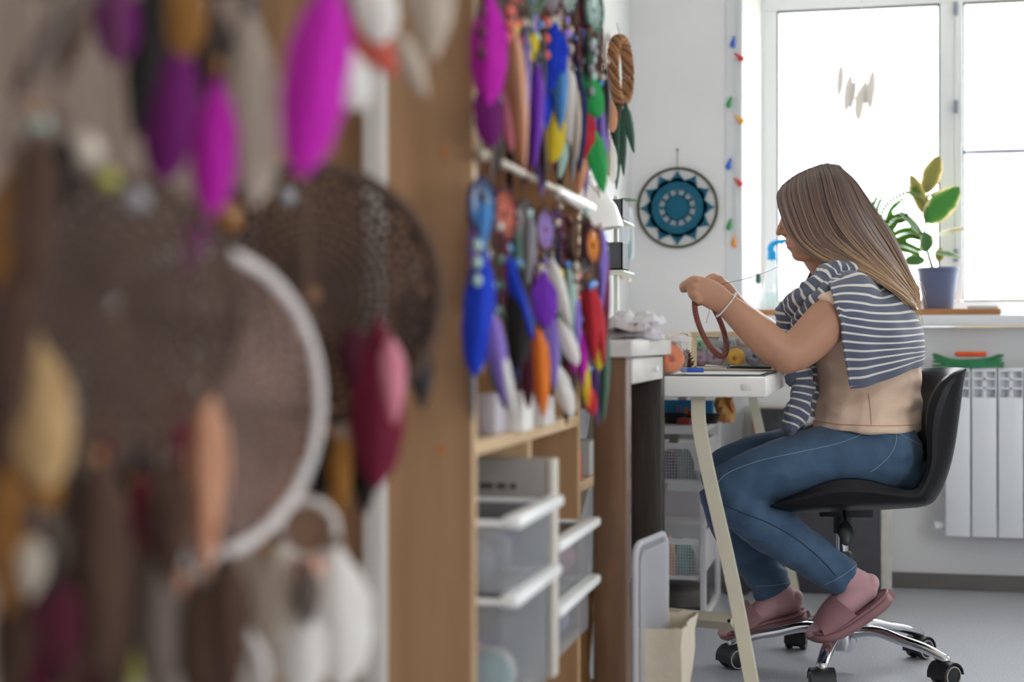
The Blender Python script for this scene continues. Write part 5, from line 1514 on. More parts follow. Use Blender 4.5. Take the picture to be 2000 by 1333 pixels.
def hair_path(u, far):
    cf = np.zeros((NT, 3))
    seg = [k for k in range(4) if gu[k] <= u <= gu[k+1]][0]; f = (u-gu[seg])/(gu[seg+1]-gu[seg])
    p1, p2 = GP[seg], GP[seg+1]; p0 = GP[seg-1] if seg > 0 else 2*p1-p2; p3 = GP[seg+2] if seg < 3 else 2*p2-p1
    Q = 0.5*((2*p1)+(-p0+p2)*f+(2*p0-5*p1+4*p2-p3)*f*f+(-p0+3*p1-3*p2+p3)*f**3)
    if far:
        d = (Q-np.array([0, 0, CAM_H])) @ np.array(FWD)
        Q = Q+np.outer(2*(DC-d), np.array(FWD))+np.outer(0.062*(1-u)**1.3*np.exp(-np.linspace(0, 2.0, NT)**2), np.array(RGT))
    return Q
H = MB(); rng = random.Random(11)
mir_c = np.array(FWD)
for far in (False, True):
    us = np.linspace(0, 1, 41)
    SH = np.array([hair_path(u, far) for u in us])
    ctr = np.array(at(1625, 430, DC))
    Ti = np.linspace(0, 1, NT)
    # underlying sheet that keeps the mass closed
    inset = SH.copy()
    inset[:, :, :] += (np.array(FWD)*(0.006 if not far else -0.006))[None, None, :]
    H.grid(inset, a=np.tile(Ti, (41, 1))+0.001, b=np.full((41, NT), 0.0))
    for k in range(520):
        u = rng.random(); P = hair_path(u, far)
        e = rng.uniform(-1, 1); lay = rng.uniform(-0.004, 0.005)
        side = -np.array(FWD) if not far else np.array(FWD)
        tt = Ti[:, None]
        amp = 0.004+0.010*tt**2
        dirv = np.array([rng.uniform(-1, 1)*0.7, rng.uniform(-1, 1), rng.uniform(-1, 1)])
        wob = np.sin(tt*rng.uniform(3, 8)+rng.uniform(0, 6))*0.0022
        P = P+side*lay+dirv[None, :]*amp*rng.uniform(0.1, 1.0)*tt+np.array([0.5, 0.2, 0.8])*wob
        L = int(NT*rng.uniform(0.86, 1.0)); P = P[:L]
        if rng.random() < 0.5 and L > 24: pass
        r = rng.uniform(0.0012, 0.0032)
        R = r*np.minimum(1, 0.5+np.linspace(0, 4, L))*np.minimum(1, np.linspace(3.0, 0.12, L))
        H.tube(P, R, 5, cap='flat', a=Ti[:L]+0.001, b=rng.uniform(-0.5, 0.5)+0.001)
# crown cap so no scalp shows along the parting
for k in range(120):
    u = rng.random()
    a_ = hair_path(u, False)[:4]; b_ = hair_path(u, True)[:4]
    P = catmull([a_[3], a_[1], (a_[0]+b_[0])/2+np.array([0, 0, 0.004]), b_[1], b_[3]], 12)
    H.tube(P, rng.uniform(0.002, 0.004), 5, a=np.full(12, 0.02), b=rng.uniform(-0.5, 0.5)+0.001)
# loose lock from the far side below the chin
for k in range(34):
    j = [rng.uniform(-1, 1) for _ in range(3)]
    P = catmull([at(1604+4*j[0], 470, 3.82), at(1594+5*j[0], 510, 3.835+0.01*j[1]), at(1580+5*j[0], 545+3*j[2], 3.83+0.01*j[1]), at(1556+8*j[0], 575+5*j[2], 3.80)], 14)
    H.tube(P, np.linspace(0.0022, 0.0005, 14), 5, a=np.linspace(0.4, 0.9, 14), b=rng.uniform(-0.5, 0.5)+0.001)
# fine flyaways at the ends
for k in range(40):
    s = at(1785+rng.uniform(-8, 8), 560+rng.uniform(-20, 30), 3.70+rng.uniform(-0.05, 0.08))
    P = catmull([s, s+Vector((rng.uniform(0, 0.02), 0, -0.03)), s+Vector((rng.uniform(-0.01, 0.03), rng.uniform(-0.01, 0.01), -0.06+rng.uniform(-0.02, 0.02)))], 8)
    H.tube(P, np.linspace(0.0007, 0.0002, 8), 4, a=np.linspace(0.8, 1, 8), b=0.2)
H.build('hair', M_hair, person, fix=False)

# ---- bracelet
wc = at(1419, 596, 3.4875); ax = (at(1440, 614, 3.488)-at(1408, 588, 3.487)).normalized()
b1 = FWD-ax*FWD.dot(ax); b1.normalize(); b2 = ax.cross(b1)
ring = circle(wc, 0.0285, b1, b2, 44, 0.0335)
br = MB().tube(ring, 0.0012, 6, closed=True)
for k, p in enumerate(ring):
    br.ell(tuple(p), (0.0024, 0.0024, 0.0024), 8, 5)
br.build('bracelet', mat('silver_beads', '#e8e6e4', 0.2, metal=0.5), person)
MB().ell(tuple(at(1434, 579, 3.485)), (0.006, 0.006, 0.005), 10, 8).build('bracelet_charm', mat('silver_beads', '#e8e6e4', 0.2, metal=0.5), person)

# ---- leather wrapped ring in her hands, with the sewing thread
rc = at(1388, 636, 3.525)
uu = at(1413, 695, 3.525)-rc; vv = (at(1413.5, 625.5, 3.525)-rc)+FWD*0.066
ringo = thing('craft_ring', 'brown leather wrapped craft ring held in the hands of the woman', 'ring', tuple(rc))
M_br = mat('brown_leather', '#7a3f35', 0.55, var=0.2, vscale=60, bump=0.25, bscale=200)
RP_ = [rc+uu*math.cos(a)+vv*math.sin(a) for a in np.linspace(0, 2*math.pi, 60, endpoint=False)]
MB().tube(RP_, 0.0062, 12, closed=True).build('wrapped_hoop', M_br, ringo)
wr = MB()
for k in range(0, 60):
    p = RP_[k]; t = (RP_[(k+1) % 60]-RP_[k-1]).normalized(); n1 = t.cross(UP).normalized(); n2 = t.cross(n1)
    wr.tube([p+n1*(0.0064*math.cos(a))+n2*(0.0064*math.sin(a))+t*0.004*a/6.28 for a in np.linspace(0, 6.2, 12)], 0.0006, 4)
wr.build('lacing', mat('brown_leather_dark', '#5e2f28', 0.6), ringo)
M_thr = mat('dark_thread', '#3a3438', 0.7)
MB().tube(catmull([at(1544, 486, 3.735), at(1538, 503, 3.71), at(1526, 515, 3.68), at(1512, 525, 3.64), at(1470, 541, 3.58), at(1420, 553, 3.54), at(1378, 562, 3.525)], 40), 0.00055, 5).build('thread', M_thr, ringo)
MB().tube(catmull([at(1388, 588, 3.50), at(1386, 605, 3.50), at(1382, 620, 3.502), at(1379, 632, 3.50)], 12), 0.0005, 5).build('thread_end', M_thr, ringo)
# ================================================================== tall shelf unit on the left wall
SXF, SXB, SYA, SYB = -0.480, XL+0.004, 1.870, 2.615
M_oak = wood('oak_veneer', '#b18b67', '#9a7552', 'z', scale=7, rough=0.55, bump=0.06)
M_oak_h = wood('oak_veneer_edge', '#d2b48c', '#c09f75', 'y', scale=7, rough=0.55, bump=0.05)
unit = thing('shelf_unit', 'tall oak veneer shelf unit against the left wall', 'shelf', ((SXF+SXB)/2, (SYA+SYB)/2, 0))
HU = 1.92
def sidep(y0, y1):
    o = MB().box((SXB, y0, 0), (SXF-0.002, y1, HU), 0.001).build('side_panel', M_oak, unit, smooth=False)
    MB().box((SXF-0.002, y0, 0), (SXF, y1, HU), 0.0008).build('edge_band', M_oak_h, o, smooth=False)
sidep(SYA, SYA+0.018); sidep(SYB-0.018, SYB)
for z in (0.06, 0.300, 0.664, HU-0.02):
    MB().box((SXB, SYA+0.018, z), (SXF, SYB-0.018, z+0.0185), 0.001).build('shelf_board', M_oak_h, unit, smooth=False)
MB().box((SXB, 2.225, 0.3185), (SXF-0.006, 2.243, 0.664), 0.001).build('divider', M_oak_h, unit, smooth=False)
MB().box((SXB, 2.225, 0.0785), (SXF-0.006, 2.243, 0.300), 0.001).build('divider', M_oak_h, unit, smooth=False)
MB().box((SXB, SYA+0.018, 0.06), (SXB+0.004, SYB-0.018, HU)).build('back_board', M_oak, unit, smooth=False)
# cam covers on the side panel facing the camera
for px, py in ((868, 297), (862, 878)):
    p = atY(px, py, SYA)
    MB().lathe([(0.006, -0.001), (0.006, 0.0005), (0.0, 0.0008)], (p.x, SYA, p.z), 14, M=Matrix.Rotation(math.radians(90), 3, 'X')).build('screw_cover', mat('cover_brown', '#b5763f', 0.5), unit)
# rail across the unit's front (dreamcatchers hang from it) and one higher up
M_rail = mat('beige_rail', '#b3a692', 0.5); M_rails = mat('white_sleeve', '#ecebe7', 0.4)
RZ = 1.045; RXX = SXF+0.012
MB().tube([(RXX, SYA-0.01, RZ), (RXX, SYB+0.03, RZ)], 0.006, 12, cap='round').build('hanging_rail', M_rail, unit)
MB().tube([(RXX+0.01, SYA-0.01, 1.50), (RXX+0.01, SYB+0.03, 1.50)], 0.006, 12, cap='round').build('hanging_rail', M_rail, unit)
for z, xx in ((RZ, RXX), (1.50, RXX+0.01)):
    for y in (SYA+0.009, SYB-0.009):
        MB().box((SXF-0.004, y-0.006, z-0.008), (xx+0.003, y+0.006, z+0.008), 0.002).build('rail_bracket', M_rail, unit)
MB().tube([(RXX, 2.34, RZ-0.003), (RXX, SYB+0.03, RZ-0.003)], 0.011, 12, cap='round').build('rail_sleeve', M_rails, unit)
# white batten standing against the near side of the unit
ba0 = atY(712, 700, SYA-0.012); ba1 = atY(754, 700, SYA-0.012)
solo('white_batten', MB().box((ba0.x, SYA-0.024, 0), (ba1.x, SYA-0.001, 1.9), 0.002), mat('white_painted_batten', '#cfcac3', 0.6, var=0.04), 'white painted batten standing against the side of the shelf unit', 'batten')

# ---- bins and boxes in the unit
M_bin = glass_mat('frosted_bin', tint=(0.9, 0.92, 0.94), refl=0.08, haze=0.22, hazecol=(0.78, 0.78, 0.78), rough=0.2)
M_lip = mat('white_bin_lip', '#f1f1ef', 0.35)
def bin_(label, y0, y1, zr, zb, xf, fill, fcols, seed):
    t = thing('storage_bin', label, 'bin', ((SXB+xf)/2, (y0+y1)/2, zb), group='frosted bins in the shelf unit')
    x0 = SXB+0.02; th = 0.002
    m = MB()
    m.box((x0, y0, zb), (xf, y1, zb+th)); m.box((xf-th, y0, zb), (xf, y1, zr)); m.box((x0, y0, zb), (x0+th, y1, zr))
    m.box((x0, y0, zb), (xf, y0+th, zr)); m.box((x0, y1-th, zb), (xf, y1, zr))
    m.build('bin_body', M_bin, t, smooth=False)
    MB().box((xf-0.004, y0-0.004, zr-0.006), (xf+0.022, y1+0.004, zr+0.010), 0.005).build('front_lip', M_lip, t)
    MB().box((x0, y0-0.004, zr-0.002), (xf, y0+0.004, zr+0.004), 0.001).build('side_lip', M_lip, t)
    MB().box((x0, y1-0.004, zr-0.002), (xf, y1+0.004, zr+0.004), 0.001).build('side_lip', M_lip, t)
    rg = random.Random(seed)
    for k in range(6):
        r = min(0.034, (zr-zb)*0.36); c = (xf-0.012-r-rg.uniform(0, 0.06), y0+r*1.05+(y1-y0-2.1*r)*k/5, zb+th+r*0.98)
        nm, col = fcols[k % len(fcols)]
        MB().ell(c, (r, r, r), 12, 8).build('filling', mat('fill_'+nm, col, 0.9, var=0.15, vscale=40), t)
yA, yM, yZ = SYA+0.024, 2.219, SYB-0.024
pal = [('plum', '#4b3a66'), ('lilac', '#b9b0cf'), ('teal', '#8fc0bd'), ('cream', '#e3ddd0'), ('rose', '#cf9fa8')]
bin_('upper frosted bin in the near column of the shelf unit', yA, 2.175, 0.578, 0.490, -0.445, 0, [('grey', '#8f8d94'), ('cream', '#e3ddd0'), ('plum', '#4b3a66')], 1)
bin_('lower frosted bin with colourful filling in the near column', yA, 2.175, 0.478, 0.3195, -0.448, 0, pal, 2)
bin_('upper frosted bin in the far column of the shelf unit', 2.251, yZ, 0.500, 0.413, -0.462, 0, [('grey', '#8f8d94'), ('rose', '#cf9fa8')], 3)
bin_('lower frosted bin in the far column of the shelf unit', 2.251, yZ, 0.402, 0.3195, -0.462, 0, [('lilac', '#b9b0cf'), ('grey', '#8f8d94')], 4)
# grey file box, right edge painted paler as lit, standing proud of the shelf
gp = atY(1085, 897, 2.20)
fb = thing('file_box', 'grey cardboard file box standing proud of the shelf front', 'box', (-0.55, 2.205, 0.3185))
MB().box((-0.64, 2.192, 0.3190), (gp.x-0.010, 2.221, gp.z), 0.002).build('box_body', mat('grey_card', '#918c86', 0.8, var=0.05), fb)
MB().box((gp.x-0.010, 2.190, 0.3188), (gp.x, 2.223, gp.z), 0.002).build('pale_edge', mat('lit_card', '#cbc4b8', 0.8), fb)
lt = atY(936, 950, 2.19)
tx = MB()
for k, (a_, b_) in enumerate(((0, 0.020), (0.026, 0.040), (0.046, 0.055))):
    tx.box((lt.x+a_, 2.1912, lt.z-0.004), (lt.x+b_, 2.1922, lt.z+0.005))
tx.build('printed_marks', mat('dark_print', '#4a4542', 0.8), fb, smooth=False)
# cartons on the open shelf
for (px0, px1, top, Y, lab, col, nm) in ((932, 968, 770, 2.02, 'grey carton standing at the near end of the open shelf', '#b9b3b8', 'carton_grey'), (975, 1022, 765, 2.10, 'tall white carton on the open shelf behind the feathers', '#e6e2dc', 'carton_white'), (1028, 1066, 775, 2.26, 'short white carton next to the tall white one', '#dedad6', 'carton_white2')):
    a_ = atY(px0, 800, Y); c_ = atY(px1, 800, Y); zt_ = atY((px0+px1)/2, top, Y).z
    bx_ = MB().box((a_.x, Y, 0.6825), (c_.x, Y+0.07, zt_), 0.002)
    solo('carton', bx_, mat(nm, col, 0.8, var=0.04), lab, 'box', 'cartons on the open shelf')

# ================================================================== feathers, webs and dreamcatchers
FE = {}
def feather_mesh(kind):
    if kind in FE: return FE[kind]
    n, m = 15, 7; G = np.zeros((n, m, 3))
    for i in range(n):
        t = i/(n-1)
        if kind == 'long': wd = max(0.02, math.sin(math.pi*min(1, t**0.9*0.97+0.02))**0.7)
        elif kind == 'round': wd = min(1, 0.08+(t/0.45)**0.9)*math.sqrt(max(0.0, 1-max(0, (t-0.62)/0.38)**2.2)) if t < 1 else 0.12
        else: wd = min(1, 0.06+(t/0.6))*math.sqrt(max(0.0, 1-max(0, (t-0.75)/0.25)**3)) if t < 1 else 0.2
        for j in range(m):
            u = j/(m-1)*2-1
            ripple = 0.03*math.sin(i*2.1+j)*(abs(u) > 0.9)
            G[i, j] = (u*wd*0.5*(1+ripple), 0.10*math.sin(t*2.6)-0.03*abs(u)**1.5*wd*3, -t+0.06*abs(u)*wd*(1 if t > 0.2 else 0))
    mb = MB(); mb.slab(G, 0.010)
    q_ = [(0, 0.10*math.sin(t*2.6)+0.004, -t) for t in np.linspace(-0.06, 0.92, 10)]
    mb.tube(q_, np.linspace(0.014, 0.004, 10), 6)
    FE[kind] = mb.mesh('feather_'+kind)
    return FE[kind]
def put_feather(parent, top, tip, width, m, kind='round', face=None, rnd=None):
    top = Vector(top); tip = Vector(tip); zd = top-tip; Ln = zd.length; zd /= Ln
    f = Vector(face) if face is not None else -FWD
    if rnd: f = f+RGT*rnd
    yd = (f-f.dot(zd)*zd).normalized(); xd = yd.cross(zd)
    o = bpy.data.objects.new('feather', feather_mesh(kind)); COL.objects.link(o)
    if not o.data.materials: o.data.materials.append(m)
    o.material_slots[0].link = 'OBJECT'; o.material_slots[0].material = m
    Mx = Matrix.Identity(4)
    for r in range(3):
        Mx[r][0] = xd[r]*width; Mx[r][1] = yd[r]*Ln; Mx[r][2] = zd[r]*Ln; Mx[r][3] = top[r]
    o.parent = parent; o.matrix_basis = WM[parent.name].inverted() @ Mx
    return o
PAL = {
 'magenta': ('#c60db2', '#d62ac4'), 'magenta_dark': ('#6a0a63', '#7c1272'), 'plum': ('#5a1550', '#7a2a66'), 'black': ('#1a1516', '#2a2322'), 'amber': ('#8a5a24', '#a8763a'),
 'beige': ('#bfb0a0', '#d2c6b6'), 'white': ('#ece8e2', '#f4f2ee'), 'coral': ('#d9604f', '#e27f6c'), 'tan': ('#c09a66', '#d8b988'), 'orangebrown': ('#94601e', '#b07c34'),
 'burgundy': ('#6e1030', '#8a1a3c'), 'peach': ('#d99a78', '#e8b896'), 'lime': ('#a9a844', '#c2c060'), 'brown': ('#4a3226', '#5e4434'), 'navy': ('#1c1e4a', '#2a2f66'),
 'charcoal': ('#3a3638', '#4c484a'), 'pink': ('#e0849a', '#eaa6b4'), 'blue': ('#1038c8', '#2250e0'), 'sky': ('#3f86c8', '#66a6de'), 'yellow': ('#dcc417', '#ecd94a'),
 'green': ('#1f9c48', '#3cb864'), 'red': ('#c01a2e', '#d93a44'), 'orange': ('#e8791c', '#f2993e'), 'purple': ('#6a1fae', '#8a3cc8'), 'violet': ('#8f6fd0', '#a98ee0'), 'darkgreen': ('#3f6353', '#56806c'),
 'greybrown': ('#6e5f58', '#85766c'), 'wine': ('#4a1024', '#5e1830'), 'mint': ('#a9c9c0', '#c0dad2'), 'grey': ('#8c8a8e', '#a5a3a8')}
def fm(n): return soft_mat('feather_'+n, PAL[n][0], PAL[n][1])
M_cord = mat('suede_cord', '#6b5444', 0.9); M_cordw = mat('white_cord', '#d9d3ca', 0.9)
def bead_mat(n): return mat('bead_'+n, PAL[n][0], 0.3, coat=0.4)
def web_net(C, R, u, v, n=11, rings=6, r=0.0008, ctr=0.25):
    m = MB(); prev = [C+u*(R*math.cos(2*math.pi*k/n))+v*(R*math.sin(2*math.pi*k/n)) for k in range(n)]
    rad = R
    for q_ in range(rings):
        rad = R*(1-(1-ctr)*((q_+1)/rings)); off = 0.5*(q_+1)
        cur = [C+u*(rad*math.cos(2*math.pi*(k+off)/n))+v*(rad*math.sin(2*math.pi*(k+off)/n)) for k in range(n)]
        for k in range(n):
            m.tube([prev[k], cur[k]], r, 4); m.tube([cur[k], prev[(k+1) % n]], r, 4)
        prev = cur
    m.tube(prev, r, 4, closed=True)
    return m
def web_lace(C, R, u, v, r=0.0016, rings=11, petals=18, nrm=None):
    """dense crocheted disc: scalloped rounds joined by stitches"""
    m = MB()
    for q_ in range(rings):
        rad = R*(0.06+0.92*(q_+0.5)/rings)
        N = 72; pts = []
        for k in range(N):
            a = 2*math.pi*k/N; rr = rad*(1+0.045*math.cos(petals*a+(q_ % 2)*math.pi))
            pts.append(C+u*(rr*math.cos(a))+v*(rr*math.sin(a)))
        m.tube(pts, r, 4, closed=True)
    for k in range(petals*2):
        a = math.pi*k/petals; m.tube([C+u*(R*0.06*math.cos(a))+v*(R*0.06*math.sin(a)), C+u*(R*math.cos(a))+v*(R*math.sin(a))], r*0.9, 4)
    return m
def dream(label, C, R, nrm, hoopm, hoopr, webm, web, feathers, ztop=None, cordm=None, group=None, name='dreamcatcher', beads=(), Rv=None):
    """hoop + web + cords + beads + feathers; feathers: (top px,py,d),(tip px,py,d), width m, colour, kind"""
    C = Vector(C); nrm = Vector(nrm).normalized(); u = UP.cross(nrm).normalized(); v = UP.copy(); cordm = cordm or M_cord
    t = thing(name, label, 'dreamcatcher', tuple(C), group=group)
    MB().tube(circle(C, R, u, v, 44), hoopr, 8, closed=True).build('hoop', hoopm, t)
    if web == 'lace': web_lace(C, R, u, v, r=R*0.027, rings=13).build('lace_web', webm, t)
    elif web == 'net': web_net(C, R, u, v).build('web', webm, t)
    if ztop: MB().tube([C+v*R, Vector((C.x, C.y, ztop))], 0.0016, 6).build('hanging_cord', cordm, t)
    for f in feathers:
        (tp, tip, wd, col, kind) = f[:5]
        tp = at(*tp); tip = at(*tip)
        put_feather(t, tp, tip, wd, fm(col), kind, rnd=(f[5] if len(f) > 5 else 0.0))
        # cord from the nearest low point of the hoop down to the quill
        dx = (tp-C).dot(u); dx = max(-R*0.95, min(R*0.95, dx)); hz_ = -math.sqrt(max(0, R*R-dx*dx)) if tp.z < C.z else math.sqrt(max(0, R*R-dx*dx))
        h = C+u*dx+v*hz_
        MB().tube(catmull([h, h.lerp(tp, 0.5)+Vector((0, 0, -0.004)), tp], 8), 0.0014, 5).build('cord', cordm, t)
        bc = tp.lerp(h, 0.12)
        MB().ell(tuple(bc), (0.0055, 0.0055, 0.0065), 10, 7).build('bead', bead_mat(random.choice(['amber', 'charcoal', 'brown', 'greybrown'] if C.y < 1.6 else ['amber', 'sky', 'beige', 'charcoal', 'mint'])), t)
    for (px, py, d, r, col) in beads:
        MB().ell(tuple(at(px, py, d)), (r, r, r), 14, 9).build('bead', bead_mat(col), t)
    return t
toCam = -FWD
# ---- wooden pole the near dreamcatchers hang from (above the frame, on brackets from the wall)
NRZ = 1.62
pole = thing('display_rack', 'wooden display rack on the left wall from which dreamcatchers hang', 'rack', (XL, 1.15, NRZ))
M_pole = wood('pale_pole', '#c9a97c', '#b08e60', 'x')
for Y, x1 in ((0.95, -0.30), (1.10, -0.22), (1.25, -0.18), (1.42, -0.18)):
    MB().tube([(XL+0.001, Y, NRZ), (x1, Y, NRZ)], 0.010, 10, cap='round').build('pole', M_pole, pole)
MB().box((XL, 0.85, NRZ-0.05), (XL+0.018, 1.52, NRZ+0.05), 0.003).build('wall_plate', M_pole, pole)
M_hw = mat('white_wrapped_hoop', '#cbc4c0', 0.7, var=0.06, bump=0.3, bscale=80)
M_hb = mat('brown_wrapped_hoop', '#4c382c', 0.8, var=0.15)
M_lb = mat('brown_lace', '#503e34', 0.9, var=0.25, vscale=20)
M_lp = mat('pinkbrown_lace', '#745d54', 0.9, var=0.3, vscale=16)
M_lg = mat('grey_lace', '#b8b0a8', 0.9, var=0.1)
g = 'near dreamcatchers hanging in front of the shelf'
sc = lambda px, d: px*d/F_PX
# D: the big white hoop with pink-brown lace
dream('large dreamcatcher with a white hoop and pink brown lace', at(400, 790, 1.22), sc(300, 1.22), (0.89, -0.456, 0), M_hw, sc(15, 1.22), M_lp, 'lace', [
    ((205, 800, 1.14), (200, 905, 1.14), 0.03, 'burgundy', 'long'), ((345, 760, 1.15), (352, 930, 1.15), 0.03, 'burgundy', 'long'),
    ((400, 760, 1.15), (405, 1120, 1.15), 0.036, 'peach', 'long'), ((262, 880, 1.14), (290, 1130, 1.14), 0.035, 'black', 'long'), ((275, 930, 1.13), (300, 1190, 1.13), 0.034, 'burgundy', 'long'),
    ((318, 1080, 1.14), (345, 1270, 1.14), 0.032, 'peach', 'round'), ((250, 1180, 1.13), (262, 1350, 1.13), 0.024, 'lime', 'long')], NRZ, M_cordw, g)
# dark brown under-feathers of the left dreamcatcher
FILL = [((x0, y0, 1.06), (x1, y1, 1.06), 0.034, c_, 'long') for x0, y0, x1, y1, c_ in (
    (40, 1120, 30, 1420, 'brown'), (150, 1040, 140, 1400, 'brown'), (230, 1000, 225, 1400, 'brown'), (300, 1060, 320, 1420, 'greybrown'), (10, 620, 0, 960, 'brown'), (95, 840, 110, 1160, 'greybrown'),
    (380, 1130, 400, 1420, 'brown'), (190, 1210, 200, 1480, 'wine'), (60, 1220, 70, 1460, 'wine'), (440, 1080, 450, 1380, 'brown'), (330, 900, 330, 1150, 'brown'))]
# C: furry brown disc left
dream('dark brown lace dreamcatcher at the far left of the group', at(230, 600, 1.03), sc(255, 1.03), (0.72, -0.69, 0), M_hb, sc(12, 1.03), M_lb, 'lace', [
    ((60, 640, 0.98), (95, 960, 0.98), 0.042, 'tan', 'round'), ((85, 820, 0.99), (70, 1060, 0.99), 0.032, 'orangebrown', 'long'), ((190, 900, 1.0), (200, 1330, 1.0), 0.040, 'brown', 'long'),
    ((90, 1040, 0.98), (95, 1180, 0.98), 0.018, 'black', 'long'), ((65, 1050, 0.97), (60, 1170, 0.97), 0.020, 'beige', 'long'), ((100, 1130, 0.98), (130, 1320, 0.98), 0.034, 'wine', 'long'),
    ((150, 860, 1.02), (165, 1100, 1.02), 0.030, 'greybrown', 'long'), ((15, 900, 0.98), (20, 1200, 0.98), 0.030, 'amber', 'long')] + FILL, NRZ, M_cord, g,
    beads=((70, 240, 0.99, 0.0085, 'mint'), (265, 388, 1.0, 0.008, 'grey'), (165, 295, 1.0, 0.012, 'beige'), (212, 350, 1.0, 0.007, 'lime')))
# A/B: brown feathers at the top left
dream('brown feathered dreamcatcher reaching out of the top left corner', at(95, -170, 0.97), sc(150, 0.97), (0.6, -0.8, 0), M_hb, sc(12, 0.97), M_lb, 'net', [
    ((200, -70, 0.97), (15, 215, 0.97), 0.020, 'greybrown', 'long'), ((180, -10, 0.97), (110, 190, 0.97), 0.012, 'brown', 'long'), ((150, -60, 0.97), (140, 60, 0.97), 0.018, 'beige', 'round'),
    ((70, 250, 0.96), (55, 640, 0.96), 0.034, 'brown', 'long'), ((118, 260, 0.97), (125, 420, 0.97), 0.020, 'black', 'long'), ((20, 330, 0.96), (15, 620, 0.96), 0.030, 'amber', 'long'), ((30, 520, 0.95), (20, 860, 0.95), 0.03, 'brown', 'long')], NRZ, M_cord, g)
# E/F: magenta dreamcatcher above the frame
dream('dreamcatcher with bright magenta and black feathers', at(420, -190, 1.12), sc(170, 1.12), (0.45, -0.9, 0), M_hb, sc(12, 1.12), M_lb, 'net', [
    ((650, -60, 1.10), (588, 348, 1.10), 0.046, 'magenta', 'round'), ((225, -60, 1.09), (230, 132, 1.09), 0.031, 'magenta_dark', 'round'), ((352, 60, 1.10), (318, 362, 1.10), 0.040, 'magenta_dark', 'round'),
    ((425, 150, 1.11), (412, 425, 1.11), 0.033, 'magenta', 'round'), ((400, 380, 1.12), (362, 545, 1.12), 0.022, 'magenta', 'long'), ((310, -60, 1.10), (268, 275, 1.10), 0.032, 'black', 'long'),
    ((360, -60, 1.10), (350, 122, 1.10), 0.036, 'amber', 'round'), ((490, 20, 1.12), (500, 405, 1.12), 0.040, 'beige', 'round'), ((420, 20, 1.13), (420, 240, 1.13), 0.030, 'charcoal', 'long'), ((520, 180, 1.13), (522, 310, 1.13), 0.014, 'grey', 'long')], NRZ, M_cord, g)
# H: white and coral feathers
dream('dreamcatcher with white and coral feathers beside the magenta one', at(740, -230, 1.30), sc(140, 1.30), (0.45, -0.9, 0), M_hw, sc(11, 1.30), M_lg, 'net', [
    ((725, -60, 1.28), (745, 88, 1.28), 0.036, 'white', 'round'), ((690, 30, 1.29), (775, 150, 1.29), 0.030, 'coral', 'long'), ((650, 70, 1.29), (705, 218, 1.29), 0.036, 'white', 'round'),
    ((770, 60, 1.30), (832, 192, 1.30), 0.024, 'beige', 'long'), ((840, -80, 1.32), (845, 120, 1.32), 0.040, 'beige', 'long'), ((640, 130, 1.30), (650, 230, 1.30), 0.026, 'charcoal', 'long')], NRZ, M_cordw, g)
# I: large dark brown disc behind the white hoop
dream('large dark brown dreamcatcher behind the white hoop', at(615, 575, 1.46), sc(248, 1.46), (0.50, -0.87, 0), M_hb, sc(13, 1.46), mat('umber_lace', '#4a372c', 0.9, var=0.3, vscale=14), 'lace', [
    ((800, 540, 1.50), (812, 705, 1.50), 0.040, 'navy', 'round'), ((820, 660, 1.50), (825, 800, 1.50), 0.024, 'charcoal', 'long'), ((740, 620, 1.44), (735, 955, 1.44), 0.052, 'burgundy', 'round'),
    ((762, 660, 1.43), (770, 830, 1.43), 0.026, 'pink', 'long'), ((665, 850, 1.44), (662, 1010, 1.44), 0.024, 'orangebrown', 'long'), ((712, 860, 1.45), (712, 1005, 1.45), 0.026, 'black', 'long'), ((625, 840, 1.45), (622, 985, 1.45), 0.030, 'black', 'long'), ((690, 640, 1.44), (690, 760, 1.44), 0.026, 'wine', 'long')], NRZ, M_cord, g,
    beads=((560, 385, 1.40, 0.009, 'grey'), (445, 425, 1.42, 0.016, 'amber')))
# M: small hoop with big white feathers
dream('small beige dreamcatcher with large white feathers', at(600, 1035, 1.30), sc(56, 1.30), (0.2, -1, 0), M_hw, sc(9, 1.30), M_lp, 'net', [
    ((655, 1060, 1.29), (670, 1345, 1.29), 0.056, 'white', 'round'), ((545, 1050, 1.29), (535, 1330, 1.29), 0.048, 'beige', 'round'), ((595, 1180, 1.28), (590, 1370, 1.28), 0.040, 'white', 'round'), ((602, 1110, 1.27), (600, 1225, 1.27), 0.022, 'greybrown', 'long')], NRZ, M_cord, g,
    beads=((604, 1110, 1.28, 0.010, 'peach'), (606, 1160, 1.28, 0.008, 'amber')))
# N: second white hoop at the bottom edge
dream('white hooped dreamcatcher cut by the bottom edge', at(385, 1330, 1.18), sc(130, 1.18), (0.35, -0.93, 0), M_hw, sc(12, 1.18), M_lg, 'lace', [
    ((340, 1420, 1.16), (340, 1600, 1.16), 0.03, 'white', 'round')], NRZ, M_cordw, g)
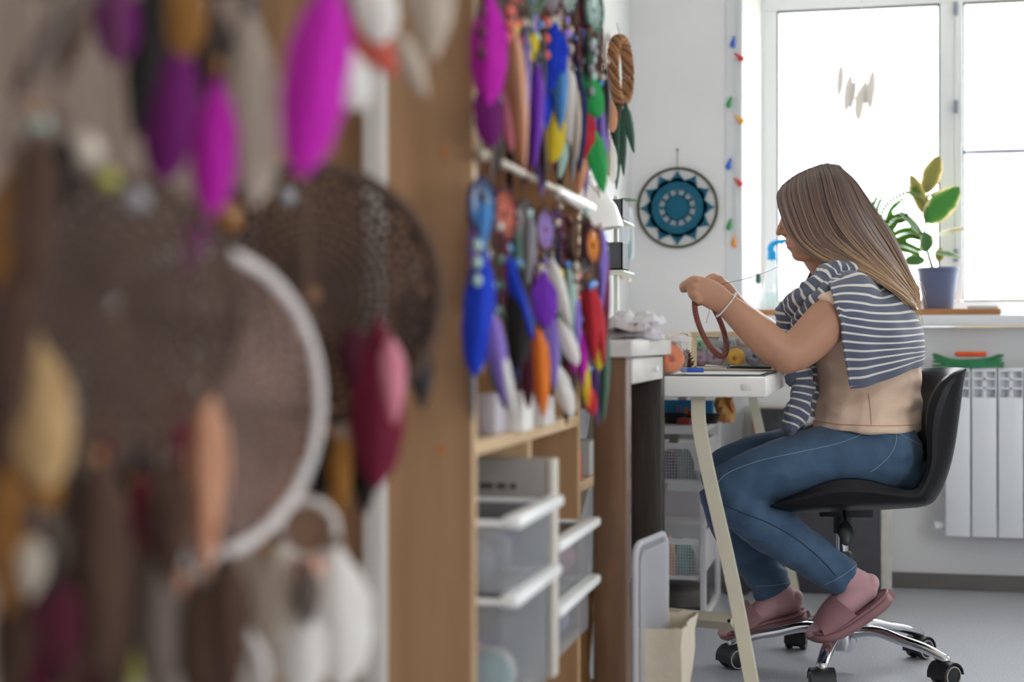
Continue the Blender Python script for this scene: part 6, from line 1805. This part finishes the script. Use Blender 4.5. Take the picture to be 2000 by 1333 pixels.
# ---- dreamcatchers on the shelf unit's rails
rngd = random.Random(21)
def dY(px): return atX(px, 600, SXF+0.02)
def shelf_dream(px, cy, R, feathers, label, hoopc, webc, ztop, grp, off=0.02, beads=()):
    p = atX(px, cy, SXF+off); dd = (p-Vector((0, 0, CAM_H))).dot(FWD)
    fs = []
    for (x0, y0, x1, y1, wd, col, kind) in feathers:
        fs.append(((x0, y0, dd-0.01), (x1, y1, dd-0.012), wd*dd/F_PX, col, kind, rngd.uniform(-0.3, 0.5)))
    hm = mat('hoop_'+hoopc, PAL[hoopc][0], 0.8); wm = mat('thread_'+webc, PAL[webc][1], 0.8)
    R *= 0.75
    up_ = grp.endswith('upper rail')
    for q_ in range(10):
        xx = px+rngd.uniform(-26, 26); ya = (rngd.uniform(-60, 230) if up_ else rngd.uniform(395, 640)); ln_ = rngd.uniform(110, 210)
        fs.append(((xx, ya, dd+0.03+0.02*rngd.random()), (xx+rngd.uniform(-8, 8), ya+ln_, dd+0.03+0.02*rngd.random()), rngd.uniform(16, 30)*dd/F_PX, rngd.choice(['wine', 'brown', 'charcoal', 'darkgreen', 'navy', 'greybrown', 'plum', 'black', 'burgundy', 'grey', 'beige', 'violet', 'mint']), 'long', rngd.uniform(-0.4, 0.6)))
    t = dream(label, p, R, (0.97, -0.24, 0), hm, 0.0035, wm, 'net', fs, None, M_cord, grp)
    # loop over the rail
    MB().tube([p+UP*R, Vector((SXF+0.012, p.y, ztop))], 0.0015, 5).build('hanging_cord', M_cord, t)
    # strings of beads hanging from the hoop
    for k in range(4):
        bx0 = p+Vector((0, (k-1.5)*R*0.5, -R*0.8)); ln = rngd.uniform(0.05, 0.14)
        MB().tube([bx0, bx0-UP*ln], 0.0012, 4).build('bead_string', M_cord, t)
        c_ = rngd.choice(['beige', 'charcoal', 'wine', 'darkgreen', 'grey', 'mint', 'sky', 'brown', 'yellow', 'coral', 'violet'])
        for q_ in range(3):
            MB().ell(tuple(bx0-UP*(ln*(0.3+0.3*q_))), (0.006, 0.006, 0.008), 8, 6).build('bead', bead_mat(c_), t)
    return t
GU = 'dreamcatchers on the upper rail'; GL_ = 'dreamcatchers on the lower rail'
shelf_dream(952, -60, 0.055, [(955, -20, 955, 210, 72, 'magenta', 'round'), (950, 150, 958, 290, 60, 'magenta_dark', 'round')], 'magenta feathered dreamcatcher nearest on the upper rail', 'plum', 'plum', 1.50, GU)
shelf_dream(1003, -40, 0.05, [(1000, 40, 1020, 335, 42, 'peach', 'long'), (1008, 90, 1012, 235, 34, 'violet', 'long'), (985, 150, 1000, 300, 34, 'pink', 'long')], 'peach and violet feathered dreamcatcher on the upper rail', 'brown', 'coral', 1.50, GU)
shelf_dream(1040, -30, 0.05, [(1036, 50, 1038, 120, 30, 'yellow', 'round'), (1050, 120, 1040, 330, 36, 'purple', 'long'), (1030, 180, 1030, 360, 30, 'wine', 'long')], 'yellow and purple feathered dreamcatcher on the upper rail', 'darkgreen', 'darkgreen', 1.50, GU)
shelf_dream(1075, -20, 0.05, [(1082, 40, 1072, 180, 66, 'blue', 'round'), (1062, 160, 1058, 262, 46, 'blue', 'round'), (1085, 200, 1080, 320, 46, 'yellow', 'round'), (1095, 90, 1092, 260, 32, 'sky', 'long')], 'bright blue and yellow feathered dreamcatcher on the upper rail', 'wine', 'grey', 1.50, GU)
shelf_dream(1108, -20, 0.05, [(1110, 110, 1112, 285, 38, 'white', 'round'), (1098, 230, 1092, 350, 36, 'mint', 'long'), (1120, 150, 1122, 320, 30, 'beige', 'long')], 'white feathered dreamcatcher on the upper rail', 'charcoal', 'mint', 1.50, GU)
shelf_dream(1135, 0, 0.05, [(1142, 200, 1136, 320, 48, 'red', 'round'), (1140, 270, 1132, 380, 30, 'peach', 'long'), (1128, 60, 1126, 250, 26, 'wine', 'long')], 'red feathered dreamcatcher on the upper rail', 'wine', 'wine', 1.50, GU, 0.03)
shelf_dream(1160, 20, 0.045, [(1140, 130, 1168, 232, 46, 'green', 'round'), (1158, 250, 1176, 378, 44, 'green', 'long'), (1150, 60, 1150, 170, 24, 'darkgreen', 'long')], 'green feathered dreamcatcher farthest on the upper rail', 'darkgreen', 'mint', 1.50, GU, 0.05)
shelf_dream(942, 405, 0.045, [(945, 480, 925, 735, 62, 'blue', 'round'), (958, 600, 985, 790, 38, 'violet', 'long'), (962, 640, 1004, 815, 30, 'white', 'long'), (945, 390, 942, 500, 26, 'sky', 'long')], 'deep blue feathered dreamcatcher nearest on the lower rail', 'navy', 'sky', RZ, GL_)
shelf_dream(985, 420, 0.045, [(980, 480, 1040, 665, 34, 'blue', 'long'), (1015, 520, 1012, 720, 54, 'black', 'round'), (975, 440, 980, 620, 36, 'wine', 'long'), (985, 680, 985, 800, 44, 'navy', 'long')], 'black and blue feathered dreamcatcher on the lower rail', 'wine', 'coral', RZ, GL_)
shelf_dream(1025, 440, 0.042, [(1060, 530, 1066, 640, 54, 'purple', 'round'), (1050, 640, 1062, 815, 40, 'orange', 'long'), (1035, 420, 1030, 560, 30, 'grey', 'long'), (1030, 640, 1030, 800, 36, 'wine', 'long')], 'purple and orange feathered dreamcatcher on the lower rail', 'charcoal', 'grey', RZ, GL_)
shelf_dream(1065, 450, 0.042, [(1075, 500, 1112, 640, 28, 'white', 'long'), (1090, 620, 1128, 715, 32, 'white', 'round'), (1080, 700, 1118, 815, 36, 'white', 'round'), (1075, 600, 1080, 760, 34, 'violet', 'long')], 'long white feathered dreamcatcher on the lower rail', 'brown', 'violet', RZ, GL_)
shelf_dream(1100, 460, 0.04, [(1110, 520, 1118, 680, 30, 'mint', 'long'), (1105, 640, 1106, 790, 30, 'wine', 'long'), (1118, 640, 1122, 730, 26, 'magenta', 'long'), (1120, 560, 1126, 700, 26, 'violet', 'long')], 'mint and wine feathered dreamcatcher on the lower rail', 'wine', 'wine', RZ, GL_, 0.03)
shelf_dream(1130, 470, 0.04, [(1150, 545, 1162, 705, 36, 'red', 'long'), (1138, 690, 1145, 790, 24, 'yellow', 'long'), (1135, 640, 1138, 760, 24, 'magenta', 'long'), (1140, 720, 1150, 800, 22, 'orange', 'long')], 'red and orange feathered dreamcatcher on the lower rail', 'brown', 'brown', RZ, GL_, 0.05)
shelf_dream(1158, 480, 0.038, [(1160, 560, 1178, 715, 28, 'red', 'long'), (1165, 620, 1170, 725, 26, 'yellow', 'round'), (1150, 750, 1158, 812, 24, 'red', 'round')], 'yellow and red feathered dreamcatcher farthest on the lower rail', 'wine', 'orange', RZ, GL_, 0.07)

# ================================================================== hangings farther back
# turquoise crochet mandala on the far wall
mc = atY(1323, 406, YW-0.012); MR = 77*((mc-Vector((0, 0, CAM_H))).dot(FWD))/F_PX
man = thing('mandala', 'round turquoise crochet mandala in a thin hoop on the far wall', 'mandala', tuple(mc))
ux_, uz_ = Vector((1, 0, 0)), UP
MB().tube(circle(mc, MR, ux_, uz_, 60), 0.0048, 8, closed=True).build('hoop', mat('olive_hoop', '#4c4a38', 0.7), man)
M_tq = mat('turquoise_crochet', '#0f5a74', 0.9, var=0.15, vscale=60, bump=0.5, bscale=200)
def ringm(r0, r1, y=0.0, n=96, wob=0.0, pet=12, th=0.003):
    m = MB(); G = []
    for k in range(n+1):
        a = 2*math.pi*k/n
        rr1 = r1*(1+wob*abs(math.cos(pet*a/2))**3)
        G.append([mc+ux_*(rr*math.cos(a))+uz_*(rr*math.sin(a))+Vector((0, y, 0)) for rr in (r0, (r0+rr1)/2, rr1)])
    m.slab(G, th); return m
ringm(0.0, MR*0.33).build('centre_round', M_tq, man)
ringm(MR*0.46, MR*0.72, wob=0.05).build('middle_round', M_tq, man)
for k in range(12):
    a = 2*math.pi*k/12; a2 = a+math.pi/12
    w_ = 0.10
    MB().slab([[mc+ux_*(MR*r*math.cos(a+da))+uz_*(MR*r*math.sin(a+da)) for da in (-w_*s, 0, w_*s)] for r, s in ((0.28, 1.0), (0.36, 0.8), (0.45, 1.0))], 0.003).build('link_stitch', M_tq, man)
    # petal point reaching the hoop
    MB().slab([[mc+ux_*(MR*r*math.cos(a+da))+uz_*(MR*r*math.sin(a+da)) for da in (-wd, -wd/2, 0, wd/2, wd)] for r, wd in ((0.66, 0.262), (0.74, 0.22), (0.80, 0.12), (0.86, 0.05), (0.92, 0.016))], 0.003).build('petal', M_tq, man, smooth=False)
    MB().tube([mc+ux_*(MR*0.86*math.cos(a))+uz_*(MR*0.86*math.sin(a)), mc+ux_*(MR*math.cos(a))+uz_*(MR*math.sin(a))], 0.0012, 5).build('tie_thread', M_tq, man)
nl = atY(1323, 292, YW-0.008)
MB().tube([mc+uz_*MR, nl], 0.0012, 5).build('hanging_cord', mat('olive_hoop', '#4c4a38', 0.7), man)
MB().tube([nl-Vector((0, 0.004, 0)), nl+Vector((0, 0.012, 0))], 0.0035, 8).build('nail', mat('steel_nail', '#7a7468', 0.4, metal=0.8), man)
# string lights with coloured bulbs down the recess corner
slr = thing('string_lights', 'string of small coloured bulbs hanging beside the window', 'lights', tuple(atY(1436, 300, YW-0.012)))
cl = [(1437, -30), (1438, 40), (1436, 120), (1434, 200), (1438, 260), (1434, 330), (1432, 400), (1436, 470)]
MB().tube(catmull([atY(x, y, YW-0.012) for x, y in cl], 60), 0.0014, 5).build('wire', mat('clear_wire', '#dfe2e4', 0.4), slr)
MB().tube(catmull([atY(x+4, y, YW-0.010) for x, y in cl], 60), 0.0010, 5).build('wire', mat('clear_wire', '#dfe2e4', 0.4), slr)
for (px, py, col, nm, dx) in ((1432, 84, '#1f5fd0', 'blue', -0.2), (1446, 113, '#d8303a', 'red', 0.7), (1424, 202, '#1f9a58', 'green', -0.5), (1446, 235, '#f0a41c', 'yellow', 0.6), (1423, 323, '#2358b8', 'blue', -0.5), (1444, 357, '#d8303a', 'red', 0.6), (1424, 441, '#1f9a58', 'green', -0.4), (1434, 475, '#ef9420', 'orange', 0.1)):
    p = atY(px, py, YW-0.016); dr_ = Vector((dx*0.6, 0, -1)).normalized()
    if dx > 0.4: dr_ = Vector((0.75, 0, -0.65)).normalized()
    Mq = Vector((0, 0, -1)).rotation_difference(dr_).to_matrix()
    MB().lathe([(0.002, 0.016), (0.0045, 0.010), (0.0085, 0.0), (0.0095, -0.006), (0.007, -0.012), (0.0015, -0.015)], tuple(p), 14, M=Mq).build('bulb', mat('bulb_'+nm, col, 0.25, coat=0.4), slr)
    MB().lathe([(0.0035, 0.010), (0.0035, 0.022), (0.002, 0.024)], tuple(p), 8, M=Mq).build('socket', mat('socket_'+nm, col, 0.5), slr)
    s_ = p-dr_*0.022; near = min(cl, key=lambda c: abs(c[1]-(py-8)))
    MB().tube([s_, atY(1436, py-10, YW-0.012)], 0.0009, 4).build('bulb_lead', mat('clear_wire', '#dfe2e4', 0.4), slr)
# white dreamcatcher in front of the window pane
wy = YG-0.06
wcen = atY(1683, 80, wy); wr_ = 44*((wcen-Vector((0, 0, CAM_H))).dot(FWD))/F_PX
wd_ = thing('dreamcatcher', 'white dreamcatcher with pale feathers hanging in the window', 'dreamcatcher', tuple(wcen))
M_wt = mat('white_thread', '#f0efec', 0.8)
MB().tube(circle(wcen, wr_, Vector((1, 0, 0)), UP, 44), 0.0022, 8, closed=True).build('hoop', M_wt, wd_)
web_net(wcen, wr_, Vector((1, 0, 0)), UP, 10, 5, 0.0004).build('web', M_wt, wd_)
MB().tube([wcen+UP*wr_, atY(1683, 0, wy)], 0.0006, 4).build('hanging_cord', M_wt, wd_)
hk = atY(1683, 2, wy)
MB().tube(catmull([hk+Vector((0, 0.035, 0.006)), hk+Vector((0, 0.01, 0.008)), hk, hk+Vector((0, 0.006, -0.006))], 10), 0.0014, 6).build('hook', mat('clear_hook', '#c8cccf', 0.3), wd_)
Mwf = soft_mat('feather_windowwhite', '#e6e2e0', '#d4ceca', transl=0.25)
for (x0, y0, x1, y1, wv_) in ((1644, 120, 1638, 190, 14), (1662, 140, 1652, 220, 17), (1672, 150, 1660, 215, 13), (1684, 165, 1675, 237, 21), (1706, 130, 1698, 215, 17), (1690, 150, 1690, 205, 12)):
    a_ = atY(x0, y0, wy); b_ = atY(x1, y1, wy)
    put_feather(wd_, a_, b_, wv_*5.35/F_PX, Mwf, 'round', rnd=random.uniform(-0.4, 0.4))
    MB().tube([wcen+Vector(((a_.x-wcen.x)*0.9, 0, -math.sqrt(max(0, wr_**2-((a_.x-wcen.x)*0.9)**2)))), a_], 0.0006, 4).build('cord', M_wt, wd_)
# twisted vine wreath with dark feathers on the left wall
vw = atX(1212, 138, XL+0.035); vdd = (vw-Vector((0, 0, CAM_H))).dot(FWD); VR = 62*vdd/F_PX
wre = thing('vine_wreath', 'twisted brown vine wreath with dark green feathers on the left wall', 'wreath', tuple(vw))
uy_ = Vector((0.10, 1, 0)).normalized()
for k in range(7):
    pts = []
    for i in range(60):
        a = 2*math.pi*i/60; tw = 5*a+k*0.9; rr = VR*(1+0.10*math.cos(tw))
        pts.append(vw+uy_*(rr*math.cos(a)*0.95)+UP*(rr*math.sin(a))+Vector((1, 0, 0))*(0.016*math.sin(tw)))
    MB().tube(pts, 0.0048, 6, closed=True).build('vine', mat('vine_brown' if k % 2 else 'vine_tan', '#7a5234' if k % 2 else '#a5754c', 0.8, var=0.2, vscale=30), wre)
MB().tube([vw+UP*VR, atX(1205, 45, XL+0.01)], 0.0012, 5).build('hanging_wire', M_cord, wre)
for (x0, y0, x1, y1, wv_, col) in ((1206, 195, 1204, 372, 20, 'darkgreen'), (1222, 200, 1236, 300, 20, 'darkgreen'), (1214, 210, 1216, 345, 18, 'darkgreen'), (1212, 196, 1202, 300, 14, 'greybrown'), (1224, 235, 1240, 298, 10, 'wine'), (1200, 200, 1198, 320, 16, 'charcoal')):
    a_ = atX(x0, y0, XL+0.05); a_ = at(x0, y0, vdd-0.02); b_ = at(x1, y1, vdd-0.02)
    put_feather(wre, a_, b_, wv_*vdd/F_PX, fm(col), 'long', rnd=random.uniform(-0.5, 0.5))
    MB().tube([vw-UP*VR, a_], 0.001, 4).build('cord', M_cord, wre)
# cut-out cactus panel on the left wall
def cactus():
    base = atX(1170, 262, XL+0.012); top = atX(1160, 30, XL+0.012)
    y0 = base.y; z0 = base.z; h = 0.34
    r = thing('cactus_panel', 'black and cream cut-out cactus panel on the left wall', 'panel', (XL+0.01, y0, z0))
    M_c = mat('cream_ply', '#d8bfa4', 0.7, var=0.06); M_k = mat('black_stain', '#2a2420', 0.7)
    def capsule(cy, z0_, z1_, rad, x, m, nm, par):
        poly = []
        for k in range(9): a = math.pi*k/8; poly.append((cy+rad*math.cos(a), z1_-rad+rad*math.sin(a)))
        for k in range(9): a = math.pi+math.pi*k/8; poly.append((cy+rad*math.cos(a), z0_+rad+rad*math.sin(a)))
        return MB().prism(poly, XL+0.004, x, 'x').build(nm, m, par)
    for (dy, a_, b_, rad) in ((0.0, 0.0, h, 0.035), (-0.075, 0.10, 0.26, 0.026), (0.085, 0.06, 0.22, 0.028), (0.13, -0.06, 0.14, 0.03)):
        o = capsule(y0+dy, z0+a_, z0+b_, rad, XL+0.014, M_k, 'stem_outline', r)
        capsule(y0+dy, z0+a_+0.008, z0+b_-0.008, rad-0.008, XL+0.017, M_c, 'stem_inlay', o)
        n = int((b_-a_)/0.022)
        for k in range(1, n):
            for s in (-0.4, 0.4):
                zc_ = z0+a_+0.012+k*0.021
                if zc_ < z0+b_-0.02:
                    MB().box((XL+0.016, y0+dy+s*rad-0.004, zc_-0.0035), (XL+0.0185, y0+dy+s*rad+0.004, zc_+0.0035)).build('spine_mark', M_k, o, smooth=False)
    pin = atX(1157, 26, XL+0.006)
    MB().tube([(XL, y0, z0+h+0.012), (XL+0.012, y0, z0+h+0.012)], 0.003, 8).build('push_pin', mat('white_pin', '#eeeeee', 0.3), r)
cactus()
# cream lace hanging with a peach feather under the cactus
lc = atX(1190, 330, XL+0.02); ldd = (lc-Vector((0, 0, CAM_H))).dot(FWD)
lac = thing('lace_hanging', 'cream lace hanging with a peach feather below the cactus panel', 'hanging', tuple(lc))
MB().tube(circle(atX(1186, 250, XL+0.015), 0.03, Vector((0, 1, 0)), UP, 30), 0.003, 6, closed=True).build('hoop', mat('cream_hoop', '#e0d3bd', 0.8), lac)
web_lace(atX(1186, 250, XL+0.015), 0.03, Vector((0, 1, 0)), UP, 0.0008, 5, 8).build('lace_web', mat('cream_lace', '#e9dfcd', 0.9), lac)
for (x0, y0, x1, y1, wv_, col) in ((1195, 195, 1197, 260, 20, 'peach'), (1184, 262, 1188, 345, 26, 'beige'), (1194, 270, 1197, 360, 20, 'white'), (1180, 270, 1182, 330, 18, 'peach')):
    put_feather(lac, at(x0, y0, ldd-0.03), at(x1, y1, ldd-0.03), wv_*ldd/F_PX, fm(col), 'round', rnd=random.uniform(-0.3, 0.5))
    MB().tube([atX(1186, 250, XL+0.015), at(x0, y0, ldd-0.03)], 0.0008, 4).build('cord', M_cordw, lac)
# pale ribbon loops hanging on the wall beside the rack
rl = atX(1220, 410, XL+0.02); rdd = (rl-Vector((0, 0, CAM_H))).dot(FWD)
rib = thing('ribbon_loops', 'pale blue white ribbon loops hanging beside the rack', 'ribbon', tuple(rl))
for k in range(4):
    x = 1212+k*6; e_ = 0.012
    P = catmull([at(x, 405, rdd), at(x-2, 450, rdd-0.005*k), at(x, 492+2*k, rdd-0.005), at(x+4, 500+2*k, rdd-0.01), at(x+7, 488, rdd-0.012), at(x+5, 440, rdd-0.01), at(x+3, 408, rdd)], 30)
    MB().tube(P, 0.0045, 6, R2=0.0012, up=FWD).build('loop', mat('pale_ribbon' if k != 2 else 'teal_ribbon', '#dfe4ec' if k != 2 else '#8ab5b3', 0.6), rib)
MB().tube([at(1216, 404, rdd), atX(1219, 398, XL-0.002)], 0.002, 6).build('peg', mat('white_pin', '#eeeeee', 0.3), rib)
for (x, y, col) in ((1216, 515, '#e6cfc0'), (1222, 530, '#dcb9a6'), (1228, 548, '#e9ddcf'), (1214, 540, '#d8c2ae')):
    MB().ell(tuple(at(x, y, rdd-0.01)), (0.009, 0.009, 0.012), 10, 7).build('shell', mat('shell'+col[1:], col, 0.5), rib)
MB().tube([at(1220, 500, rdd-0.01), at(1218, 520, rdd-0.01), at(1226, 556, rdd-0.01)], 0.0009, 4).build('shell_string', M_cordw, rib)
